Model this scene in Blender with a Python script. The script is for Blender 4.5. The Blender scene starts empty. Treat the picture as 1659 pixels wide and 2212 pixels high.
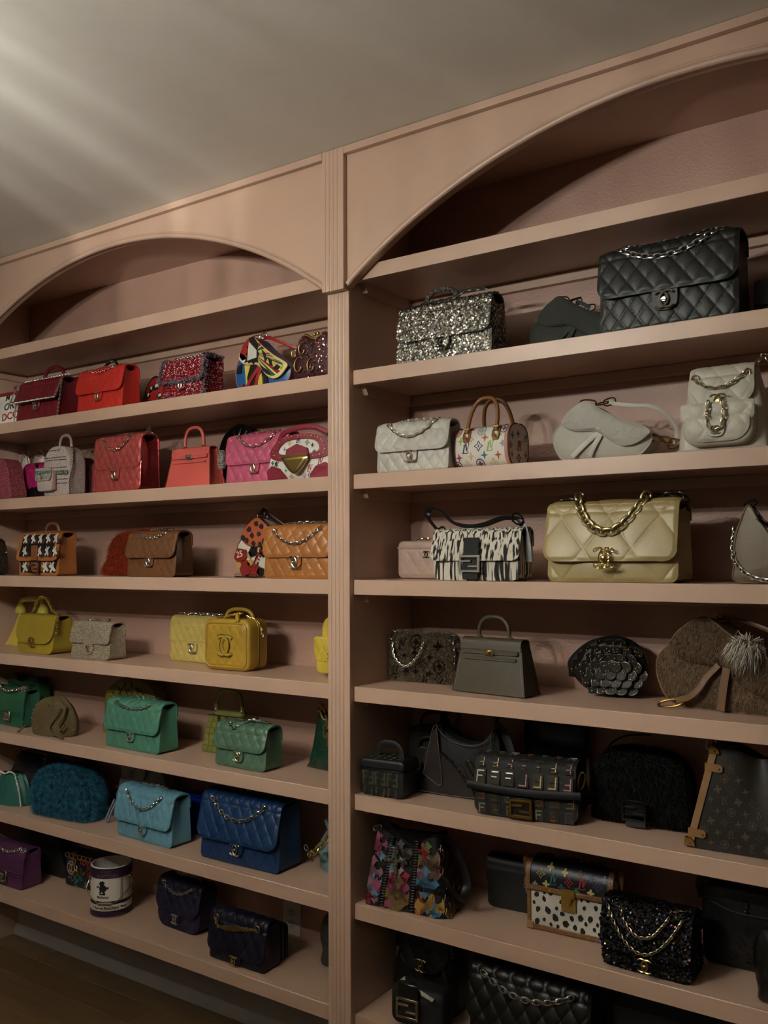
import bpy, math, random
import numpy as np
from mathutils import Vector, Matrix

# ------------------------------------------------------------------ clear
for coll in (bpy.data.objects, bpy.data.meshes, bpy.data.materials, bpy.data.lights, bpy.data.cameras):
    for it in list(coll):
        coll.remove(it)
SC = bpy.context.scene
COL = SC.collection
R = math.radians
PI = math.pi

# ------------------------------------------------------------------ camera
CAM_Z = 1.616
cd = bpy.data.cameras.new('camera')
cam = bpy.data.objects.new('camera', cd)
COL.objects.link(cam)
cd.sensor_fit = 'VERTICAL'
cd.sensor_height = 36.0
cd.lens = 36.0 * 1939.7 / 2212.0
cd.clip_start = 0.02
yaw, pit, rol = R(34.279), R(2.947), R(-0.267)
d_ = Vector((-math.sin(yaw) * math.cos(pit), math.cos(yaw) * math.cos(pit), math.sin(pit)))
r_ = Vector((math.cos(yaw), math.sin(yaw), 0))
u_ = r_.cross(d_)
r2 = r_ * math.cos(rol) + u_ * math.sin(rol)
u2 = -r_ * math.sin(rol) + u_ * math.cos(rol)
mw = Matrix((r2, u2, -d_)).transposed().to_4x4()
mw.translation = Vector((0, -2.098, CAM_Z))
cam.matrix_world = mw
SC.camera = cam

# ------------------------------------------------------------------ world, exposure, lamps
w = bpy.data.worlds.new('world')
SC.world = w
w.use_nodes = True
w.node_tree.nodes['Background'].inputs[0].default_value = (0.9, 0.8, 0.7, 1)
w.node_tree.nodes['Background'].inputs[1].default_value = 0.0
vs = SC.view_settings
vs.view_transform = 'Standard'
vs.look = 'None'
vs.gamma = 1.0
vs.use_curve_mapping = False
vs.exposure = 2.26
LAMP = (-1.74, -2.30, 2.36)       # hanging lamp in the room, left of the camera
LAMP_W = 34.0                      # watts for each of its bulbs
SPOT_W = 70.0
LAMP_COL = (1.0, 0.995, 0.92)

# ------------------------------------------------------------------ helpers: colour + materials
def lin(h):
    if isinstance(h, (tuple, list)):
        return tuple(h)
    h = h.lstrip('#')
    o = []
    for i in (0, 2, 4):
        c = int(h[i:i + 2], 16) / 255
        o.append(c / 12.92 if c <= 0.04045 else ((c + 0.055) / 1.055) ** 2.4)
    return tuple(o)

_mats = {}
def _new(key):
    m = bpy.data.materials.new(key[:60])
    m.use_nodes = True
    nt = m.node_tree
    b = nt.nodes['Principled BSDF']
    return m, nt, b

def mat(col, rough=.45, metal=0, bump=(260, .12), coat=0, var=.1, sheen=0, spec=.5):
    key = 'm_%s_%s_%s_%s_%s_%s_%s' % (col, rough, metal, bump, coat, var, sheen)
    if key in _mats: return _mats[key]
    m, nt, b = _new(key)
    c = lin(col)
    b.inputs['Roughness'].default_value = rough
    b.inputs['Metallic'].default_value = metal
    b.inputs['Coat Weight'].default_value = coat
    b.inputs['Coat Roughness'].default_value = .15
    b.inputs['Specular IOR Level'].default_value = spec
    if sheen:
        b.inputs['Sheen Weight'].default_value = sheen
        b.inputs['Sheen Tint'].default_value = (*c, 1)
    tc = nt.nodes.new('ShaderNodeTexCoord')
    if var:
        n = nt.nodes.new('ShaderNodeTexNoise'); n.inputs['Scale'].default_value = 14; n.inputs['Detail'].default_value = 4
        nt.links.new(tc.outputs['Object'], n.inputs['Vector'])
        r = nt.nodes.new('ShaderNodeValToRGB')
        r.color_ramp.elements[0].position = .3; r.color_ramp.elements[1].position = .7
        r.color_ramp.elements[0].color = (*[x * (1 - var) for x in c], 1)
        r.color_ramp.elements[1].color = (*[min(1, x * (1 + var * .6)) for x in c], 1)
        nt.links.new(n.outputs['Fac'], r.inputs['Fac'])
        nt.links.new(r.outputs['Color'], b.inputs['Base Color'])
    else:
        b.inputs['Base Color'].default_value = (*c, 1)
    if bump:
        n = nt.nodes.new('ShaderNodeTexNoise'); n.inputs['Scale'].default_value = bump[0]; n.inputs['Detail'].default_value = 3
        nt.links.new(tc.outputs['Object'], n.inputs['Vector'])
        bp = nt.nodes.new('ShaderNodeBump'); bp.inputs['Strength'].default_value = bump[1]; bp.inputs['Distance'].default_value = .002
        nt.links.new(n.outputs['Fac'], bp.inputs['Height'])
        nt.links.new(bp.outputs['Normal'], b.inputs['Normal'])
    _mats[key] = m
    return m

def metal(col='c9a45a', rough=.22):
    return mat(col, rough + .10, 1, None, 0, 0)
def muted(col, k=.93, v=.97):
    c = lin(col); y = .2126 * c[0] + .7152 * c[1] + .0722 * c[2]
    return tuple(round(v * (y + (x - y) * k), 4) for x in c)
def leather(col, rough=.38, coat=0, bump=(260, .12)):
    return mat(muted(col), rough, 0, bump, coat, .1)
def cloth(col, rough=.9, bump=(500, .5), sheen=.2):
    return mat(col, rough, 0, bump, 0, .2, sheen)

def tweed(cols, scale=220, stretch=(1, 1, 1.6), bump=.9, rough=.9):
    key = 'tweed_%s_%s' % ('_'.join(cols), scale)
    if key in _mats: return _mats[key]
    m, nt, b = _new(key)
    b.inputs['Roughness'].default_value = rough
    b.inputs['Specular IOR Level'].default_value = .25
    tc = nt.nodes.new('ShaderNodeTexCoord')
    mp = nt.nodes.new('ShaderNodeMapping'); mp.inputs['Scale'].default_value = stretch
    nt.links.new(tc.outputs['Object'], mp.inputs['Vector'])
    v = nt.nodes.new('ShaderNodeTexVoronoi'); v.inputs['Scale'].default_value = scale
    nt.links.new(mp.outputs['Vector'], v.inputs['Vector'])
    s = nt.nodes.new('ShaderNodeSeparateColor')
    nt.links.new(v.outputs['Color'], s.inputs['Color'])
    r = nt.nodes.new('ShaderNodeValToRGB'); r.color_ramp.interpolation = 'CONSTANT'
    e = r.color_ramp.elements
    while len(e) < len(cols): e.new(.5)
    for i, c in enumerate(cols):
        e[i].position = i / len(cols); e[i].color = (*lin(c), 1)
    nt.links.new(s.outputs[0], r.inputs['Fac'])
    nt.links.new(r.outputs['Color'], b.inputs['Base Color'])
    bp = nt.nodes.new('ShaderNodeBump'); bp.inputs['Strength'].default_value = bump; bp.inputs['Distance'].default_value = .003
    bp.invert = True
    nt.links.new(v.outputs['Distance'], bp.inputs['Height'])
    nt.links.new(bp.outputs['Normal'], b.inputs['Normal'])
    _mats[key] = m
    return m

def streak(c1, c2, sc=(70, 70, 5), thr=.5, rough=.8, soft=.04):
    """brush-stroke print: two colours split by stretched noise"""
    key = 'streak_%s_%s_%s' % (c1, c2, sc)
    if key in _mats: return _mats[key]
    m, nt, b = _new(key)
    b.inputs['Roughness'].default_value = rough
    tc = nt.nodes.new('ShaderNodeTexCoord')
    mp = nt.nodes.new('ShaderNodeMapping'); mp.inputs['Scale'].default_value = sc
    nt.links.new(tc.outputs['Object'], mp.inputs['Vector'])
    n = nt.nodes.new('ShaderNodeTexNoise'); n.inputs['Scale'].default_value = 1; n.inputs['Detail'].default_value = 1.5
    nt.links.new(mp.outputs['Vector'], n.inputs['Vector'])
    r = nt.nodes.new('ShaderNodeValToRGB')
    r.color_ramp.elements[0].position = thr - soft; r.color_ramp.elements[1].position = thr + soft
    r.color_ramp.elements[0].color = (*lin(c1), 1); r.color_ramp.elements[1].color = (*lin(c2), 1)
    nt.links.new(n.outputs['Fac'], r.inputs['Fac'])
    nt.links.new(r.outputs['Color'], b.inputs['Base Color'])
    bp = nt.nodes.new('ShaderNodeBump'); bp.inputs['Strength'].default_value = .3; bp.inputs['Distance'].default_value = .002
    nt.links.new(n.outputs['Fac'], bp.inputs['Height']); nt.links.new(bp.outputs['Normal'], b.inputs['Normal'])
    _mats[key] = m
    return m

def hairmat(c1, c2, rough=.6):
    key = 'hair_%s_%s' % (c1, c2)
    if key in _mats: return _mats[key]
    m, nt, b = _new(key)
    b.inputs['Roughness'].default_value = rough
    b.inputs['Specular IOR Level'].default_value = .3
    tc = nt.nodes.new('ShaderNodeTexCoord')
    n = nt.nodes.new('ShaderNodeTexNoise'); n.inputs['Scale'].default_value = 60; n.inputs['Detail'].default_value = 3
    nt.links.new(tc.outputs['Object'], n.inputs['Vector'])
    r = nt.nodes.new('ShaderNodeValToRGB')
    r.color_ramp.elements[0].position = .35; r.color_ramp.elements[1].position = .65
    r.color_ramp.elements[0].color = (*lin(c1), 1); r.color_ramp.elements[1].color = (*lin(c2), 1)
    nt.links.new(n.outputs['Fac'], r.inputs['Fac'])
    nt.links.new(r.outputs['Color'], b.inputs['Base Color'])
    _mats[key] = m
    return m

def glassmat(col='e8e4dc', rough=.08):
    key = 'glass_%s' % col
    if key in _mats: return _mats[key]
    m, nt, b = _new(key)
    b.inputs['Base Color'].default_value = (*lin(col), 1)
    b.inputs['Roughness'].default_value = rough
    b.inputs['Transmission Weight'].default_value = 1
    b.inputs['IOR'].default_value = 1.45
    _mats[key] = m
    return m

def emis(col, s):
    key = 'em_%s_%s' % (col, s)
    if key in _mats: return _mats[key]
    m, nt, b = _new(key)
    b.inputs['Emission Color'].default_value = (*lin(col), 1)
    b.inputs['Emission Strength'].default_value = s
    _mats[key] = m
    return m

# ------------------------------------------------------------------ helpers: mesh building
BAGS = False
SMALL = {'strap_hardware', 'studs', 'print', 'eyelet', 'handle_ring', 'black_patches', 'white_patches', 'gold_swirls', 'black_threads', 'feet', 'ribs', 'kiss_clasp', 'crystals', 'pearls', 'piping', 'stitching', 'drawcord', 'fringe', 'bag_fringe', 'rivets', 'corner_patches', 'chain', 'chain_trim', 'frayed_edge', 'seam', 'hardware', 'slots', 'top_chain', 'clasp', 'buckle', 'weave'}
class M:
    """collects geometry, links it as ONE mesh object"""
    def __init__(s):
        s.v = []; s.f = []; s.n = 0
    def add(s, V, F):
        V = np.asarray(V, float).reshape(-1, 3)
        k = s.n
        s.v.append(V)
        s.f.extend([tuple(int(i) + k for i in f) for f in F])
        s.n += len(V)
        return s
    def grid(s, P, wu=False, wv=False, flip=False):
        P = np.asarray(P, float)
        n, m = P.shape[:2]
        I = np.arange(n * m).reshape(n, m)
        a = I if not wu else np.vstack([I, I[:1]])
        if wv: a = np.hstack([a, a[:, :1]])
        q = np.stack([a[:-1, :-1], a[:-1, 1:], a[1:, 1:], a[1:, :-1]], -1).reshape(-1, 4)
        if flip: q = q[:, ::-1]
        k = s.n
        s.v.append(P.reshape(-1, 3)); s.n += n * m
        s.f.extend(map(tuple, (q + k).tolist()))
        return s
    def shell(s, P, th, disp=None, sgn=1):
        """sheet P (n,m,3) -> solid; outer side = normal*sgn, displaced by disp"""
        P = np.asarray(P, float)
        du = np.gradient(P, axis=0); dv = np.gradient(P, axis=1)
        N = np.cross(du, dv); N /= np.linalg.norm(N, axis=-1, keepdims=True) + 1e-12
        N *= sgn
        O = P + (N * disp[..., None] if disp is not None else 0)
        Q = P - N * th
        s.grid(O, flip=sgn > 0)
        s.grid(Q, flip=sgn < 0)
        for A, B in ((O[0], Q[0]), (Q[-1], O[-1]), (Q[:, 0], O[:, 0]), (O[:, -1], Q[:, -1])):
            s.grid(np.stack([A, B]), flip=sgn > 0)
        return s
    def tube(s, pts, r, n=8, closed=False, flat=None, up=None):
        pts = np.asarray(pts, float)
        k = len(pts)
        if closed: T = np.roll(pts, -1, 0) - np.roll(pts, 1, 0)
        else: T = np.gradient(pts, axis=0)
        T /= np.linalg.norm(T, axis=1, keepdims=True) + 1e-12
        rr = np.broadcast_to(np.asarray(r, float), (k,))
        ref = np.array(up if up is not None else (0, -1.0, 0.0))
        if up is None and abs(T @ ref).mean() > .8: ref = np.array((1.0, 0, 0))
        A = np.cross(T, ref); A /= np.linalg.norm(A, axis=1, keepdims=True) + 1e-9
        B = np.cross(A, T)
        th = np.arange(n) * 2 * PI / n + PI / n
        fa = 1 if flat is None else flat
        P = pts[:, None] + rr[:, None, None] * (np.cos(th)[None, :, None] * A[:, None] + fa * np.sin(th)[None, :, None] * B[:, None])
        k0 = s.n
        s.grid(P, wu=closed, wv=True)
        if not closed:
            s.f.append(tuple(k0 + i for i in range(n)))
            s.f.append(tuple(k0 + (k - 1) * n + i for i in reversed(range(n))))
        return s
    def box(s, x0, x1, y0, y1, z0, z1):
        V = [(x0, y0, z0), (x1, y0, z0), (x1, y1, z0), (x0, y1, z0), (x0, y0, z1), (x1, y0, z1), (x1, y1, z1), (x0, y1, z1)]
        return s.add(V, [(0, 3, 2, 1), (4, 5, 6, 7), (0, 1, 5, 4), (1, 2, 6, 5), (2, 3, 7, 6), (3, 0, 4, 7)])
    def bbox(s, x0, x1, y0, y1, z0, z1, b=.002):
        """box with chamfered edges"""
        cx, cy, cz = (x0 + x1) / 2, (y0 + y1) / 2, (z0 + z1) / 2
        hx, hy, hz = (x1 - x0) / 2, (y1 - y0) / 2, (z1 - z0) / 2
        b = min(b, hx * .9, hy * .9, hz * .9)
        o = [(-hx, -hy), (hx, -hy), (hx, hy), (-hx, hy)]
        oct_ = [(-hx + b, -hy), (hx - b, -hy), (hx, -hy + b), (hx, hy - b), (hx - b, hy), (-hx + b, hy), (-hx, hy - b), (-hx, -hy + b)]
        inn = [(-hx + b, -hy + b), (hx - b, -hy + b), (hx - b, -hy + b), (hx - b, hy - b), (hx - b, hy - b), (-hx + b, hy - b), (-hx + b, hy - b), (-hx + b, -hy + b)]
        rings = [[(x, y, -hz) for x, y in inn], [(x, y, -hz + b) for x, y in oct_], [(x, y, hz - b) for x, y in oct_], [(x, y, hz) for x, y in inn]]
        P = np.array(rings) + np.array((cx, cy, cz))
        k = s.n
        s.grid(P, wv=True)
        s.f.append((k + 0, k + 6, k + 4, k + 2)); s.f.append((k + 24, k + 26, k + 28, k + 30))
        return s
    def prism(s, poly, fa, fb):
        """poly: (n,2) ; fa(x,z), fb(x,z) -> 3D front/back points"""
        n = len(poly)
        A = [fa(x, z) for x, z in poly]; B = [fb(x, z) for x, z in poly]
        F = [tuple(range(n)), tuple(reversed(range(n, 2 * n)))]
        F += [(i, n + i, n + (i + 1) % n, (i + 1) % n) for i in range(n)]
        return s.add(A + B, F)
    def plate(s, poly, y, th, b=0):
        """flat plate facing -y (front at y, back at y+th) from polygon in x,z; b = chamfer"""
        poly = np.asarray(poly, float)
        if b:
            c = poly.mean(0); q = c + (poly - c) * (1 - b / (np.abs(poly - c).max() + 1e-9))
            n = len(poly)
            V = [(x, y, z) for x, z in q] + [(x, y + min(b, th * .6), z) for x, z in poly] + [(x, y + th, z) for x, z in poly]
            F = [tuple(range(n)), tuple(reversed(range(2 * n, 3 * n)))]
            for o in (0, n): F += [(o + i, o + n + i, o + n + (i + 1) % n, o + (i + 1) % n) for i in range(n)]
            return s.add(V, F)
        return s.prism(poly, lambda x, z: (x, y, z), lambda x, z: (x, y + th, z))
    def sphere(s, c, r, nu=10, nv=6, sc=(1, 1, 1)):
        u = np.arange(nu) * 2 * PI / nu; v = np.linspace(.001, PI - .001, nv)
        V, U = np.meshgrid(v, u, indexing='ij')
        P = np.stack([np.sin(V) * np.cos(U) * sc[0], np.sin(V) * np.sin(U) * sc[1], -np.cos(V) * sc[2]], -1) * r + np.array(c)
        return s.grid(P, wv=True)
    def cyl(s, a, b, r, n=16, r2=None):
        return s.tube([a, b], [r, r if r2 is None else r2], n)
    def rings(s, L, cap=True):
        L = np.asarray(L, float)
        k = s.n; n = L.shape[1]; m = L.shape[0]
        s.grid(L, wv=True)
        if cap:
            s.f.append(tuple(k + i for i in reversed(range(n)))); s.f.append(tuple(k + (m - 1) * n + i for i in range(n)))
        return s
    def pillow(s, out, de, bulge, nr=9, pw=.5, y=0, quilt=None, c=None):
        """solid from a star-shaped outline (x,z): edge half thickness de, extra bulge at the centre"""
        out = np.asarray(out, float)
        c = out.mean(0) if c is None else np.array(c)
        n = len(out)
        rr = np.linspace(1, .03, nr)
        fr, bk = [], []
        for q in rr:
            p = c + (out - c) * q
            hgt = de + bulge * (1 - q ** 2) ** pw
            hf = hgt + (quilt(p[:, 0], p[:, 1]) * min(1, (1 - q) * 5) if quilt else 0)
            fr.append(np.stack([p[:, 0], y - hf * np.ones(n), p[:, 1]], -1))
            bk.append(np.stack([p[:, 0], y + hgt * np.ones(n), p[:, 1]], -1))
        L = np.array(fr[::-1] + bk)
        s.rings(L)
        return s
    def build(s, name, m, parent=None, smooth=True, ang=38, kind=None, label=None, clip=True):
        me = bpy.data.meshes.new(name)
        V = np.concatenate(s.v) if s.v else np.zeros((0, 3))
        if clip and BAGS and parent is not None: V[:, 2] = np.maximum(V[:, 2], .0004)   # nothing sinks into the shelf
        if name in SMALL or name.endswith('_print') or name.endswith('_spots'): kind = 'stuff'
        me.from_pydata(V.tolist(), [], s.f)
        if smooth:
            me.polygons.foreach_set('use_smooth', [True] * len(me.polygons))
            me.set_sharp_from_angle(angle=R(ang))
        me.materials.append(m)
        o = bpy.data.objects.new(name, me)
        COL.objects.link(o)
        if parent is not None: o.parent = parent
        if kind: o['kind'] = kind
        if label: o['label'] = label
        return o

def root(name, label, cat, x, y, z, rz=0, group=None):
    o = bpy.data.objects.new(name, None)
    o.empty_display_size = .05
    COL.objects.link(o)
    o.location = (x, y, z); o.rotation_euler = (0, 0, R(rz))
    o['label'] = label; o['category'] = cat
    if group: o['group'] = group
    return o

def smoothpath(P, n=40, closed=False):
    """Catmull-Rom through points"""
    P = np.asarray(P, float)
    if closed: Q = np.vstack([P[-1:], P, P[:2]])
    else: Q = np.vstack([2 * P[0] - P[1], P, 2 * P[-1] - P[-2]])
    k = len(Q) - 3
    out = []
    m = max(2, int(round(n / k)))
    for i in range(k):
        p0, p1, p2, p3 = Q[i:i + 4]
        for t in np.arange(m) / m:
            out.append(.5 * ((2 * p1) + (-p0 + p2) * t + (2 * p0 - 5 * p1 + 4 * p2 - p3) * t * t + (-p0 + 3 * p1 - 3 * p2 + p3) * t ** 3))
    if not closed: out.append(Q[-2])
    return np.array(out)

def resample(P, n=None, step=None):
    P = np.asarray(P, float)
    L = np.concatenate([[0], np.cumsum(np.linalg.norm(np.diff(P, axis=0), axis=1))])
    if n is None: n = max(2, int(round(L[-1] / step)) + 1)
    t = np.linspace(0, L[-1], n)
    return np.stack([np.interp(t, L, P[:, i]) for i in range(P.shape[1])], -1)

def link_verts(c, T, up, a, b, wire, ns=12, nw=5):
    T = np.array(T, float); T /= np.linalg.norm(T)
    Nn = np.array(up, float); Nn -= T * (T @ Nn); Nn /= np.linalg.norm(Nn) + 1e-9
    S = np.cross(T, Nn)
    th = np.arange(ns) * 2 * PI / ns
    ex = .75
    ca, sa = np.cos(th), np.sin(th)
    X = np.sign(ca) * np.abs(ca) ** ex * a; Y = np.sign(sa) * np.abs(sa) ** ex * b
    ctr = np.array(c) + X[:, None] * T + Y[:, None] * S
    return ctr, Nn

def chain(m, path, pitch=.011, wire=.0013, wid=.36, out=(0, -1, 0), tilt=40):
    """metal chain of separate rings following a path, one mesh"""
    P = resample(path, step=pitch)
    T = np.gradient(P, axis=0)
    for i in range(len(P)):
        t = T[i] / (np.linalg.norm(T[i]) + 1e-9)
        o = np.array(out, float); o -= t * (t @ o); o /= np.linalg.norm(o) + 1e-9
        s = np.cross(t, o)
        a = R(tilt if i % 2 else -tilt)
        nn = o * math.cos(a) + s * math.sin(a)
        ctr, nn = link_verts(P[i], t, nn, pitch * .68, pitch * wid, wire)
        m.tube(ctr, wire, 5, closed=True, up=nn)
    return m

def chain_links(parent, path, pitch, wire, mt, wid=.42, out=(0, -1, 0), tilt=40, lf=.72):
    """heavy chain: every link an object sharing one mesh"""
    P = resample(path, step=pitch)
    T = np.gradient(P, axis=0)
    mm = M()
    ctr, nn = link_verts((0, 0, 0), (1, 0, 0), (0, -1, 0), pitch * lf, pitch * wid, wire, 16, 8)
    mm.tube(ctr, wire, 8, closed=True, up=nn)
    first = None
    for i in range(len(P)):
        t = Vector(T[i]).normalized(); o = Vector(out); o = (o - t * t.dot(o)).normalized()
        o.rotate(Matrix.Rotation(R(tilt if i % 2 else -tilt), 3, t))
        yv = -o; zv = t.cross(yv)
        mt4 = Matrix((t, yv, zv)).transposed().to_4x4(); mt4.translation = Vector(P[i])
        if first is None:
            ob = mm.build('chain_link', mt, parent, clip=False); first = ob
        else:
            ob = first.copy(); COL.objects.link(ob); ob.parent = parent
        ob.matrix_local = mt4

def quilt(x, z, px, pz, amp, pw=.28):
    return .95 * amp * np.abs(np.sin(PI * (x / px + z / pz)) * np.sin(PI * (x / px - z / pz))) ** pw

def rrect(w, h, r, n=6, z0=0, rt=None, cx=0):
    """rounded rectangle outline in x,z (counter-clockwise seen from the front)"""
    rt = r if rt is None else rt
    o = []
    for (x, z, a0, q) in ((w / 2 - r, r, -90, r), (w / 2 - rt, h - rt, 0, rt), (-w / 2 + rt, h - rt, 90, rt), (-w / 2 + r, r, 180, r)):
        for i in range(n + 1):
            a = R(a0 + 90 * i / n)
            o.append((cx + x + q * math.cos(a), z0 + z + q * math.sin(a)))
    return np.array(o)

def dense(o, step=.006):
    o = np.vstack([o, o[:1]])
    return resample(o, step=step)[:-1]

def arc_handle(x0, x1, z0, top, y=0, n=24, pw=.5):
    t = np.linspace(0, PI, n)
    c = np.cos(t)
    return np.stack([(x0 + x1) / 2 - (x1 - x0) / 2 * np.sign(c) * np.abs(c) ** .75, np.full(n, y), z0 + (top - z0) * np.sin(t) ** .8], -1)

def cc_logo(m, cx, y, cz, s, wire=None, rot=0):
    """two interlocking open rings, seen from -y"""
    wire = wire or s * .062
    Rr = s * .40; a = s * .2
    cr, sr = math.cos(R(rot)), math.sin(R(rot))
    for sg in (1, -1):
        th = np.linspace(R(48), R(312), 18)
        x = sg * (a + Rr * np.cos(th)) ; z = Rr * 1.08 * np.sin(th)
        p = np.stack([cx + x * cr - z * sr, np.full(18, y - (wire * .5 if sg > 0 else 0)), cz + x * sr + z * cr], -1)
        m.tube(p, wire, 6)
    return m

def cc_clasp(parent, cx, y, cz, s, mt, knob=True):
    m = M(); cc_logo(m, cx, y - s * .08, cz, s)
    if knob:
        m.cyl((cx, y, cz), (cx, y - s * .16, cz), s * .12, 12)
        m.bbox(cx - s * .13, cx + s * .13, y - s * .22, y - s * .14, cz - s * .055, cz + s * .055, s * .02)
    return m.build('clasp', mt, parent)

def eyelet(m, c, r, wire, up=(0, -1, 0)):
    t = np.cross(np.array(up, float), (0, 0, 1.0)); 
    if np.linalg.norm(t) < .1: t = np.array((1.0, 0, 0))
    ctr, nn = link_verts(c, t, up, r, r, wire, 12)
    m.tube(ctr, wire, 5, closed=True, up=nn)

# ---- flat print: decals = thin raised polygons laid on a surface
def poly_xf(p, x, z, s=1, rot=0, sx=1):
    p = np.asarray(p, float) * s * np.array((sx, 1))
    c, q = math.cos(R(rot)), math.sin(R(rot))
    return np.stack([x + p[:, 0] * c - p[:, 1] * q, z + p[:, 0] * q + p[:, 1] * c], -1)
def star4(n=2, inner=.32):
    return [(math.cos(PI / 2 * k / 1 + (PI / 4 if j else 0)) * (inner if j else 1), math.sin(PI / 2 * k + (PI / 4 if j else 0)) * (inner if j else 1)) for k in range(4) for j in (0, 1)]
def petals():
    o = []
    for k in range(24):
        a = 2 * PI * k / 24
        o.append((math.cos(a) * (.35 + .65 * abs(math.cos(2 * a)) ** 1.2), math.sin(a) * (.35 + .65 * abs(math.cos(2 * a)) ** 1.2)))
    return o
def ringpoly(r0, r1, n=18, a0=0, a1=360):
    o = [(r1 * math.cos(R(a0 + (a1 - a0) * i / n)), r1 * math.sin(R(a0 + (a1 - a0) * i / n))) for i in range(n + 1)]
    return o + [(r0 * math.cos(R(a1 - (a1 - a0) * i / n)), r0 * math.sin(R(a1 - (a1 - a0) * i / n))) for i in range(n + 1)]
def quads_ring(r0, r1, n=18):
    a = [2 * PI * i / n for i in range(n + 1)]
    return [[(r0 * math.cos(a[i]), r0 * math.sin(a[i])), (r1 * math.cos(a[i]), r1 * math.sin(a[i])), (r1 * math.cos(a[i + 1]), r1 * math.sin(a[i + 1])), (r0 * math.cos(a[i + 1]), r0 * math.sin(a[i + 1]))] for i in range(n)]
def seg(x0, z0, x1, z1, t):
    d = np.array((x1 - x0, z1 - z0), float); d /= np.linalg.norm(d); n = np.array((-d[1], d[0])) * t / 2
    a, b = np.array((x0, z0)), np.array((x1, z1))
    return [tuple(a - n), tuple(b - n), tuple(b + n), tuple(a + n)]
MOT = {
    'star': [star4()],
    'petal': [petals()],
    'diamond': [seg(0, 1, .35, .35, .13), seg(.35, .35, 1, 0, .13), seg(1, 0, .35, -.35, .13), seg(.35, -.35, 0, -1, .13), seg(0, -1, -.35, -.35, .13), seg(-.35, -.35, -1, 0, .13), seg(-1, 0, -.35, .35, .13), seg(-.35, .35, 0, 1, .13), [(x * .32, z * .32) for x, z in star4()]],
    'round': quads_ring(.8, 1) + [[(x * .6, z * .6) for x, z in petals()]],
    'letters': [seg(-.3, .62, -.62, -.85, .25), seg(-.88, -.88, .42, -.88, .13), seg(.40, -.92, .52, -.50, .11), seg(-.58, .62, -.02, .62, .11), seg(-.02, .9, .2, -.45, .26), seg(.2, -.45, .74, .9, .12), seg(-.30, .9, .24, .9, .11), seg(.5, .9, 1.0, .9, .11)],
}
FPOLY = [[(-.5, -1), (-.15, -1), (-.15, -.1), (.35, -.1), (.35, .2), (-.15, .2), (-.15, .65), (.5, .65), (.5, 1), (-.5, 1)]]
CROSS = [(0.12, 0.12), (.35, .5), (.2, .62), (.22, .8), (0, 1.0), (-.22, .8), (-.2, .62), (-.35, .5), (-.12, .12)]
def cross_poly():
    arm = [(.09, .12), (.10, .40), (.20, .62), (.40, .66), (.22, .80), (.14, .88), (0, 1.05), (-.14, .88), (-.22, .80), (-.40, .66), (-.20, .62), (-.10, .40)]
    o = []
    for k in range(4):
        c, s = math.cos(-k * PI / 2), math.sin(-k * PI / 2)
        o += [(x * c - z * s, x * s + z * c) for x, z in arm]
    return o[::-1]

def decal(m, polys, x, z, s, surf, off=.0008, rot=0, sx=1, th=.0008):
    for p in polys:
        q = poly_xf(p, x, z, s, rot, sx)
        area = np.sum(q[:, 0] * np.roll(q[:, 1], -1) - np.roll(q[:, 0], -1) * q[:, 1])
        if area < 0: q = q[::-1]
        def fa(px, pz):
            P = surf(px, pz); return (P[0][0] + P[1][0] * off, P[0][1] + P[1][1] * off, P[0][2] + P[1][2] * off)
        def fb(px, pz):
            P = surf(px, pz); o = off - th; return (P[0][0] + P[1][0] * o, P[0][1] + P[1][1] * o, P[0][2] + P[1][2] * o)
        m.prism(q, fa, fb)
    return m

_txt = {}
def text_polys(body, bold=0):
    """letter outlines as triangulated polygons in x,z, height about 1"""
    if body in _txt: return _txt[body]
    cu = bpy.data.curves.new('lettering', 'FONT'); cu.body = body; cu.size = 1; cu.resolution_u = 3
    cu.align_x = 'CENTER'; cu.offset = bold
    ob = bpy.data.objects.new('lettering', cu); COL.objects.link(ob)
    bpy.context.view_layer.update()
    me = bpy.data.meshes.new_from_object(ob.evaluated_get(bpy.context.evaluated_depsgraph_get()))
    vs_ = [(v.co.x, v.co.y) for v in me.vertices]
    out = [[vs_[i] for i in p.vertices] for p in me.polygons]
    bpy.data.objects.remove(ob); bpy.data.curves.remove(cu); bpy.data.meshes.remove(me)
    _txt[body] = out
    return out

def plane_surf(yf):
    return lambda x, z: ((x, yf(x, z), z), (0, -1, 0))

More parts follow.
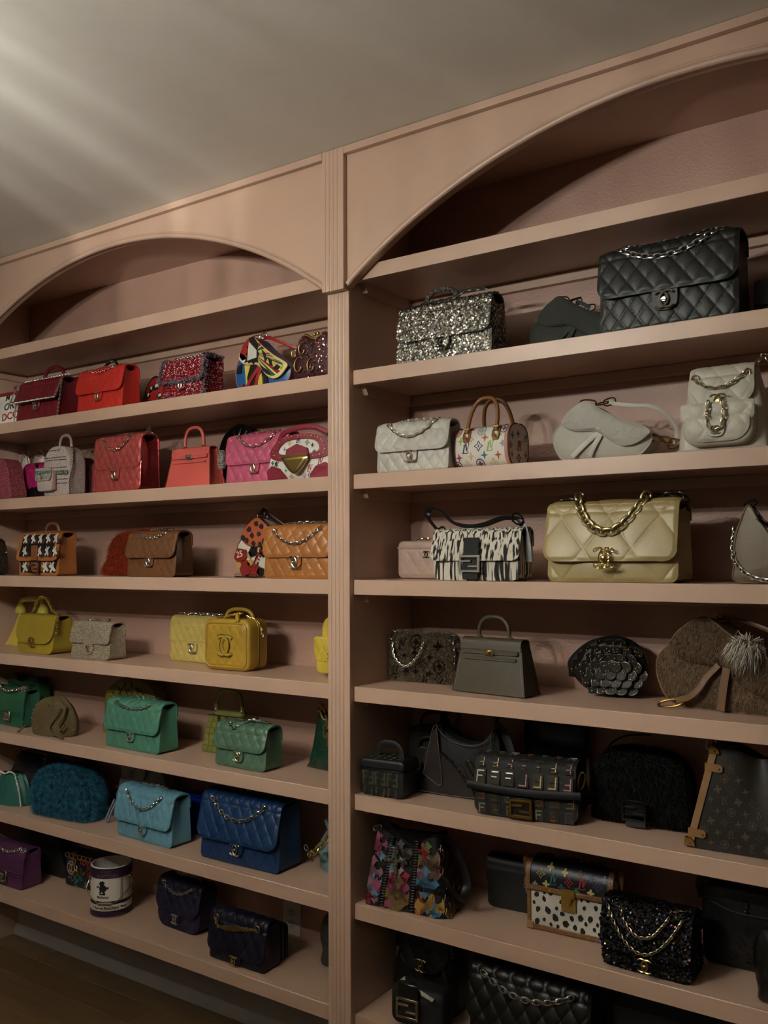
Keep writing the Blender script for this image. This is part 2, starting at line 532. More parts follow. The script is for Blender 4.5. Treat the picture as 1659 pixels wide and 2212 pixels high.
# ---- hair
def tri_list(m):
    V = np.concatenate(m.v); T = []
    for f in m.f:
        for i in range(1, len(f) - 1): T.append((f[0], f[i], f[i + 1]))
    T = np.array(T)
    A, B, C = V[T[:, 0]], V[T[:, 1]], V[T[:, 2]]
    if np.sum(np.cross(B - A, C - A) * ((A + B + C) / 3 - V.mean(0))) < 0: T = T[:, ::-1]
    return V, T
def fur(src, n, length, mt, parent, comb=(0, 0, -1), k=.6, wid=.0012, seed=1, name='fur', mask=None, lift=1.0):
    rng = np.random.default_rng(seed)
    V, T = tri_list(src)
    A, B, C = V[T[:, 0]], V[T[:, 1]], V[T[:, 2]]
    Nn = np.cross(B - A, C - A); ar = np.linalg.norm(Nn, axis=1); Nn /= ar[:, None] + 1e-12
    i = rng.choice(len(T), n, p=ar / ar.sum())
    a, b = rng.random(n), rng.random(n); fl = a + b > 1; a[fl] = 1 - a[fl]; b[fl] = 1 - b[fl]
    P = A[i] + a[:, None] * (B[i] - A[i]) + b[:, None] * (C[i] - A[i])
    D = Nn[i] * lift
    if mask is not None:
        ok = mask(P); P, D = P[ok], D[ok]; n = len(P)
    L = length * rng.uniform(.6, 1.15, n)
    comb = np.array(comb, float)
    jit = rng.normal(0, .35, (n, 3))
    d1 = D + jit * .6 + comb * k * .5; d1 /= np.linalg.norm(d1, axis=1, keepdims=True)
    d2 = D * .5 + jit + comb * k * 1.6; d2 /= np.linalg.norm(d2, axis=1, keepdims=True)
    M1 = P + d1 * (L * .5)[:, None]; M2 = M1 + d2 * (L * .5)[:, None]
    S = np.cross(d1, rng.normal(0, 1, (n, 3))); S /= np.linalg.norm(S, axis=1, keepdims=True) + 1e-9
    S *= wid
    VV = np.stack([P - S, P + S, M1 + S * .8, M1 - S * .8, M2], 1).reshape(-1, 3)
    k0 = np.arange(n) * 5
    m = M(); m.v = [VV]; m.n = len(VV)
    m.f = [t for q in k0.tolist() for t in ((q, q + 1, q + 2, q + 3), (q + 3, q + 2, q + 4))]
    return m.build(name, mt, parent, kind='stuff', smooth=False)

def sequins(src, n, r, mts, parent, seed=1, tilt=.35, names='sequins', off=.0015):
    """little discs scattered over a surface, a mesh for each tone"""
    rng = np.random.default_rng(seed)
    V, T = tri_list(src)
    A, B, C = V[T[:, 0]], V[T[:, 1]], V[T[:, 2]]
    Nn = np.cross(B - A, C - A); ar = np.linalg.norm(Nn, axis=1); Nn /= ar[:, None] + 1e-12
    i = rng.choice(len(T), n, p=ar / ar.sum())
    a, b = rng.random(n), rng.random(n); fl = a + b > 1; a[fl] = 1 - a[fl]; b[fl] = 1 - b[fl]
    P = A[i] + a[:, None] * (B[i] - A[i]) + b[:, None] * (C[i] - A[i])
    D = Nn[i] + rng.normal(0, tilt, (n, 3)); D /= np.linalg.norm(D, axis=1, keepdims=True)
    P = P + Nn[i] * off
    U = np.cross(D, rng.normal(0, 1, (n, 3))); U /= np.linalg.norm(U, axis=1, keepdims=True); W = np.cross(D, U)
    ks = np.arange(6) * PI / 3
    ring = P[:, None] + r * (np.cos(ks)[None, :, None] * U[:, None] + np.sin(ks)[None, :, None] * W[:, None])
    tot = sum(q for _, q in mts); e = rng.random(n) * tot; acc = 0
    for mt, q in mts:
        sel = (e >= acc) & (e < acc + q); acc += q
        VV = ring[sel].reshape(-1, 3)
        m = M(); m.v = [VV]; m.n = len(VV)
        m.f = [tuple(range(j * 6, j * 6 + 6)) for j in range(int(sel.sum()))]
        m.build(names, mt, parent, kind='stuff', smooth=False)
# ================================================================== THE ROOM
YB = .309                    # back wall plane
XL, XP0, XP1, XR = -3.570, -1.617, -1.538, .415   # bay sides
ZC = 2.819                   # ceiling
def SZ(i): return 2.470 - .3052 * (i - 1)         # top of shelf i
TH = .0438

def structure(name, m, mt, **k):
    return m.build(name, mt, None, kind='structure', **k)

PINK = mat('bf9f8a', .36, 0, (90, .10), 0, .02)
PINKWALL = mat('b38e7d', .45, 0, (150, .55), 0, .02)
CEIL = mat('e4e1d8', .55, 0, (60, .08), 0, .02)
LOWWALL = mat('a9a39a', .6, 0, (120, .2), 0, .03)
ROOMWALL = mat('5a524b', .7, 0, (120, .3), 0, .03)

structure('wall_back', M().box(-4.4, 2.2, YB, YB + .1, 0, 2.9), PINKWALL, smooth=False)
structure('wall_left', M().box(-4.5, -4.4, -4.0, YB + .1, 0, 2.9), ROOMWALL, smooth=False)
structure('wall_right', M().box(2.2, 2.3, -4.0, YB + .1, 0, 2.9), ROOMWALL, smooth=False)
structure('wall_front', M().box(-4.5, 2.3, -4.1, -4.0, 0, 2.9), ROOMWALL, smooth=False)
structure('ceiling', M().box(-4.4, 2.2, -4.0, YB, ZC, ZC + .08), CEIL, smooth=False)
fl = structure('floor', M().box(-4.4, 2.2, -4.0, YB, -.05, -.016), mat('4a3826', .6), smooth=False)
# oak boards, each a piece of its own
rng = random.Random(5)
wood = []
for k, c in enumerate(('6f573c', '664f34', '775f41', '6b5438')):
    m, nt, b = _new('oak_%d' % k)
    tc = nt.nodes.new('ShaderNodeTexCoord'); mp = nt.nodes.new('ShaderNodeMapping'); mp.inputs['Scale'].default_value = (2.5, 40, 40)
    nt.links.new(tc.outputs['Object'], mp.inputs['Vector'])
    n = nt.nodes.new('ShaderNodeTexNoise'); n.inputs['Scale'].default_value = 1.6; n.inputs['Detail'].default_value = 6
    nt.links.new(mp.outputs['Vector'], n.inputs['Vector'])
    r = nt.nodes.new('ShaderNodeValToRGB'); cc = lin(c)
    r.color_ramp.elements[0].position = .3; r.color_ramp.elements[1].position = .7
    r.color_ramp.elements[0].color = (*[x * .72 for x in cc], 1); r.color_ramp.elements[1].color = (*[x * 1.12 for x in cc], 1)
    nt.links.new(n.outputs['Fac'], r.inputs['Fac']); nt.links.new(r.outputs['Color'], b.inputs['Base Color'])
    b.inputs['Roughness'].default_value = .42
    wood.append(m)
pw_ = .127
boards = {}
y = YB
row = 0
while y > -3.99:
    x = -4.4 - rng.uniform(0, 1.4)
    while x < 2.2:
        L = rng.choice((1.4, 1.7, 2.0))
        k = rng.randrange(4)
        x0, x1 = max(x, -4.4), min(x + L, 2.2)
        if x1 - x0 > .02:
            if (L, k) not in boards or x1 - x0 < L - 1e-6:
                mm = M().bbox(-(x1 - x0) / 2, (x1 - x0) / 2, -pw_ / 2, pw_ / 2, -.015, 0, .0012)
                o = mm.build('plank', wood[k], fl, smooth=False)
                if x1 - x0 > L - 1e-6: boards[(L, k)] = o
            else:
                o = boards[(L, k)].copy(); COL.objects.link(o); o.parent = fl
            o.location = ((x0 + x1) / 2, y - pw_ / 2, 0)
        x += L + .0015
    y -= pw_ + .0015

def baseboard(x0, x1):
    prof = [(YB, 0), (YB - .030, 0), (YB - .030, .012), (YB - .026, .030), (YB - .017, .042), (YB - .014, .050), (YB - .014, .262), (YB - .010, .270), (YB, .272)]
    m = M(); k = len(prof)
    V = [(x0, a, b) for a, b in prof] + [(x1, a, b) for a, b in prof]
    m.add(V, [(i, i + 1, k + i + 1, k + i) for i in range(k - 1)] + [tuple(reversed(range(k))), tuple(range(k, 2 * k))])
    return structure('baseboard_back', m, LOWWALL, ang=30)
baseboard(XL + .001, XP0 - .001)
baseboard(XP1 + .001, XR - .001)

# ================================================================== BUILT-IN SHELVING
unit = root('built_in_shelving', 'pink painted built-in shelving wall with two arched bays and a fluted post', 'shelving', -1.5775, 0, 0)
UX = -1.5775
def up(m, name, mt=PINK, par=None, **k):
    for a in m.v: a[:, 0] -= UX
    return m.build(name, mt, par or unit, **k)

for x0, x1 in ((XL - .079, XL), (XP0, XP1), (XR, XR + .079)):
    up(M().bbox(x0, x1, 0, YB - .0005, 0, 2.758, .001), 'partition')
def fluted(x0, x1, y0, y1, z0, z1, name):
    wd = x1 - x0
    pr = [(x0, y1), (x0, y0 + .0015), (x0 + .0015, y0)]
    for k in range(4):
        c = x0 + wd * (.23 + .18 * k)
        for a in range(7):
            t = PI * a / 6
            pr.append((c - .0046 * math.cos(t), y0 + .0020 * math.sin(t)))
    pr += [(x1 - .0015, y0), (x1, y0 + .0015), (x1, y1)]
    n = len(pr)
    m = M().add([(a, b, z0) for a, b in pr] + [(a, b, z1) for a, b in pr],
                [(i, (i + 1) % n, n + (i + 1) % n, n + i) for i in range(n)] + [tuple(reversed(range(n))), tuple(range(n, 2 * n))])
    return up(m, name, ang=25)
for x0, x1 in ((XL - .079, XL), (XP0, XP1), (XR, XR + .079)):
    fluted(x0, x1, -.019, -.0005, 0, 2.396, 'pilaster')
    fluted(x0, x1, -.045, -.0005, 2.397, ZC - .001, 'pilaster_block')
def arch(x0, x1):
    c = (x0 + x1) / 2; hw = (x1 - x0) / 2; z0, sag = 2.407, .330
    Rr = (hw * hw + sag * sag) / (2 * sag)
    xs = np.linspace(x0 + .0005, x1 - .0005, 97)
    zb = z0 + sag - Rr + np.sqrt(np.maximum(Rr ** 2 - (xs - c) ** 2, 0))
    m = M()
    f = np.array([[(x, -.028, z) for x, z in zip(xs, zb)], [(x, -.028, ZC - .001) for x in xs]])
    b = f.copy(); b[:, :, 1] = -.0005
    m.grid(f); m.grid(b, flip=True)
    m.grid(np.stack([b[0], f[0]])); m.grid(np.stack([f[1], b[1]])); m.grid(np.stack([f[:, 0], b[:, 0]]).transpose(1, 0, 2)); m.grid(np.stack([b[:, -1], f[:, -1]]).transpose(1, 0, 2))
    p = up(m, 'arch_panel', ang=40)
    bd = M(); pth = np.stack([xs, np.full(97, -.0275), zb + .006], -1); pth[0, 0] += .002; pth[-1, 0] -= .002
    bd.tube(pth, .0085, 10)
    pth2 = pth.copy(); pth2[:, 2] += .0125; pth2[:, 1] = -.0275
    bd.tube(pth2, .0028, 6)
    o = up(bd, 'arch_bead', PINK, unit)
    up(M().bbox(x0 + .0005, x1 - .0005, -.045, -.0285, 2.796, ZC - .001, .001), 'top_rail')
    up(M().box(x0 + .0005, x1 - .0005, .0005, YB - .0005, 2.758, 2.776), 'top_panel', smooth=False)
arch(XL, XP0); arch(XP1, XR)
shelf_no = 0
for (x0, x1) in ((XL, XP0), (XP1, XR)):
    for i in range(1, 9):
        z = SZ(i)
        a, b = x0 + .0006, x1 - .0006
        s = up(M().bbox(a, b, .0192, YB - .0006, z - .036, z - .0008, .0008), 'shelf')
        up(M().bbox(a, b, 0, .019, z - TH, z, .0016), 'shelf_edge', PINK, s)
        zc = z - .036
        if i < 8:
            up(M().bbox(a, b, YB - .019, YB - .0006, zc - .030, zc - .0003, .001), 'cleat')
            for sx, xs in ((1, a), (-1, b)):
                pr = [(.034, zc - .0003), (.052, zc - .030), (YB - .0195, zc - .030), (YB - .0195, zc - .0003)]
                m = M().add([(xs, p, q) for p, q in pr] + [(xs + sx * .017, p, q) for p, q in pr],
                            [(0, 1, 2, 3), (7, 6, 5, 4), (0, 4, 5, 1), (1, 5, 6, 2), (2, 6, 7, 3), (3, 7, 4, 0)])
                up(m, 'cleat', smooth=False)
    # top bay has no cleat
# wall socket
so = root('electrical_outlet', 'white double electrical outlet on the back wall behind the lowest left shelf', 'outlet', -2.026, YB, .395)
m = M().plate(rrect(.076, .118, .006, 4, -.059), -.006, .0055, .002)
m.build('cover_plate', mat('cfc8bd', .4, 0, None, 0, 0), so)
for zz in (.0195, -.0195):
    mm = M().plate([(a, b) for a, b in [(.0165 * math.cos(t) , zz + max(-.0125, min(.0125, .0165 * math.sin(t)))) for t in np.linspace(0, 2 * PI, 24, endpoint=False)]], -.0082, .0024)
    rc = mm.build('receptacle', mat('c6bfb3', .4, 0, None, 0, 0), so)
    sl = M()
    for xx in (-.0055, .0055): sl.box(xx - .0011, xx + .0011, -.0086, -.0080, zz - .001, zz + .007)
    sl.cyl((0, -.0086, zz - .0075), (0, -.0080, zz - .0075), .0021, 10)
    sl.build('slots', mat('1a1614', .8, 0, None, 0, 0), rc, smooth=False)

# ---- the lamp that lights the room (hangs left of the frame)
lampo = root('pendant_lamp', 'brass pendant lamp hanging from the ceiling left of the picture', 'lamp', LAMP[0], LAMP[1], LAMP[2])
br = metal('b08d4a', .3)
M().cyl((0, 0, ZC - LAMP[2] - .012), (0, 0, ZC - LAMP[2] - .0005), .06, 24).build('canopy', br, lampo)
M().cyl((0, 0, .02), (0, 0, ZC - LAMP[2] - .012), .006, 10).build('rod', br, lampo)
rg = M(); th = np.arange(40) * 2 * PI / 40
rg.tube(np.stack([.26 * np.cos(th), .26 * np.sin(th), np.zeros(40)], -1), .006, 8, closed=True, up=(0, 0, 1))
for k in range(5):
    a = 2 * PI * k / 5 + .4
    rg.tube([(0, 0, .02), (.13 * math.cos(a), .13 * math.sin(a), .012), (.26 * math.cos(a), .26 * math.sin(a), 0)], .004, 6)
rg.build('ring', br, lampo)
for k in range(5):
    a = 2 * PI * k / 5 + .4
    bx, by = .26 * math.cos(a), .26 * math.sin(a)
    h = M().cyl((bx, by, .004), (bx, by, .03), .014, 12)
    M().cyl((bx, by, .008), (bx, by, .011), .080, 24).build('light_cutoff_dish', br, lampo)  # unseen dish added to cut the bulb's light towards the lower shelves
    h.build('bulb_holder', br, lampo)
    M().sphere((bx, by, .052), .018, 12, 8, (1, 1, 1.25)).build('bulb', emis('ffdcae', 6), lampo)
    cg = M()  # unseen bars added round the bulb to throw streaks on the ceiling
    for j in range(9):
        t = 2 * PI * j / 9 + k
        cg.tube([(bx + .045 * math.cos(t), by + .045 * math.sin(t), .02), (bx + .06 * math.cos(t), by + .06 * math.sin(t), .075), (bx + .05 * math.cos(t), by + .05 * math.sin(t), .13)], .0035, 5)
    cg.build('streak_cage', br, lampo)
    ld = bpy.data.lights.new('bulb_light', 'POINT'); ld.energy = LAMP_W; ld.color = LAMP_COL; ld.shadow_soft_size = .020
    lo = bpy.data.objects.new('bulb_light', ld); COL.objects.link(lo); lo.parent = lampo; lo.location = (bx, by, .056)

# added spot, aimed up between added slats for the ceiling's glow and streaks
aim = (Vector((-2.16, -.92, ZC)) - Vector((LAMP[0], LAMP[1], LAMP[2] + .10))).normalized()
ld = bpy.data.lights.new('ceiling_streak_light', 'SPOT'); ld.energy = SPOT_W; ld.color = LAMP_COL; ld.shadow_soft_size = .012
ld.spot_size = R(35); ld.spot_blend = 1.0
lo = bpy.data.objects.new('ceiling_streak_light', ld); COL.objects.link(lo); lo.parent = lampo; lo.location = (0, 0, .10)
lo.rotation_euler = aim.to_track_quat('-Z', 'Y').to_euler()
side = aim.cross(Vector((0, 0, 1))).normalized(); upv = side.cross(aim)
for off in (-.056, -.027, -.016, .010, .036, .044):
    p0 = aim * .12 + side * off + Vector((0, 0, .10)) - upv * .06; p1 = p0 + upv * .12
    M().tube([tuple(p0), tuple(p1)], .0026 + .002 * (abs(off) < .02), 6).build('streak_slat', br, lampo)
M().cyl(tuple(aim * -.05 + Vector((0, 0, .10))), tuple(aim * -.012 + Vector((0, 0, .10))), .02, 16, .03).build('streak_light_head', br, lampo)
# ================================================================== BAG TYPES
BAGS = True
GOLD, BRASS, SILVER, DARKM, PALEG = metal('cdb47c', .2), metal('a3956f', .34), metal('d2cec6', .18), metal('7a746c', .25), metal('d2c8b2', .2)
BLACKIN = mat('171210', .8, 0, None, 0, 0)

def hw_of(z, w, h, Rb, Rt, taper):
    hw = w / 2 * (1 + taper * (1 - z / h))
    if Rb:
        q = np.clip((Rb - z) / Rb, 0, 1); hw = hw - Rb + Rb * np.sqrt(1 - q * q)
    if Rt:
        q = np.clip((z - (h - Rt)) / Rt, 0, 1); hw = hw - Rt + Rt * np.sqrt(1 - q * q)
    return hw

def body(parent, m, w, h, d, dt=.75, q=None, Rb=.016, Rt=0, taper=0, bulge=.004, gm=None, fold=.008, nx=None, nz=None, piping=None, gname='gusset', rows=26):
    """box-like soft bag: front and back panels plus the strip round the sides. returns yb(x,z)"""
    nx = nx or (int(w / .0023) if q else 24); nz = nz or (int(h / .0023) if q else 16)
    def dep(z): return d / 2 * (1 - (1 - dt) * np.clip(z / h, 0, 1))
    def pan(nx, nz, sg, qq):
        t = np.linspace(0, 1, nz); s = np.linspace(-1, 1, nx)
        # denser rows at the rounded corners
        t = t ** 1.25 if not qq else t
        T, S = np.meshgrid(t, s, indexing='ij')
        Z = T * h; HW = hw_of(Z, w, h, Rb, Rt, taper); X = S * HW
        e = np.clip((1 - np.abs(S)) * HW / .012, 0, 1) * np.clip(Z / .01, 0, 1)
        off = bulge * (1 - S ** 2) * np.sin(PI * np.clip(T * .96 + .02, 0, 1)) ** .6
        if qq: off = off + quilt(X, Z, *qq) * e
        return np.stack([X, sg * (dep(Z) + off), Z], -1)
    b = M(); b.grid(pan(nx, nz, -1, q)); b.grid(pan(20, 12, 1, None), flip=True)
    ob = b.build('body', m, parent)
    zs = np.linspace(h, 0, rows); k = hw_of(zs, w, h, Rb, Rt, taper)
    bx = np.linspace(-k[-1], k[-1], 8)[1:-1]
    px = np.concatenate([-k, bx, k[::-1]]); pz = np.concatenate([zs, np.zeros(6), zs[::-1]])
    v = np.linspace(-1, 1, 9)
    PX, V = np.meshgrid(px, v, indexing='ij'); PZ = np.meshgrid(pz, v, indexing='ij')[0]
    side_ = np.abs(PX) > k[-1] * .98
    ins = fold * (1 - np.abs(V)) ** .8 * (PZ / h) * np.sign(PX) * side_
    dip = .10 * h * (1 - V * V) * np.clip((PZ / h - .75) / .25, 0, 1) * side_
    G = np.stack([PX - ins, V * dep(PZ), PZ - dip], -1)
    g = M(); g.grid(G)
    # closing top
    g.build(gname, gm or m, parent)
    tp = np.stack([np.stack([np.linspace(-k[0] + .016, k[0] - .016, 6), np.full(6, s * dep(h) * .96), np.full(6, h * .86)], -1) for s in (-1, 1)])
    M().grid(tp).build('lining', BLACKIN, parent)
    if piping:
        p = M()
        for sg in (-1, 1):
            p.tube(np.stack([px, sg * (dep(pz) + .0005), pz + .001], -1), .0022, 6)
        p.build('piping', piping, parent)
    def yb(x, z):
        z = np.clip(z, 0, h)
        hw = hw_of(z, w, h, Rb, Rt, taper); s = np.clip(x / hw, -1, 1)
        return -(dep(z) + bulge * (1 - s * s) * np.sin(PI * np.clip(z / h * .96 + .02, 0, 1)) ** .6) - (q[2] if q else 0)
    yb.dep = dep
    return yb

def flap(parent, m, w, h, d, dt, fl, Rf=.028, q=None, th=.005, gap=.004, side=.003, bow=0, name='flap', bulge=.003, nx=None, wt=None, lin=None, ext=0, wav=0):
    """flap over the top of a bag; returns yf(z) of its front and the profile"""
    bt = d / 2 * dt + gap
    zc = h - min(.030, .22 * h)
    ph = np.linspace(PI, 0, 22)
    c, s = np.cos(ph), np.sin(ph)
    prof = np.stack([bt * np.sign(c) * np.abs(c) ** .75, zc + (h - zc) * s ** .75 + .002], -1)   # back -> front (y from + to -)
    prof[:, 0] *= 1
    prof = prof[:, :]
    prof = np.stack([-(-prof[:, 0]), prof[:, 1]], -1)
    zb = h * (1 - fl)
    zz = np.linspace(zc, zb, 24)[1:]
    yy = -(d / 2 * (1 - (1 - dt) * zz / h) + gap + ext * (zc - zz) / (zc - zb + 1e-9))
    prof[:, 0] = np.where(ph > PI / 2, prof[:, 0], prof[:, 0])
    # cos(pi) = -1 -> start must be the back (+y)
    prof[:, 0] = -prof[:, 0]
    prof[0, 1] = zc - .02
    P2 = np.vstack([prof, np.stack([yy, zz], -1)])
    nt = int(len(P2) * 2) if not q else 0
    P2 = resample(P2, step=.0024 if q else .006)
    L = np.concatenate([[0], np.cumsum(np.linalg.norm(np.diff(P2, axis=0), axis=1))])
    tot = L[-1]
    nx = nx or (int(w / .0023) if q else 30)
    sx = np.linspace(-1, 1, nx)
    ww = w / 2 + side
    A = np.clip((L - (tot - Rf)) / Rf, 0, 1)
    HW = ww - Rf + Rf * np.sqrt(1 - A ** 2)
    HW = np.maximum(HW, ww - Rf * .999)
    if wt: HW = HW * (1 + (wt - 1) * (1 - L / tot))
    T, S = np.meshgrid(np.arange(len(L)), sx, indexing='ij')
    X = S * HW[:, None]
    Y = np.repeat(P2[:, 0][:, None], nx, 1); Zz = np.repeat(P2[:, 1][:, None], nx, 1)
    fr = np.clip((L - tot * .45) / (tot * .55), 0, 1)[:, None]
    Y = Y - bulge * (1 - S ** 2) * np.sin(PI * fr) - wav * np.sin(S * 5.1) * fr ** 2
    Zz = Zz + bow * (1 - S ** 2) * fr ** 3
    P = np.stack([X, Y, Zz], -1)
    disp = None
    if q:
        e = np.clip((HW[:, None] - np.abs(X)) / .010, 0, 1) * np.clip((tot - L) / .010, 0, 1)[:, None]
        disp = quilt(X, (zb - (L - tot))[:, None] * np.ones_like(X), *q) * e
    mm = M(); mm.shell(P, th, disp, sgn=1)
    ob = mm.build(name, m, parent, ang=60)
    fz = P2[:, 1][::-1]; fy = P2[:, 0][::-1]
    top = int(np.argmax(P2[:, 1]))
    Zs, Ys = P2[top:, 1][::-1], P2[top:, 0][::-1]
    def yf(z): return float(np.interp(z, Zs, Ys)) - bulge * .8 - (q[2] if q else 0)
    yf.zb = zb + bow; yf.zc = zc; yf.bt = bt
    yf.tailL, yf.tot = L, tot
    return yf

def tongue(parent, m, tw, tl, z1, y, th=.004, name='lock_tab', cx=0):
    n = 10
    o = [(cx + tw / 2, z1)] 
    r = tw / 2 * .92
    o = [(cx - tw / 2, z1)] + [(cx - tw / 2 * math.cos(PI * i / n) ** 1 if False else cx - tw / 2 * math.copysign(abs(math.cos(PI * i / n)) ** .7, math.cos(PI * i / n)), z1 - tl + r - r * math.sin(PI * i / n) ** .8) for i in range(n + 1)] + [(cx + tw / 2, z1)]
    mm = M(); mm.plate(np.array(o), y, th, .0012)
    return mm.build(name, m, parent)

def drape(yf, a, ztop, zlow, n=40, off=.004, skew=0):
    x = np.linspace(-a, a, n)
    z = ztop - (ztop - zlow) * (1 - (x / a) ** 2) + skew * x / a
    y = np.array([yf(q) - off for q in z])
    return np.stack([x, y, z], -1)

def chain_strap(parent, path, mt, lm, pitch=.0105, wire=.0013, wid=.38, out=(0, -1, 0), lw=.0022):
    m = M(); chain(m, path, pitch, wire, wid, out); ch = m.build('chain', mt, parent, label=None)
    if lm:
        P = resample(path, step=.004); 
        ph = np.arange(len(P)) * .004 / (pitch * 2) * 2 * PI
        o = np.array(out, float)
        P = P + np.sin(ph)[:, None] * o * .0012
        l = M(); l.tube(P, lw, 6); l.build('chain_leather', lm, parent)

def flap_bag(nm, label, pos, w, h, d, m, mt=SILVER, q=None, fl=.60, dt=.72, Rf=.026, tab=(.17, .22), logo=.030, ch=(.30, .93, .70), gm=None, fold=.008, fm=None, tm=None, lm=None, cat='handbag', pip=None, pitch=.0105, wire=.0013, gap=.004, bow=0, ext=0, skew=0, top=True, group=None, wav=0, Rb=.016, bulge=.004, taper=0, knob=True, ey=True):
    r = root(nm, label, cat, *pos, group=group)
    yb = body(r, m, w, h - .006, d, dt, q, Rb, 0, taper, bulge, gm, fold, piping=pip)
    yf = flap(r, fm or m, w, h, d, dt, fl, Rf, q, gap=gap, bow=bow, ext=ext, wav=wav)
    if tab:
        z1 = yf.zb + .004
        y = min(yb(0, z1 - .01), yb(0, z1 - .03)) - .0052
        tongue(r, tm or fm or m, w * tab[0], h * tab[1], z1, y)
        if logo: cc_clasp(r, 0, y - .0008, z1 - h * tab[1] * .52, logo, mt, knob)
    if ch:
        a, zt, zl = ch[0] * w, ch[1] * h, ch[2] * h
        p = drape(yf, a, zt, zl, skew=skew)
        chain_strap(r, p, mt, lm, pitch, wire)
        if top:
            x = np.linspace(-a * .9, a * .9, 20)
            p2 = np.stack([x, np.full(20, yf.bt * .1) + .004 * np.sin(x * 60), np.full(20, h + .0065) + .003 * np.cos(x / a * PI / 2)], -1)
            chain_strap(r, p2, mt, lm, pitch, wire, out=(0, -.3, 1))
        if ey:
            e = M()
            for s in (-1, 1): eyelet(e, (s * a, yf(zt) - .001, zt), .0062, .0012)
            e.build('eyelet', mt, r)
    return r, yb, yf

def handle(parent, path, rad, m, name='handle', flat=None, n=10, up=None):
    mm = M(); mm.tube(path, rad, n, flat=flat, up=up); return mm.build(name, m, parent)

def strap(parent, path, wd, th, m, name='strap', up=None):
    """flat band following a path: width along 'up' cross"""
    mm = M(); mm.tube(path, wd / 2, 8, flat=th / wd, up=up); return mm.build(name, m, parent)

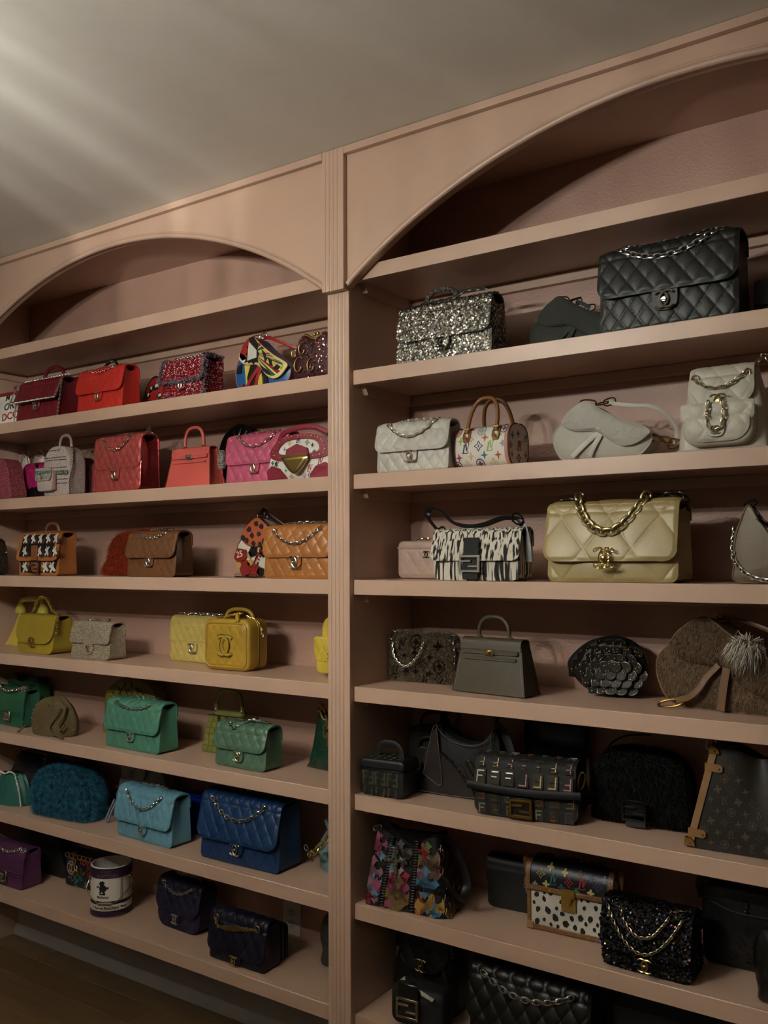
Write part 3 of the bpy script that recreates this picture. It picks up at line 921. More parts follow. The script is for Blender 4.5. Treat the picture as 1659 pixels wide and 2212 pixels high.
def kelly(nm, label, pos, w, h, d, m, mt, wtop=.76, hand=.09, stitch=None, hx=.21, strapm=None, group=None, edge=None):
    r = root(nm, label, 'handbag', *pos, group=group)
    tp = wtop - 1
    # trapezoid: full width w at the base
    def hw(z): return w / 2 * (1 + tp * z / h)
    def dep(z): return d / 2 * (1 - .55 * z / h)
    for nme, sg in (('front_panel', -1), ('back_panel', 1)):
        z = np.linspace(.002, h - .004, 14); s = np.linspace(-1, 1, 16)
        Z, S = np.meshgrid(z, s, indexing='ij')
        P = np.stack([S * hw(Z), sg * (dep(Z) + .002 * (1 - S ** 2) * np.sin(PI * Z / h)), Z], -1)
        mm = M(); mm.shell(P, .003, None, sgn=-1 if sg < 0 else 1); mm.build(nme, m, r)
    # gussets
    for sg in (-1, 1):
        z = np.linspace(.002, h - .008, 12); v = np.linspace(-1, 1, 9)
        Z, V = np.meshgrid(z, v, indexing='ij')
        ins = .004 + .45 * dep(Z) * (1 - np.abs(V)) * (Z / h) ** 1.2
        P = np.stack([sg * (hw(Z) - ins), V * (dep(Z) - .003), Z], -1)
        mm = M(); mm.shell(P, .0015, None, sgn=-sg if sg < 0 else -sg); mm.build('gusset', m, r)
    mm = M(); mm.bbox(-w / 2 + .003, w / 2 - .003, -d / 2 + .003, d / 2 - .003, .0015, .005, .001)
    mm.build('base', m, r)
    ft = M()
    for x in (-.4, .4):
        for y in (-.38, .38): ft.cyl((x * w, y * d, 0), (x * w, y * d, .003), .0035, 8)
    ft.build('feet', mt, r)
    # flap: top and short front drop, notched at the sides
    zt = h; fw = hw(h) + .003
    drop = .20 * h
    yy = lambda z: -(dep(z) + .0045)
    prof = [(dep(h * .8) + .002, h * .78), (dep(h) + .003, h - .004), (dep(h) * .5, h + .001), (-dep(h) * .5, h + .001), (yy(h) + .001, h - .003), (yy(h * .9), h * .9), (yy(h - drop), h - drop)]
    P2 = resample(np.array(prof), step=.005); s = np.linspace(-1, 1, 20)
    P = np.stack([np.broadcast_to(s * fw, (len(P2), 20)) * (1 + .06 * np.clip((h - P2[:, 1]) / h, 0, 1)[:, None]), np.repeat(P2[:, :1], 20, 1), np.repeat(P2[:, 1:], 20, 1)], -1)
    mm = M(); mm.shell(P, .003, None, sgn=1); mm.build('flap', m, r)
    # two belt straps + plate + turn lock
    z1 = h - drop - .006
    sm = strapm or m
    for k, (zz, ww_, hh) in enumerate(((z1, hw(z1) * .92, .011), (z1 - .017, hw(z1) * .86, .008))):
        y = yy(zz) - .0028 + .0012 * k
        mm = M(); o = rrect(ww_ * 2, hh, hh * .4, 4, zz - hh / 2)
        mm.plate(o, y, .0025, .0006); mm.build('belt', sm, r)
    mm = M(); mm.plate(rrect(w * .13, .017, .002, 3, z1 - .0085), yy(z1) - .0055, .0022, .0006)
    pl = mm.build('lock_plate', mt, r)
    mm = M(); mm.cyl((0, yy(z1) - .0054, z1), (0, yy(z1) - .012, z1), .0046, 12); mm.bbox(-.007, .007, yy(z1) - .0145, yy(z1) - .0115, z1 - .0028, z1 + .0028, .0008)
    mm.build('turn_lock', mt, pl)
    p = arc_handle(-hx * w, hx * w, h + .006, h + hand, -.004, 30)
    handle(r, p, .0058 if w > .2 else .005, m, n=10)
    rg = M()
    for sx in (-1, 1):
        eyelet(rg, (sx * hx * w, -.004, h + .006), .006, .0014); rg.bbox(sx * hx * w - .008, sx * hx * w + .008, -.009, .004, h + .0012, h + .004, .001)
    rg.build('handle_ring', mt, r)
    if stitch:
        st = M()
        for sx in (-1, 1):
            zz = np.linspace(.006, h * .76, 34)
            for a, b in zip(zz[:-1:1], zz[1::1]):
                x0, x1 = sx * (hw(a) - .005), sx * (hw(b) - .005); c = .3
                st.tube([(x0, -dep(a) - .0016, a), (x1 + (x0 - x1) * c, -dep(b) - .0016, b - (b - a) * c)], .0005, 4)
        for zz in (z1 + .0045, z1 - .0045, z1 - .020):
            xs = np.linspace(-hw(z1) * .88, hw(z1) * .88, 44)
            for a, b in zip(xs[:-1], xs[1:]):
                if abs((a + b) / 2) < w * .07 and zz > z1 - .01: continue
                st.tube([(a, yy(zz) - .0030, zz), (a + (b - a) * .65, yy(zz) - .0030, zz)], .0005, 4)
        st.build('stitching', stitch, r, kind='stuff', smooth=False)
    if edge:
        z = np.linspace(.002, h - .004, 10)
        for sg in (-1, 1):
            for sy in (-1, 1): M().tube(np.stack([sg * hw(z), sy * (dep(z) + .0005), z], -1), .0014, 5).build('edging', edge, r)
    return r, hw, dep

SAD_BODY = [(0, .40), (.02, .55), (.10, .68), (.22, .84), (.35, .97), (.42, .95), (.55, .80), (.75, .6), (.95, .42), (1., .33), (.96, .18), (.87, .05), (.72, 0), (.3, 0), (.11, .05), (.03, .2)]
SAD_FLAP = [(.125, .66), (.14, .75), (.2, .86), (.30, .97), (.37, 1.), (.44, .94), (.55, .81), (.75, .62), (.985, .44), (.96, .34), (.86, .24), (.75, .215), (.64, .28), (.56, .38), (.50, .46), (.42, .505), (.28, .52), (.18, .57)]
def saddle(nm, label, pos, w, h, d, m, fm, mt, strapm, em=None, sp=None, stir=True, hair=None, tilt=0, bulge=.012, cat='handbag'):
    r = root(nm, label, cat, *pos)
    def T(o): return np.array([((x - .5) * w, z * h) for x, z in o])
    bo = dense(smoothpath(T(SAD_BODY), 120, True), .005); bo[:, 1] = np.maximum(bo[:, 1], .0003)
    b = M(); b.pillow(bo, d / 2 - .004, bulge, 12, .6); bob = b.build('body', m, r)
    yb = -(d / 2 + bulge * .8)
    fo = dense(smoothpath(T(SAD_FLAP), 120, True), .004)
    f = M(); f.pillow(fo, .003, .004, 7, .5, y=yb - .0015); fob = f.build('flap', fm, r)
    e = M()
    fo2 = np.stack([fo[:, 0], np.full(len(fo), yb - .0025), fo[:, 1]], -1); e.tube(fo2, .0019, 6, closed=True); e.build('edging', em or strapm, r); e = M()
    bo2 = np.stack([bo[:, 0], np.full(len(bo), -(d / 2 - .004)), bo[:, 1]], -1); e.tube(bo2, .0018, 6, closed=True)
    e.build('edging', em or strapm, r)
    if stir:
        for xa, xb in ((.22, .50), (.40, .535)):
            p = np.array([((xa - .5) * w, yb - .001, .012), ((xa * .55 + xb * .45 - .5) * w, yb - .004, .26 * h), ((xb - .5) * w, yb - .002, .47 * h)])
            strap(r, smoothpath(p, 12), .014, .003, strapm, 'stirrup_strap', up=(0, -1, 0))
    if sp:
        q = smoothpath(np.array([((x - .5) * w, y, z * h) for x, y, z in sp]), 40)
        strap(r, q, .011, .004, strapm, 'shoulder_strap')
        hwd = M()
        for k in (0, -1):
            c = q[k]
            ctr, nn = link_verts(c, (1, 0, .2), (0, -1, 0), .016, .009, .002, 14); hwd.tube(ctr, .002, 6, closed=True, up=nn)
        # letter shaped ring at the upper left of the flap
        c = np.array(((.36 - .5) * w, 0, 1.0 * h))
        ctr, nn = link_verts(c + (-.01, 0, .004), (1, 0, -.15), (0, -1, 0), .022, .009, .002, 16); hwd.tube(ctr, .0022, 6, closed=True, up=nn)
        ctr, nn = link_verts(c + (.03, 0, 0), (1, 0, .1), (0, -.6, 1), .016, .008, .002, 14); hwd.tube(ctr, .0018, 6, closed=True, up=nn)
        hwd.build('strap_hardware', mt, r)
    def surf(u, v):
        x, z = (u - .5) * w, v * h
        return ((x, yb - .0075, z), (0, -1, 0))
    return r, yb, T, bob, fob

def qpanel(parent, m, w, h, Rc, y, q, z0=0, name='quilted_panel', th=.003, bulge=.003, cx=0, Rb=None):
    nx, nz = int(w / .003), int(h / .003)
    T, S = np.meshgrid(np.linspace(0, 1, nz), np.linspace(-1, 1, nx), indexing='ij')
    Z = T * h; HW = np.maximum(hw_of(Z, w, h, Rc if Rb is None else Rb, Rc, 0), .001)
    X = S * HW
    e = np.clip((HW - np.abs(X)) / .006, 0, 1) * np.clip(np.minimum(Z, h - Z) / .006, 0, 1)
    P = np.stack([X + cx, y - bulge * (1 - S ** 2) * np.sin(PI * T), Z + z0], -1)
    mm = M(); mm.shell(P, th, quilt(X, Z, *q) * e if q else None, sgn=-1)
    return mm.build(name, m, parent, ang=60)

def rslab(w, h, Rb, Rt, y0, y1, f, z0=0, cx=0, bulge=0):
    """rounded slab between y0 and y1 with filleted edges f"""
    o = dense(rrect(w, h, Rb, 6, z0, Rt, cx), .008)
    c = np.array((cx, z0 + h / 2))
    L = []
    def ins(p, k): 
        v = p - c; s = np.maximum(1 - k / (np.abs(v).max(0) + 1e-9), 0); return c + v * s
    n = 4
    for i in range(n + 1):
        a = PI / 2 * i / n
        p = ins(o, f * (1 - math.sin(a))); L.append(np.stack([p[:, 0], np.full(len(p), y0 + f * (1 - math.cos(a)) ), p[:, 1]], -1))
    L = [l for l in L]
    fr = []
    for k in (.05, .35, .65, .85):
        p = ins(o, f); p = c + (p - c) * k; fr.append(np.stack([p[:, 0], np.full(len(p), y0 - bulge * (1 - k * k)), p[:, 1]], -1))
    bk = []
    for i in range(n + 1):
        a = PI / 2 * i / n
        p = ins(o, f * (1 - math.cos(a))); bk.append(np.stack([p[:, 0], np.full(len(p), y1 - f + f * math.sin(a)), p[:, 1]], -1))
    for k in (.85, .5, .05):
        p = ins(o, f); p = c + (p - c) * k; bk.append(np.stack([p[:, 0], np.full(len(p), y1), p[:, 1]], -1))
    # front fillet must run from the flat (y0) to the side: order flat -> edge
    fe = []
    for i in range(n + 1):
        a = PI / 2 * i / n
        p = ins(o, f * (1 - math.sin(a))); fe.append(np.stack([p[:, 0], np.full(len(p), y0 + f * (1 - math.cos(a))), p[:, 1]], -1))
    return M().rings(np.array(fr + fe + bk))

def ff_buckle(parent, mt, cx, y, cz, w, h, t=.006, th=.004, name='buckle'):
    m = M()
    m.bbox(cx - w / 2, cx + w / 2, y - th, y, cz + h / 2 - t, cz + h / 2, .0006); m.bbox(cx - w / 2, cx + w / 2, y - th, y, cz - h / 2, cz - h / 2 + t, .0006)
    m.bbox(cx - w / 2, cx - w / 2 + t, y - th, y, cz - h / 2 + t, cz + h / 2 - t, .0006); m.bbox(cx + w / 2 - t, cx + w / 2, y - th, y, cz - h / 2 + t, cz + h / 2 - t, .0006)
    m.bbox(cx - w / 2 + t, cx + w * .08, y - th, y, cz + h * .10, cz + h * .10 + t * .8, .0005)
    m.bbox(cx - w * .06, cx + w / 2 - t, y - th, y, cz - h * .10 - t * .8, cz - h * .10, .0005)
    return m.build(name, mt, parent)
# ================================================================== LEFT BAY
def Q(px=.034, pz=.048, a=.004): return (px, pz, a)
WINE, RED = leather('6e1520', .35), leather('c42414', .45)

# ---- shelf 2: reds
r = root('lettered_pouch', 'white pouch with black and red lettering and a red top, leftmost on its shelf', 'pouch', -3.405, .100, SZ(2))
m = M(); m.rings(np.array([np.stack([x, y, z], -1) for x, y, z in [((.135 - .012 * abs(t - .5)) * np.cos(np.linspace(0, 2 * PI, 40, endpoint=False)).clip(-1, 1) * 1.0, np.sin(np.linspace(0, 2 * PI, 40, endpoint=False)) * (.036 * (1 - t ** 2 * .7) + .004), np.full(40, .001 + t * .135)) for t in np.linspace(0, 1, 12)]]))
m.build('body', cloth('d8d4c8', .7), r)
def pouch_y(x, z):
    t = min(1, max(0, z / .135)); a = .135 - .012 * abs(t - .5); b = .036 * (1 - t * t * .7) + .004
    return -b * math.sqrt(max(0, 1 - (x / a) ** 2))
ps = plane_surf(pouch_y)
for txt, x, z, s, c, n in (('OR', .056, .072, .042, '14110f', 'print'), ('M', .034, .112, .036, '14110f', 'print'), ('DCO', .070, .030, .042, '9c1a18', 'print')):
    d = M(); decal(d, text_polys(txt, .02), x, z, s, ps, rot=8); d.build(n, mat(c, .6, 0, None, 0, 0), r, smooth=False)
m = M(); m.tube(np.stack([.118 * np.cos(np.linspace(0, PI * 2, 40)), .014 * np.sin(np.linspace(0, PI * 2, 40)), np.full(40, .140)], -1), .008, 8); m.build('top_band', leather('8c1a1c'), r)
m = M(); m.tube(smoothpath([(.06, 0, .146), (.085, -.02, .160), (.11, -.03, .140), (.117, -.034, .105)], 20), .006, 8); m.build('zip_pull', leather('8c1a1c'), r)

r, yb, yf = flap_bag('handle_flap_bag', 'burgundy bag with silver chain trim on every edge and a round top handle', (-3.135, .105, SZ(2)), .275, .172, .105, WINE, SILVER, (.042, .9, .003), fl=.55, dt=.6, ch=None, logo=.034, gap=.006, ext=.02, fold=.012)
c = M()
tl = np.linspace(-.146, .146, 40)
chain(c, np.stack([tl, np.array([yf(yf.zb + .004) - .006] * 40), np.full(40, yf.zb + .003)], -1), .008, .0012)
for sx in (-1, 1):
    zz = np.linspace(yf.zb + .005, .168, 20); chain(c, np.stack([np.full(20, sx * .146), [yf(z) - .003 for z in zz], zz], -1), .008, .0012)
    zz = np.linspace(.004, .15, 20); chain(c, np.stack([np.full(20, sx * .142), [yb(.14, z) - .004 for z in zz], zz], -1), .008, .0012)
chain(c, np.stack([tl * .96, np.full(40, -.068), np.full(40, .005)], -1), .008, .0012)
chain(c, np.stack([tl, np.full(40, -.01), np.full(40, .180)], -1), .009, .0013)
c.build('chain_trim', SILVER, r)
handle(r, arc_handle(-.055, .075, .17, .228, .02), .0075, WINE)

r, yb, yf = flap_bag('quilted_flap_bag', 'bright red quilted flap bag between the burgundy bag and the red tweed bag', (-2.738, .085, SZ(2)), .257, .168, .085, RED, PALEG, Q(.036, .052, .0022), fl=.58, ch=(.30, .97, .88), lm=RED, logo=.034, gap=.006, ext=.010)
r = root('chain_handle_bag', 'black bag standing behind the bright red flap bag, only its chain-wrapped handle showing', 'handbag', -2.905, .232, SZ(2))
M().bbox(-.07, .07, -.03, .03, .0005, .150, .008).build('body', leather('17120f'), r)
p = arc_handle(-.05, .05, .148, .243, 0); handle(r, p, .006, leather('17120f'))
c = M(); chain(c, p + np.array((0, -.006, 0)), .009, .0012); c.build('chain', SILVER, r)

r = root('dome_bag', 'small red dome bag with black and white patches half hidden by the red tweed bag', 'handbag', -2.598, .215, SZ(2))
o = dense(smoothpath([(-.065, .001), (-.062, .05), (-.045, .10), (-.01, .135), (.03, .13), (.058, .10), (.07, .04), (.07, .001), (0, .0005)], 60, True), .005); o[:, 1] = np.maximum(o[:, 1], .0004)
m = M(); m.pillow(o, .026, .012); m.build('body', leather('9c1814'), r)
d1, d2 = M(), M(); rg = random.Random(3); sf = plane_surf(lambda x, z: -.040 + .012 * min(1, ((x / .065) ** 2 + ((z - .065) / .07) ** 2)) )
for k in range(9):
    x, z = rg.uniform(-.05, .05), rg.uniform(.015, .11)
    decal(d1, [[(-.9, -.7), (.8, -.9), (1, .6), (-.6, .9)]], x, z, .013, sf, rot=rg.uniform(0, 90), off=.002, th=.004)
    decal(d2, [[(-.9, -.6), (.8, -.5), (.6, .6), (-.6, .5)]], x + .004, z + .003, .008, sf, rot=rg.uniform(0, 90), off=.003, th=.004)
d1.build('black_patches', leather('15110f'), r, smooth=False); d2.build('white_patches', leather('c9c2b5'), r, smooth=False)
m = M(); m.tube(np.stack([o[:, 0], np.full(len(o), -.026), o[:, 1]], -1), .004, 6, closed=True); m.build('piping', leather('15110f'), r)

TWR = tweed(('8a1218', '9c141c', '6a0c14', 'a81822', '5a0a12', 'cfc0c4', '8a1218', '2a1216'), 240, (1, 1, 1.5))
r, yb, yf = flap_bag('tweed_flap_bag', 'red and white tweed flap bag with frayed lilac-grey edges', (-2.296, .092, SZ(2)), .205, .148, .10, TWR, SILVER, None, fl=.60, ch=None, logo=.032, gap=.007, ext=.006, Rf=.016, bulge=.006)
fr = M(); s = .104
zz = np.linspace(yf.zb + .004, .150, 20)
for sx in (-1, 1): fr.tube(np.stack([np.full(20, sx * s), [yf(z) - .004 for z in zz], zz], -1), .0042, 6)
fr.tube(np.stack([np.linspace(-s, s, 20), np.full(20, yf(yf.zb + .004) - .004), np.full(20, yf.zb + .002)], -1), .0042, 6)
fr.tube(np.stack([np.full(20, .103), np.linspace(-.055, .045, 20) , np.full(20, .148)], -1), .004, 6)
fr.tube(np.stack([np.full(20, .1025), -.052 + .012 * np.linspace(0, 1, 20), np.linspace(.004, .13, 20)], -1), .0038, 6)
fr.tube(np.stack([np.linspace(-s, s, 20), np.full(20, -.054), np.full(20, .006)], -1), .0038, 6)
fr.build('frayed_edge', tweed(('8a7a88', '9a8a94', '5a4a58', '2a2024'), 420), r)
fur(fr, 2200, .010, hairmat('20181a', 'a898a4'), r, k=.1, wid=.0006, seed=4, name='frayed_threads')
c = M(); chain(c, np.stack([np.linspace(-.07, .08, 30), np.full(30, -.012), np.full(30, .1555)], -1), .009, .0014); c.build('chain', SILVER, r)

SR = leather('a31a18')
r, yb, T, _, _ = saddle('saddle_bag', 'saddle bag with red, yellow and green ray print, blue body and red straps', (-2.005, .155, SZ(2)), .245, .196, .06, leather('1f5f9a', .35), leather('d8cf86', .35), SILVER, SR, sp=[(.45, -.01, 1.02), (.7, -.02, .90), (.95, -.01, .76), (1.05, 0, .70)])
sf = plane_surf(lambda x, z: yb - .0060)
def inflap(p): return T(p)
cols = {'red': '9c1a14', 'green': '1f5a30', 'yellow': 'd2b93a', 'black': '14110f', 'white': 'd8d4c6'}
ry = {k: M() for k in cols}
f0 = np.array((.40, .70))
tg = [(.50, .86), (.56, .79), (.62, .72), (.68, .66), (.74, .60), (.80, .55), (.86, .50), (.92, .45), (.93, .39), (.88, .32), (.80, .27), (.73, .25), (.66, .29), (.60, .36)]
for i in range(len(tg) - 1):
    a, b = np.array(tg[i]), np.array(tg[i + 1]); mid = (a * .35 + b * .65)
    n = ('red', 'green', 'yellow')[i % 3]
    ry[n].prism(T([f0, mid, a]), lambda x, z: (x, yb - .0092, z), lambda x, z: (x, yb - .002, z))
ry['red'].prism(T([(.15, .68), (.17, .76), (.22, .86), (.30, .95), (.37, .985), (.43, .93), (.42, .80), (.40, .68), (.30, .62), (.20, .60)]), lambda x, z: (x, yb - .0090, z), lambda x, z: (x, yb - .002, z))
ry['white'].prism(T([(.145, .63), (.17, .74), (.26, .67), (.30, .58), (.22, .555)]), lambda x, z: (x, yb - .0090, z), lambda x, z: (x, yb - .002, z))
bb_ = [(.33, .965), (.40, .985), (.46, .90), (.50, .83), (.485, .74), (.52, .66), (.49, .60), (.50, .52), (.44, .535), (.41, .51), (.37, .55), (.33, .53), (.30, .57), (.25, .55), (.30, .66), (.27, .70), (.33, .76), (.29, .82), (.35, .88)]
ry['black'].prism(T(bb_), lambda x, z: (x, yb - .0105, z), lambda x, z: (x, yb - .004, z))
rg = random.Random(8)
for k in range(14):
    t = k / 13; P = T([(.335 + .13 * t, .90 - .16 * t), (.345 + .13 * t, .90 - .16 * t), (.315 + .16 * t, .58 + .03 * t), (.305 + .16 * t, .58 + .03 * t)])
    ry['white'].prism(P[::-1], lambda x, z: (x, yb - .0112, z), lambda x, z: (x, yb - .006, z))
for P in ([(.56, .74), (.63, .66), (.66, .55), (.63, .50), (.60, .60)], [(.66, .60), (.74, .52), (.76, .42), (.71, .44), (.69, .52)], [(.52, .50), (.60, .42), (.68, .36), (.74, .26), (.66, .30), (.58, .37)], [(.76, .38), (.84, .44), (.90, .38), (.82, .34)]): ry['black'].prism(T(P), lambda x, z: (x, yb - .0105, z), lambda x, z: (x, yb - .004, z))
for k in range(0):   # black flowing strokes
    t = k / 15; x0, z0 = .30 + .16 * t, .93 - .22 * t; x1, z1 = .24 + .30 * t + rg.uniform(-.02, .02), .56 + .04 * rg.random()
    P = T([(x0 - .012, z0), (x0 + .016, z0 - .01), ((x0 + x1) / 2 + .03, (z0 + z1) / 2), (x1 + .012, z1), (x1 - .010, z1), ((x0 + x1) / 2 + .0, (z0 + z1) / 2)])
    ry['black'].prism(P, lambda x, z: (x, yb - .0102, z), lambda x, z: (x, yb - .004, z))
for P in ([(.33, .50), (.45, .49), (.52, .42), (.55, .30), (.48, .12), (.42, .03), (.36, .02), (.30, .10), (.27, .30)], [(.56, .36), (.62, .33), (.66, .10), (.60, .03), (.57, .18)], [(.06, .40), (.10, .52), (.16, .55), (.15, .40)]):
    ry['black'].prism(T(P), lambda x, z: (x, yb - .0022, z), lambda x, z: (x, yb + .006, z))
ry['yellow'].prism(T([(.22, .52), (.33, .51), (.29, .32), (.33, .12), (.40, .02), (.28, .02), (.25, .2)]), lambda x, z: (x, yb - .0016, z), lambda x, z: (x, yb + .006, z))
ry['yellow'].prism(T([(.48, .30), (.54, .34), (.56, .12), (.52, .03), (.46, .03)]), lambda x, z: (x, yb - .0030, z), lambda x, z: (x, yb + .006, z))
ry['red'].prism(T([(.13, .16), (.20, .20), (.19, .10), (.14, .08)]), lambda x, z: (x, yb - .0016, z), lambda x, z: (x, yb + .006, z))
for n, mm in ry.items(): mm.build(n + '_print', leather(cols[n], .4), r, smooth=False)
so_ = root('display_stand', 'clear acrylic stand under the ray print saddle bag', 'display stand', -2.03, .075, SZ(2))
m = M(); m.bbox(-.045, .045, -.03, .03, .0003, .004, .001); m.bbox(-.045, .045, -.03, -.027, .004, .012, .001); m.build('base', glassmat('dfe4e4'), so_)

r = root('beaded_bag', 'dark red beaded evening bag with gold frame top beside the fluted post', 'evening bag', -1.720, .065, SZ(2))
o = dense(smoothpath([(-.07, .002), (-.085, .05), (-.07, .10), (-.045, .145), (0, .125), (.045, .145), (.075, .10), (.088, .05), (.07, .002), (0, .0008)], 80, True), .005); o[:, 1] = np.maximum(o[:, 1], .0004)
m = M(); m.pillow(o, .018, .018); m.build('body', cloth('3e0c10', .6), r)
sequins(m, 700, .0021, [(metal('c9b8a0', .15), 3), (metal('7a2a26', .2), 2)], r, 5, .2, 'beads', .003)
g = M()
for cx, cz, s in ((-.045, .045, .022), (-.030, .095, .018), (.005, .040, .020), (-.062, .085, .013)):
    th = np.linspace(0, 1.6 * PI, 24); rr = s * (1 - th / (2.2 * PI) * .8)
    g.tube(np.stack([cx + rr * np.cos(th + 1), np.full(24, -.040), cz + rr * 1.3 * np.sin(th + 1)], -1), .0022, 6)
g.build('gold_swirls', metal('b89a60', .3), r)
g = M(); g.tube(smoothpath([(-.05, -.004, .140), (-.046, -.004, .150), (0, -.006, .131), (.046, -.004, .150), (.07, -.004, .12)], 40), .0045, 8); fo_ = g.build('frame', metal('c2a55c', .25), r)
g = M(); g.sphere((-.008, -.006, .146), .006); g.sphere((.006, -.006, .147), .006); g.build('kiss_clasp', metal('c2a55c', .25), r)

# ---- shelf 3: pinks
r = root('boucle_bag', 'dusty pink boucle bag at the left end of the pink shelf', 'handbag', -3.448, .115, SZ(3)); r.scale = (.66, 1, 1)
o = [(-.15, .001), (-.15, .10), (-.13, .155), (-.08, .178), (.06, .178), (.115, .15), (.145, .09), (.155, .001)]
m = M(); m.pillow(dense(smoothpath(o, 80, True), .006).clip((-1, .0004), (1, 1)), .034, .016); m.build('body', tweed(('9a4a54', '8a3e4a', 'a85a62', '74323e'), 320, (1, 1, 1), .8), r)
m = M(); m.tube(smoothpath([(.03, -.046, .168), (.035, -.052, .10), (.03, -.050, .01)], 20), .002, 6); m.tube(smoothpath([(-.08, -.02, .176), (.0, -.034, .170), (.09, -.03, .158)], 20), .005, 8); m.build('seam', tweed(('7a3640', '6a2c36'), 400), r)

HP = leather('b01260', .5)
r, yb, yf = flap_bag('quilted_flap_bag', 'hot pink quilted bag with a black body, partly behind the tweed backpack', (-3.281, .205, SZ(3)), .235, .162, .06, leather('15100f'), SILVER, Q(.036, .052, .003), fl=.66, fm=HP, ch=None, tab=None, logo=None)
c = M(); p = smoothpath([(-.02, yf(.15) - .006, .152), (.0, yf(.12) - .006, .118), (.035, yf(.10) - .006, .098), (.06, yf(.08) - .008, .085)], 20); chain(c, p, .013, .0024); c.tube(p, .003, 6); c.build('chain_strap', leather('15100f', .3), r)
r = root('clear_acrylic_bag', 'clear acrylic bag with rounded lobes behind the hot pink bag', 'handbag', -3.440, .262, SZ(3)); r.scale = (.85, 1, .95)
m = M()
for cx in (-.075, .06): 
    m.pillow(dense(np.array([(cx + .066 * math.cos(t), .185 + .062 * math.sin(t)) for t in np.linspace(0, 2 * PI, 40, endpoint=False)]), .006), .012, .008)
m.bbox(-.14, .13, -.018, .018, .0005, .135, .006)
m.build('body', glassmat('d8d0be', .12), r)
m = M(); m.tube(arc_handle(-.09, -.02, .13, .225, -.024), .003, 8); m.build('handle', glassmat('d8d0be', .12), r)

TWP = tweed(('c0b2aa', 'b4a49c', 'c8bcb4', 'b8a09c', 'ccc2ba', 'b0a29a', 'c0aca8', '9c9288'), 340, (1, 1, 1.6), .5)
r = root('mini_backpack', 'pale pink and white tweed mini backpack with black thread bands and green braid', 'backpack', -3.005, .092, SZ(3)); r.scale = (.90, .85, 1)
w_, h_ = .180, .198
b = rslab(w_, h_, .02, .075, -.048, .048, .012, .0005, bulge=.006); b.build('body', TWP, r)
zp = M(); oo = dense(rrect(w_ - .012, h_ - .006, .02, 8, .003, .072), .006)
zp.tube(np.stack([oo[:, 0] * 1.03, np.full(len(oo), -.022), oo[:, 1] * 1.012], -1), .0024, 6, closed=True); zp.build('zip', metal('8a8478', .4), r)
bd = M(); rg = random.Random(2)
for z, x0, x1 in ((.180, -.045, .04), (.152, -.080, .078), (.142, -.080, .078), (.112, -.086, .086), (.066, -.088, .088), (.050, -.088, .088)):
    x = x0
    while x < x1:
        L = rg.uniform(.006, .014); bd.tube([(x, -.0555, z + rg.uniform(-.001, .001)), (min(x + L, x1), -.0555, z + rg.uniform(-.001, .001))], .0012, 4); x += L + rg.uniform(.002, .005)
bd.build('black_threads', cloth('14110f'), r)
gb = M(); gb.bbox(-.089, .089, -.0575, -.050, .084, .100, .002); gb.build('green_braid', tweed(('1f4a36', '2c6a4c', 'b8b4a8', '1a2a22', 'c8c4b8'), 420), r)
pk = rslab(.100, .080, .012, .010, -.078, -.056, .005, .022, cx=-.040, bulge=.004); pk.build('pocket', TWP, r)
pf = rslab(.108, .052, .016, .008, -.086, -.0785, .003, .060, cx=-.042, bulge=.002); pfo = pf.build('pocket_flap', tweed(('b8b0a8', 'a8a098', 'c8c2ba', '8c847c'), 300), r)
g2 = M(); g2.bbox(-.094, .010, -.0895, -.0850, .088, .101, .001); g2.build('green_braid', tweed(('1f4a36', '2c6a4c', 'b8b4a8', '1a2a22', 'c8c4b8'), 420), pfo)
pg = M(); pg.bbox(.011, .018, -.077, -.058, .026, .098, .002); pg.build('pocket_gusset', leather('b98a8c'), r)
cc_clasp(pfo, -.045, -.0885, .080, .020, SILVER, False)
handle(r, arc_handle(-.035, .045, .196, .243, 0), .006, leather('b99a9a', .4))
rr = M(); eyelet(rr, (-.035, 0, .198), .007, .0014); eyelet(rr, (.045, 0, .198), .007, .0014); rr.build('handle_ring', SILVER, r)
c = M(); chain(c, smoothpath([(.075, -.01, .185), (.098, -.03, .12), (.10, -.05, .06), (.11, -.055, .006)], 40), .009, .0013); c.build('chain', DARKM, r)

DP = leather('a4505c', .5)
r, yb, yf = flap_bag('quilted_flap_bag', 'dusty pink quilted flap bag mostly hidden behind the metallic pink bag', (-2.885, .215, SZ(3)), .19, .138, .06, DP, SILVER, Q(.034, .05, .003), fl=.55, ch=None, tab=None, logo=None)
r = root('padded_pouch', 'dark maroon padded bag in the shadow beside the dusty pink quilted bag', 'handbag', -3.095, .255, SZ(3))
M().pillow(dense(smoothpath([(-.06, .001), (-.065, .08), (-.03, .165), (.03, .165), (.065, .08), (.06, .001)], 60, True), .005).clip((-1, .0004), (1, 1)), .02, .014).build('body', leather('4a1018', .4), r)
MP = mat('b4504c', .34, .35, (260, .08), 0, .06); MPS = mat('a83a3c', .16, .75, (40, .5), 0, .06)
r, yb, yf = flap_bag('quilted_flap_backpack', 'rose pink metallic quilted backpack with mirror-shiny sides and chain straps', (-2.630, .085, SZ(3)), .250, .208, .09, MP, PALEG, Q(.034, .056, .0045), fl=.62, dt=.8, Rf=.04, gm=MPS, ch=(.28, .93, .74), lm=MP, logo=.036, tab=(.18, .2), fold=.014, gap=.006, pip=MPS, pitch=.013, wire=.0017)
c = M(); chain(c, smoothpath([(.02, .03, .214), (.06, .035, .222), (.085, .03, .240), (.10, .02, .224), (.115, .02, .208)], 24), .012, .0017); c.build('top_chain', PALEG, r)

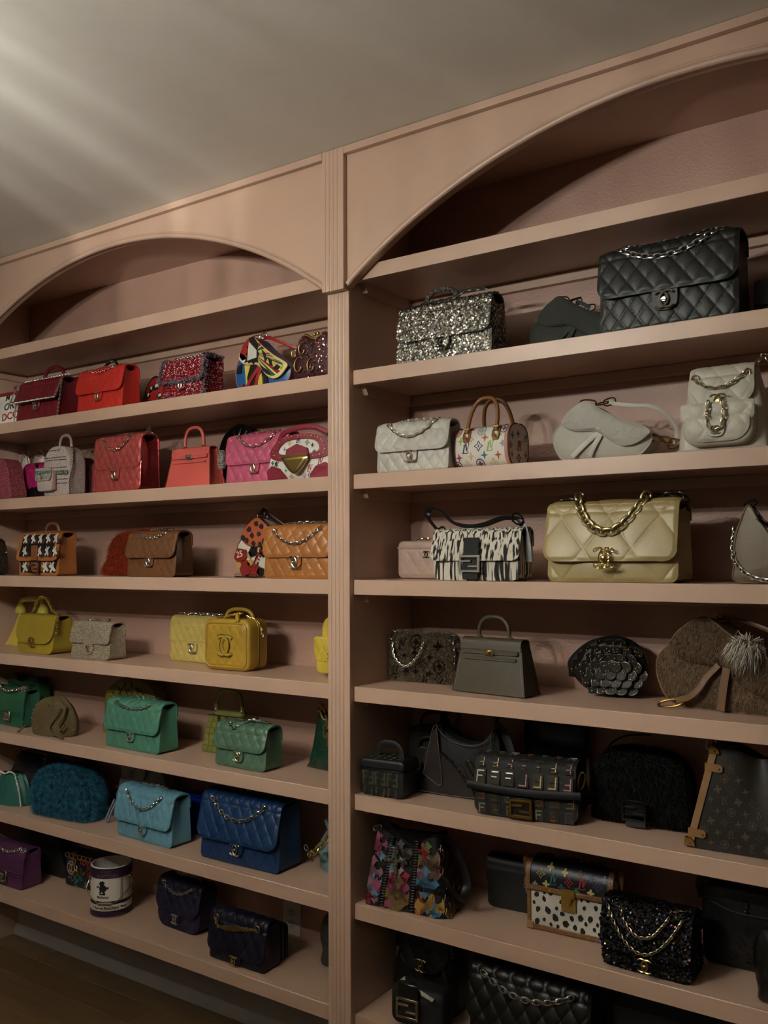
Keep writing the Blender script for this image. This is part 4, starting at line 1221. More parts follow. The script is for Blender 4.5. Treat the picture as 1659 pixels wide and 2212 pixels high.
COR = leather('d1574c', .45)
kelly('top_handle_bag', 'coral trapezoid bag with round top handle and straps over the lock', (-2.286, .095, SZ(3)), .218, .142, .075, COR, metal('b8ac98', .3), .80, .070, None, edge=leather('5a2420'))

r = root('round_fan_bag', 'glossy black round bag with radiating ribs behind the pink quilted bag', 'handbag', -2.205, .250, SZ(3)); r.scale = (.95, 1, .95)
BL = leather('0c0a0a', .22, .3)
o = np.array([(.098 * math.cos(t), .128 + .112 * math.sin(t)) for t in np.linspace(0, 2 * PI, 60, endpoint=False)]); o[:, 1] = np.maximum(o[:, 1], .0005)
m = M(); m.pillow(o, .020, .008); m.build('body', BL, r)
m = M(); m.tube(np.stack([o[:, 0], np.full(60, -.02), o[:, 1]], -1), .007, 8, closed=True); m.build('rim', BL, r)
m = M()
for t in np.linspace(0, 2 * PI, 18, endpoint=False):
    m.tube([(0, -.034, .13), (.05 * math.cos(t), -.036, .13 + .055 * math.sin(t)), (.088 * math.cos(t), -.027, .13 + .10 * math.sin(t))], [.002, .007, .004], 6)
m.build('ribs', BL, r)
r = root('charm_tag', 'grey and white charm with red ribbon squeezed beside the coral bag', 'bag charm', -2.135, .072, SZ(3))
m = M(); m.pillow(dense(smoothpath([(-.012, .06), (-.016, .09), (-.008, .118), (.006, .118), (.012, .09), (.010, .06)], 40, True), .004), .005, .004); m.build('tag', tweed(('b8b2a8', '8a847a', '3a3834'), 400), r)
m = M(); m.tube(smoothpath([(0, -.003, .062), (.006, -.004, .04), (-.002, -.003, .02), (.004, -.002, .0015)], 24), .0025, 6); m.build('ribbon', cloth('a03a30'), r)

PK = leather('c05272', .42)
r, yb, yf = flap_bag('quilted_flap_bag', 'pink quilted lambskin flap bag with pink leather woven chain', (-1.996, .122, SZ(3)), .265, .168, .075, PK, PALEG, Q(.036, .052, .0042), fl=.60, dt=.68, ch=(.29, .95, .74), lm=PK, logo=.036, gap=.006, ext=.008, pitch=.013, wire=.0015)

RASP, MCW = leather('8a1c34', .45, 0, (340, .6)), leather('d9d4c8', .4)
r = root('studded_monogram_bag', 'white bag with coloured letter print, studded raspberry trim and large gold flip lock', 'handbag', -1.757, .050, SZ(3))
o = dense(smoothpath([(-.122, .001), (-.126, .04), (-.118, .07), (-.098, .105), (-.05, .135), (.03, .140), (.09, .125), (.124, .09), (.13, .04), (.122, .001), (0, .0005)], 90, True), .005); o[:, 1] = np.maximum(o[:, 1], .0004)
m = M(); m.pillow(o, .026, .010, 10, .6); m.build('body', MCW, r)
FY = -.0395
def bsy(x, z): 
    q = min(1, math.hypot(x / .128, (z - .07) / .07)); return -.026 - .010 * max(0, 1 - q * q) ** .6 - .0004
bs = plane_surf(bsy)
# raspberry frame round the flap + lower corners
fo = dense(smoothpath([(-.112, .072), (-.105, .105), (-.06, .134), (.03, .139), (.09, .125), (.118, .095), (.112, .066), (.06, .058), (-.06, .058)], 90, True), .005)
fi = (fo - np.array((0, .098))) * np.array((.70, .58)) + np.array((0, .099))
tr = M(); n = len(fo); 
Lr = [np.array([(x, bsy(x, z) - k, z) for x, z in p]) for p, k in ((fo, .001), (fo * .996 + np.array((0, .0004)), .005), (fi, .005), (fi, .001))]
tr.grid(np.array(Lr), wv=True); tr.build('flap_trim', RASP, r)
for sx in (-1, 1):
    q = [(sx * .124, .002), (sx * .127, .03), (sx * .105, .045), (sx * .072, .035), (sx * .050, .012), (sx * .046, .002)]
    if sx > 0: q = q[::-1]
    cm = M(); decal(cm, [q], 0, 0, 1, bs, off=.0085, th=.011); cm.build('corner_patch', RASP, r, smooth=False)
st = M(); rg = random.Random(4)
for k in range(len(fo)):
    if k % 3 == 0:
        p = fo[k] * .55 + fi[k] * .45; st.sphere((p[0], bsy(*p) - .0056, p[1]), .0022 if k % 2 else .0032, 8, 5, (1, .7, 1))
for sx in (-1, 1):
    for x, z in ((.115, .012), (.112, .030), (.095, .020), (.078, .012), (.095, .036), (.065, .006)): st.sphere((sx * x, bsy(sx * x, z) - .0046, z), .0026, 8, 5, (1, .7, 1))
st.build('studs', GOLD, r)
cl = ('1f1a18', 'a01c34', '3a7a58', '8a8aa8', 'c9a06a', '2a3a6a')
dm = {c: M() for c in cl}; rg = random.Random(6)
for i, (x, z, k, s) in enumerate(((-.090, .047, 'letters', .012), (-.05, .028, 'star', .008), (-.082, .018, 'round', .009), (.045, .030, 'letters', .012), (.02, .012, 'diamond', .010), (.0, .120, 'letters', .010), (.035, .110, 'diamond', .009), (-.035, .112, 'diamond', .009), (.055, .100, 'star', .008), (-.055, .095, 'star', .008), (.02, .128, 'petal', .007), (.085, .048, 'letters', .012), (-.03, .044, 'star', .008), (.064, .078, 'round', .007), (-.106, .055, 'petal', .007), (.045, .008, 'round', .009), (-.03, .008, 'diamond', .009))):
    decal(dm[cl[(i * 2 + i // 3) % 6]], MOT[k], x, z, s, bs, off=.0016, rot=-6)
for c, mm in dm.items():
    if mm.n: mm.build('letter_print', mat(c, .5, 0, None, 0, 0), r, smooth=False)
tg = M(); decal(tg, [[(-.045, .070), (-.038, .062), (.038, .062), (.045, .072), (.040, .092), (.0, .107), (-.040, .092)]], 0, 0, 1, bs, off=.009, th=.006); tg.build('lock_flap', RASP, r, smooth=False)
lk = M(); lk.pillow(dense(smoothpath([(-.048, .066), (0, .069), (.048, .066), (.040, .045), (.018, .022), (0, .014), (-.018, .022), (-.040, .045)], 60, True), .004), .003, .006, 8, .5, y=-.0500); lko = lk.build('lock', GOLD, r)
lk = M(); lk.plate([(-.034, .058), (0, .022), (.034, .058)], -.0605, .003, .001); lk.bbox(-.05, .05, -.0585, -.0500, .064, .073, .001); lk.build('lock_bar', metal('e0c070', .15), lko)
handle(r, smoothpath([(-.10, -.012, .118), (-.07, -.02, .146), (-.02, -.022, .158), (.05, -.022, .157), (.10, -.015, .135)], 40), .009, RASP, flat=.6)
rr = M(); ctr, nn = link_verts((-.098, -.014, .112), (1, 0, 1.2), (0, -1, 0), .018, .007, .002, 14); rr.tube(ctr, .0022, 6, closed=True, up=nn); rr.build('handle_ring', GOLD, r)

# ---- shelf 4: browns and oranges
r = root('sequin_clutch', 'dark gold glitter bag fading to blue, cut off by the left edge of the photo', 'handbag', -3.487, .095, SZ(4)); r.scale = (.55, 1, 1)
o = dense(smoothpath([(-.12, .001), (-.118, .08), (-.10, .135), (-.05, .15), (.05, .150), (.10, .13), (.120, .08), (.122, .001)], 70, True), .006).clip((-1, .0004), (1, 1))
m = M(); m.pillow(o, .024, .012); m.build('body', mat('2a2418', .6), r)
sequins(m, 2600, .0024, [(metal('8c7a50', .25), 4), (metal('4a4030', .3), 3), (metal('28344a', .3), 2)], r, 11)

TANB = leather('a0602c', .4)
r, yb, yf = flap_bag('print_flap_bag', 'tan bag with black, white and brown abstract print flap and dark letter buckle', (-3.108, .095, SZ(4)), .256, .170, .085, TANB, DARKM, None, fl=.66, ch=None, tab=None, logo=None, Rf=.02, gap=.006, ext=.012, fold=.01, wav=0)
sfl = plane_surf(lambda x, z: yf(z) - .0012)
d = {c: M() for c in ('120f0e', 'c9c8bc', '4a2418')}
d['120f0e'].prism([(-.108, .075), (.104, .075), (.104, .160), (-.104, .160)], lambda x, z: (x, yf(z) - .0016, z), lambda x, z: (x, yf(z) + .002, z))
d['120f0e'].prism([(-.112, .012), (.108, .012), (.116, .056), (-.118, .056)], lambda x, z: (x, yb(x, z) - .0016, z), lambda x, z: (x, yb(x, z) + .002, z))
rg = random.Random(12)
def blob(rg, k=9): return [((.7 + .5 * rg.random()) * math.cos(2 * PI * i / k), (.7 + .5 * rg.random()) * math.sin(2 * PI * i / k)) for i in range(k)]
WS = [(-.55, 1), (-.1, .55), (.35, .9), (.75, .75), (.35, .2), (.55, -.25), (.95, -.8), (.45, -.95), (.05, -.5), (-.35, -1), (-.75, -.75), (-.3, -.2), (-.8, .1), (-.9, .45), (-.4, .4)]
for j, (x, z) in enumerate([(-.085 + .048 * i, .146) for i in range(5)] + [(-.075 + .048 * i, .096) for i in range(5)]):
    if j % 10 not in (6,):
        decal(d['c9c8bc'], [WS], x, z, .020, sfl, off=.0016, rot=20 * (j % 2), sx=.8)
    decal(d['4a2418'], [blob(rg)], x + .022, z - .012, .013, sfl, off=.0012)
sb = plane_surf(lambda x, z: yb(x, z))
for x in (-.085, .048, .090): decal(d['c9c8bc'], [WS], x, .034, .022, sb, off=.0032, rot=10)
for x in (-.055, .070): decal(d['4a2418'], [blob(rg)], x, .032, .013, sb, off=.0026)
for c, mm in d.items(): mm.build('print', leather(c, .5), r, smooth=False)
s_ = M(); s_.bbox(-.022, .016, yf(.08) - .007, yf(.08) - .0025, .060, .118, .001); s_.bbox(-.020, .014, yb(0, .03) - .012, yb(0, .03) - .004, .004, .060, .001); s_.build('centre_strap', leather('8a4e26', .4), r)
ff_buckle(r, leather('1c1a16', .3), -.003, yb(0, .03) - .0125, .034, .058, .050)
handle(r, arc_handle(-.03, .055, .166, .206, .010), .007, leather('7a4424', .4), flat=.7)
m = M(); m.bbox(-.07, .09, -.012, .025, .1715, .176, .001); m.build('handle_base', leather('8a4e26'), r)

r = root('fur_bag', 'orange-red fur bag behind the brown quilted flap bag', 'handbag', -2.735, .205, SZ(4)); r.scale = (.95, 1, 1)
o = dense(smoothpath([(-.13, .001), (-.12, .06), (-.095, .125), (-.04, .158), (.06, .165), (.19, .168), (.24, .12), (.25, .001)], 80, True), .007).clip((-1, .0006), (1, 1))
m = M(); m.pillow(o, .028, .014); m.build('body', cloth('6a200e'), r)
fur(m, 24000, .020, hairmat('7a220c', 'b04018'), r, (.1, 0, -1), .6, .0005, 3, lift=.8)

BR = leather('6b4220', .42)
r, yb, yf = flap_bag('quilted_flap_bag', 'brown quilted leather flap bag with shiny folded side', (-2.457, .092, SZ(4)), .248, .160, .085, BR, SILVER, Q(.034, .05, .0028), fl=.58, ch=(.28, .96, .84), logo=.036, gm=leather('4a2c18', .2, .4), gap=.007, ext=.012, fold=.014)

SPB = leather('b8562a', .5)
r, yb, T, _, _ = saddle('saddle_bag', 'orange saddle bag with dark brown spots over a red and white graffiti body', (-2.012, .195, SZ(4)), .300, .200, .05, leather('d0c8b8', .4), SPB, DARKM, leather('2a1712', .4), em=leather('2a1712', .4), stir=False, sp=[(.34, -.012, 1.06), (.40, -.02, 1.14), (.52, -.02, 1.02), (.70, -.01, .84)])
sf = plane_surf(lambda x, z: yb - .0052)
d1 = M(); rg = random.Random(5)
for u, v in ((.25, .80), (.36, .90), (.44, .84), (.22, .62), (.30, .70), (.40, .72), (.32, .57), (.47, .60), (.55, .66), (.58, .50), (.42, .545), (.16, .66)):
    p = T([(u, v)])[0]; decal(d1, [blob(rg, 8)], p[0], p[1], .0095, sf, off=.0045, th=.006)
d1.build('dark_spots', leather('241714', .6), r, smooth=False)
d2, d3, d4 = M(), M(), M(); sb = plane_surf(lambda x, z: yb + .002)
for u, v, s, w in ((.10, .36, .030, d2), (.18, .14, .030, d2), (.32, .09, .024, d2), (.30, .44, .020, d3), (.40, .10, .014, d3), (.08, .20, .012, d4), (.24, .38, .012, d4), (.25, .24, .012, d4), (.44, .42, .016, d3)):
    p = T([(u, v)])[0]; decal(w, [blob(rg, 9)], p[0], p[1], s, sb, off=.005, th=.008)
p = T([(.38, .26)])[0]; decal(d2, text_polys('VICTIM', .02), p[0], p[1], .026, sb, off=.007, rot=60, th=.004)
p = T([(.10, .34)])[0]
d5 = M(); decal(d5, text_polys('25', .01), p[0], p[1], .030, sb, off=.007, rot=10, th=.002); d5.build('white_print', leather('d8d0c0'), r, smooth=False)
d2.build('red_print', leather('8c2016'), r, smooth=False); d3.build('black_print', leather('16110f'), r, smooth=False); d4.build('yellow_print', leather('b8964a'), r, smooth=False)
so_ = root('display_stand', 'clear acrylic stand under the spotted orange saddle bag', 'display stand', -2.055, .130, SZ(4))
m = M(); m.bbox(-.05, .05, -.03, .03, .0003, .004, .001); m.bbox(-.05, .05, -.03, -.027, .004, .012, .001); m.build('base', glassmat('dfe4e4'), so_)
CA = leather('a8682a', .38)
r, yb, yf = flap_bag('quilted_flap_bag', 'caramel quilted flap bag against the post on the brown shelf', (-1.776, .070, SZ(4)), .268, .164, .075, CA, SILVER, Q(.040, .056, .0045), fl=.60, ch=(.33, .92, .66), logo=.042, gap=.006, ext=.008, pitch=.012, wire=.0016, skew=.004)
# ---- shelf 5: yellows
YL = leather('ccb43a', .35)
r = root('telephone_bag', 'yellow telephone-shaped bag with a handset as its handle, behind the mustard bag', 'handbag', -3.412, .235, SZ(5), -3); r.scale = (1, .9, .90)
w_, h_ = .300, .150
m = M()
zz = np.linspace(.0005, h_, 12)
def tel_hw(z): return .150 - .085 * (z / h_) ** .75
def tel_d(z): return .042 - .016 * z / h_
L = []
for z in zz:
    o = rrect(2 * tel_hw(z), 2 * tel_d(z), .006, 3); L.append(np.stack([o[:, 0], o[:, 1] - tel_d(z), np.full(len(o), z)], -1))
m.rings(np.array(L)); m.build('body', YL, r, ang=50)
t_ = M(); fl_ = []
for z in np.linspace(h_ + .002, h_ * .40, 12):
    fl_.append([(x, -tel_d(z) - .003, z) for x in np.linspace(-1, 1, 10) * min(tel_hw(z) * .55 + .01, .06) * (1 if z > h_ * .5 else max(.25, (z - h_ * .30) / (h_ * .2)))])
t_.shell(np.array(fl_), .002, None, sgn=1); to = t_.build('front_flap', leather('ccbc42', .35), r)
st = M(); st.bbox(-.013, .013, -tel_d(.075) - .0045, -tel_d(.075) - .0015, .066, .084, .001); st.build('stamp', leather('a89a30', .4), to)
cc_logo(mm := M(), 0, -tel_d(.075) - .005, .075, .014); mm.build('stamp_mark', leather('8a7c26', .4), to)
hs = M(); hs.tube(smoothpath([(-.088, 0, .196), (-.075, 0, .214), (-.03, 0, .222), (.03, 0, .222), (.075, 0, .214), (.088, 0, .196)], 40), [.014] * 1 or .014, 14, flat=.8); hso = hs.build('handset', leather('c8b83a', .15, .6), r)
for sx in (-1, 1):
    c = M(); c.rings(np.array([np.stack([sx * .086 + rr * np.cos(np.linspace(0, 2 * PI, 24, endpoint=False)), rr * .9 * np.sin(np.linspace(0, 2 * PI, 24, endpoint=False)), np.full(24, z)], -1) for z, rr in ((.152, .020), (.153, .026), (.166, .028), (.170, .026), (.178, .024), (.190, .018), (.205, .012), (.212, .004))]))
    c.build('handset_cup', leather('c8b83a', .15, .6), hso)
MU = leather('98800f', .45)
r, yb, yf = flap_bag('flap_bag', 'mustard yellow plain flap bag with gold cluster clasp and chain-edged handle', (-3.142, .110, SZ(5)), .232, .150, .095, MU, GOLD, None, fl=.74, Rf=.05, dt=.7, tab=None, logo=None, ch=None, gap=.006, ext=.006, Rb=.03, fold=.010)
cl_ = M(); cc_logo(cl_, 0, yf(.047) - .006, .046, .038, .0022); g_ = random.Random(1)
for k in range(34):
    a = 2 * PI * k / 17; rr = .018 if k < 17 else .011; cl_.sphere((rr * math.cos(a) * 1.05, yf(.047) - .006, .046 + rr * math.sin(a)), .0022, 6, 4)
cl_.build('clasp', GOLD, r)
hp = smoothpath([(-.082, 0, .150), (-.060, -.006, .162), (-.046, -.008, .185), (-.02, -.008, .212), (.02, -.008, .212), (.048, -.008, .185), (.062, -.006, .164), (.095, 0, .152)], 60)
strap(r, hp, .016, .005, leather('94821c', .4), 'handle', up=(0, 0, 1))
c = M(); chain(c, hp + np.array((0, -.004, .006)), .010, .0013); chain(c, smoothpath([(.095, -.01, .155), (.115, -.02, .150), (.122, -.03, .125), (.124, -.035, .090)], 24), .011, .0016); c.build('chain', GOLD, r)

TWG = tweed(('9c8e78', '90826c', 'a69882', 'b0a28c', '8a7c68', '9c8e78'), 230, (.7, 1, 2.0), 1)
r, yb, yf = flap_bag('tweed_flap_bag', 'beige-grey boucle tweed mini flap bag with rounded corners', (-2.785, .090, SZ(5)), .218, .136, .080, TWG, GOLD, None, fl=.58, ch=None, tab=(.24, .32), logo=.024, gap=.006, Rf=.012, ext=.006, bulge=.006)
c = M(); chain(c, np.stack([np.linspace(-.04, .015, 12), np.full(12, -.012), .141 + .004 * np.sin(np.linspace(0, PI, 12))], -1), .010, .0015); c.build('chain', SILVER, r)
c = M(); c.bbox(.055, .066, -.010, .004, .138, .147, .002); c.build('chain_end', GOLD, r)

PY = leather('c2aa52', .45)
r, yb, yf = flap_bag('quilted_flap_bag', 'pale yellow quilted flap bag behind the mustard vanity case', (-2.378, .220, SZ(5), -2), .262, .160, .07, PY, SILVER, Q(.036, .052, .004), fl=.60, ch=None, logo=.036)
c = M(); chain(c, np.stack([np.linspace(-.10, .11, 40), np.full(40, -.010) + .006 * np.sin(np.linspace(0, 20, 40)), np.full(40, .1675)], -1), .0115, .0016); chain(c, np.stack([np.linspace(-.08, .09, 34), np.full(34, .008), np.full(34, .170)], -1), .0115, .0016); c.build('chain', SILVER, r)

VY = leather('b08a14', .42)
r = root('vanity_case', 'mustard yellow quilted vanity case with large stitched interlocking rings on front', 'vanity case', -2.112, .118, SZ(5), 3)
w_, h_, dd = .196, .168, .098
b = rslab(w_, h_, .03, .03, -dd / 2, dd / 2, .010, .0006); b.build('body', VY, r)
qpanel(r, VY, w_ - .030, h_ - .030, .018, -dd / 2 - .0008, (.034, .046, .0035), .015, bulge=.001)
fr = M(); o = dense(rrect(w_ - .024, h_ - .024, .022, 6, .012), .006); fr.tube(np.stack([o[:, 0], np.full(len(o), -dd / 2 - .001), o[:, 1]], -1), .0034, 6, closed=True); fr.build('front_frame', VY, r)
zp = M(); o = dense(rrect(w_ + .002, h_ + .001, .03, 6, -.0002), .006)
for yy in (-.004, .004): zp.tube(np.stack([o[:, 0], np.full(len(o), yy), o[:, 1]], -1), .0022, 6, closed=True)
zp.build('zip', metal('8a7430', .4), r)
lg = M()
for sg in (1, -1):
    th = np.linspace(R(50), R(310), 30); P = np.stack([sg * (.012 + .026 * np.cos(th)), np.full(30, -dd / 2 - .0075), .082 + .030 * np.sin(th)], -1)
    lg.tube(P, .0045, 8)
    for off in (.0052, -.0052):
        rr_ = .026 + off; lg.tube(np.stack([sg * (.012 + rr_ * np.cos(th)), np.full(30, -dd / 2 - .0068), .082 + (.030 + off) * np.sin(th)], -1), .0014, 5)
lg.build('ring_emblem', leather('b08f20', .35), r)
lg = M()
for sg in (1, -1):
    th = np.linspace(R(55), R(305), 24); lg.tube(np.stack([sg * (.012 + .0325 * np.cos(th)), np.full(24, -dd / 2 - .0085), .082 + .0365 * np.sin(th)], -1), .0011, 5)
lg.build('emblem_edge', leather('3a2c0c', .5), r)
handle(r, arc_handle(-.058, .058, h_ - .004, h_ + .030, .018), .0068, VY, flat=1)
c = M(); cp = smoothpath([(-.035, -.02, h_ + .004), (.0, -.028, h_ + .012), (.03, -.030, h_ + .016), (.048, -.028, h_ + .018)], 24); chain(c, cp, .011, .0016)
cp2 = smoothpath([(.055, -.006, h_ + .006), (.080, .0, h_ - .004), (.098, .004, h_ - .022), (.106, .006, h_ - .050)], 24); chain(c, cp2, .011, .0016); c.build('chain', GOLD, r)
l = M(); l.tube(cp, .003, 6); l.tube(cp2, .003, 6); l.build('chain_leather', VY, r)
l = M(); l.plate([(.040, h_ - .012), (.058, h_ - .004), (.055, h_ + .026), (.045, h_ + .022)], -dd / 2 - .005, .006, .001); l.build('zip_tab', VY, r)

NY = leather('ccb024', .5)
r = root('mini_backpack', 'neon yellow quilted mini backpack cut off by the fluted post', 'backpack', -1.700, .185, SZ(5), -4); r.scale = (.88, 1, 1)
b = rslab(.155, .190, .020, .050, -.045, .045, .014, .0006); b.build('body', NY, r)
qpanel(r, NY, .145, .180, .046, -.0455, (.038, .056, .004), .006, bulge=.004, Rb=.015, name='quilted_front')
b = rslab(.150, .062, .016, .012, -.072, -.052, .006, .010, bulge=.004); b.build('pocket', NY, r)
qpanel(r, NY, .160, .078, .010, -.076, (.036, .052, .0035), .046, bulge=.004, Rb=.03, name='pocket_flap', th=.004)
cc_clasp(r, 0, -.0815, .066, .020, metal('4a4a34', .3), False)
c = M(); chain(c, smoothpath([(-.03, 0, .190), (-.02, 0, .206), (-.005, 0, .220), (.02, 0, .226)], 16), .010, .0014); c.build('chain', SILVER, r)

# ---- shelf 6: greens
GR = leather('1f5a40', .55)
r, yb, yf = flap_bag('boxy_flap_bag', 'emerald green boxy flap bag with square metal clasp and heavy chain, at the left edge', (-3.385, .130, SZ(6), -3), .300, .150, .085, GR, DARKM, None, fl=.80, Rf=.010, ch=None, tab=None, logo=None, gap=.004, Rb=.006)
m = M()
for k in (.012, .020, .028):
    z = yf.zb + k; m.tube([(-.14, yf(z) - .0012, z), (.14, yf(z) - .0012, z)], .0022, 5)
m.build('quilted_rib', GR, r)
m = M(); m.bbox(.028, .072, yf(.035) - .007, yf(.035) - .002, .018, .062, .002); cl_ = m.build('clasp_plate', metal('8a8478', .3), r); cc_clasp(cl_, .050, yf(.035) - .007, .040, .030, SILVER)
chain_links(r, smoothpath([(-.13, -.030, .168), (-.05, -.036, .190), (-.02, -.044, .160), (.03, -.046, .142), (.09, -.042, .148), (.13, -.030, .158)], 60), .0125, .0023, SILVER)
m = M()
for k in range(6): ctr, nn = link_verts((.132 + .006 * (k % 3), -.03 + .010 * (k // 3), .150 + .008 * (k % 2)), (1, .3 * k, .4), (0, -1, .5 * k), .010, .007, .002); m.tube(ctr, .0022, 6, closed=True, up=nn)
m.build('chain', SILVER, r)
r = root('flap_bag', 'dark green bag leaning in the corner behind the emerald boxy bag', 'handbag', -3.440, .245, SZ(6)); r.scale = (1, 1, .94)
o = dense(smoothpath([(-.10, .001), (-.11, .10), (-.105, .185), (-.06, .192), (-.02, .165), (.04, .185), (.10, .175), (.112, .08), (.105, .001)], 60, True), .006).clip((-1, .0004), (1, 1))
M().pillow(o, .026, .010).build('body', leather('16502f', .5), r)
M().tube(smoothpath([(-.09, -.036, .16), (0, -.04, .150), (.09, -.036, .158)], 20), .003, 6).build('flap_seam', leather('103e24', .5), r)

OL = cloth('5a4a2a', .8, (300, .5), .5)
r = root('drawstring_pouch', 'olive-brown velvet drawstring pouch dotted with small studs', 'pouch', -3.040, .088, SZ(6), 3)
L = []; na = 72
for k, t in enumerate(np.linspace(0, 1, 26)):
    th = np.linspace(0, 2 * PI, na, endpoint=False)
    a = .126 * (1 - .10 * (1 - t) ** 6) * math.sqrt(max(0.02, 1 - .92 * t ** 2.4)); b = .055 * math.sqrt(max(0.02, 1 - .96 * t ** 2.2))
    z = .0006 + .140 * t ** .9
    amp = .004 + .018 * t ** 1.5
    pl = 1 + .085 * t ** 1.4 * np.sin(th * 10 + 2.2 * np.sin(th * 1.0 + .7) + 1.5 * t) + .03 * np.sin(th * 3 + t * 4)
    L.append(np.stack([a * np.cos(th) * pl, b * np.sin(th) * pl, z + .004 * t * np.cos(th * 6) + .006 * t ** 2 * np.cos(th)], -1))
bd = M(); bd.rings(np.array(L)); bob = bd.build('body', OL, r, ang=80)
m = M(); rg = random.Random(7); LL = np.array(L)
for k in range(34):
    i, j = rg.randrange(2, 24), rg.randrange(na // 2, na); p = LL[i, j]; m.sphere(p + np.array((0, -.0010, 0)), .0028, 8, 5)
m.build('studs', metal('c9c2b0', .2), r)
m = M(); m.tube(smoothpath([(.085, -.040, .110), (.070, -.052, .075), (.045, -.058, .040), (.062, -.062, .018), (.10, -.064, .010), (.125, -.066, .004)], 50), .0032, 6); m.sphere((.127, -.066, .0056), .005, 8, 6); m.tube(smoothpath([(.10, -.03, .12), (.105, -.045, .08), (.09, -.056, .05), (.10, -.058, .03), (.118, -.05, .05)], 40), .0045, 6); m.tube(smoothpath([(-.11, -.045, .03), (-.125, -.06, .012), (-.13, -.064, .004)], 16), .0032, 6); m.sphere((-.131, -.064, .0056), .005, 8, 6)
m.build('drawcord', OL, r)

r = root('woven_bag', 'olive woven leather hobo slumped behind the mint green flap bag', 'handbag', -2.735, .228, SZ(6)); r.scale = (.86, 1, .98)
o = dense(smoothpath([(-.165, .001), (-.175, .08), (-.172, .15), (-.12, .195), (-.05, .222), (.03, .226), (.10, .212), (.15, .175), (.172, .10), (.165, .001)], 80, True), .006).clip((-1, .0004), (1, 1))
WV = leather('80721e', .5)
m = M(); m.pillow(o, .026, .020, 16, .55, quilt=lambda x, z: quilt(x + .02 * np.sin(z * 30), z, .062, .085, .006, .5)); m.build('body', WV, r)
m = M()
for k in range(9):
    for sg in (1, -1):
        xs_ = np.linspace(-.15, .15, 30); zs_ = .115 + sg * (xs_ * 1.25) + (k - 4) * .058; ok = (((xs_ / .155) ** 2 + ((zs_ - .11) / .105) ** 2) < 1) & (zs_ > .004)
        if ok.sum() > 3: m.tube(np.stack([xs_[ok], -.026 - .024 * np.sqrt(np.maximum(0, 1 - (xs_[ok] / .165) ** 2 - ((zs_[ok] - .11) / .115) ** 2)), zs_[ok]], -1), .0016, 5)
m.build('weave', leather('3a3412', .6), r)
m = M()
for k in range(3): m.tube(smoothpath([(-.150 + .02 * k, -.030, .165 - .012 * k), (-.06, -.046, .150 - .02 * k), (.05, -.048, .160 - .02 * k), (.14, -.034, .140 - .01 * k)], 30), [.006] * 1 or .006, 6)
m.sphere((.085, -.045, .165), .026, 12, 8, (1, .6, .8)); m.tube(smoothpath([(.06, -.05, .19), (.09, -.060, .165), (.12, -.05, .14)], 16), .010, 8); m.build('knot', WV, r, kind='stuff')

MG = leather('468068', .42)
r, yb, yf = flap_bag('quilted_flap_bag', 'mint green quilted flap bag with silver clasp in front of the olive woven bag', (-2.545, .092, SZ(6), -1), .288, .170, .088, MG, SILVER, Q(.036, .052, .0038), fl=.62, ch=(.30, .95, .86), lm=MG, logo=.036, gap=.007, ext=.012, fold=.012, pitch=.012, wire=.0016)

LIM = leather('7a7a34', .3, .2, (55, .9))
r = root('top_handle_bag', 'lime green crocodile-embossed bag with arched handle behind the sage mini bag', 'handbag', -2.232, .222, SZ(6), 3); r.scale = (.95, 1, .93)
w_, h_, dd = .215, .135, .085
L = []
for z in np.linspace(.0006, h_, 10):
    t = z / h_; o = rrect(w_ * (1 - .20 * t), dd * (1 - .35 * t), .010, 3); L.append(np.stack([o[:, 0], o[:, 1] - dd * (1 - .35 * t) / 2, np.full(len(o), z)], -1))
M().rings(np.array(L)).build('body', LIM, r, ang=50)
m = M(); sf = lambda x, z: -dd * (1 - .35 * z / h_) / 2 - .0010
rg = random.Random(9)
for i in range(6):
    z0 = .004 + i * .0215; hwz = w_ * (1 - .20 * z0 / h_) / 2 - .006; x = -hwz
    while x < hwz - .004:
        wd_ = min(rg.uniform(.018, .034), hwz - x)
        decal(m, [[(x + .001, z0), (x + wd_ - .001, z0), (x + wd_ - .001, z0 + .0195), (x + .001, z0 + .0195)]], 0, 0, 1, plane_surf(sf), off=.0012, th=.0022); x += wd_
m.build('embossed_scales', LIM, r, kind='stuff', smooth=False)
m = M(); m.bbox(-.066, .066, -.022, .022, h_ - .006, h_ + .018, .008); m.build('inner_flap', leather('80803c', .35), r)
m = M(); m.bbox(.072, .088, -.036, .036, h_ - .05, h_ - .004, .004); m.build('side_wing', LIM, r)
ed = M(); ed.tube([(-w_ * .40, -dd * .33, h_ + .0005), (w_ * .40, -dd * .33, h_ + .0005), (w_ * .40, dd * .33, h_ + .0005)], .0016, 5); ed.build('edging', leather('241c10', .5), r)
vm = M(); vm.prism([(-.022, h_ - .002), (-.013, h_ - .002), (.0, h_ - .052), (-.006, h_ - .056)], lambda x, z: (x - .012, -dd * .36 - .006, z), lambda x, z: (x - .012, -dd * .33, z)); vm.prism([(.022, h_ - .002), (.013, h_ - .002), (-.004, h_ - .05), (.002, h_ - .056)], lambda x, z: (x - .012, -dd * .36 - .0065, z), lambda x, z: (x - .012, -dd * .33, z)); vm.build('letter_emblem', metal('7a705a', .3), r, kind='stuff', smooth=False)
handle(r, arc_handle(-.062, .062, h_ + .020, h_ + .098, -.010), .0085, leather('7a7434', .35))
rr = M()
for sx in (-1, 1): eyelet(rr, (sx * .062, -.012, h_ + .014), .009, .0022); rr.sphere((sx * .062, -.012, h_ + .022), .0075, 10, 6)
rr.build('handle_ring', SILVER, r)

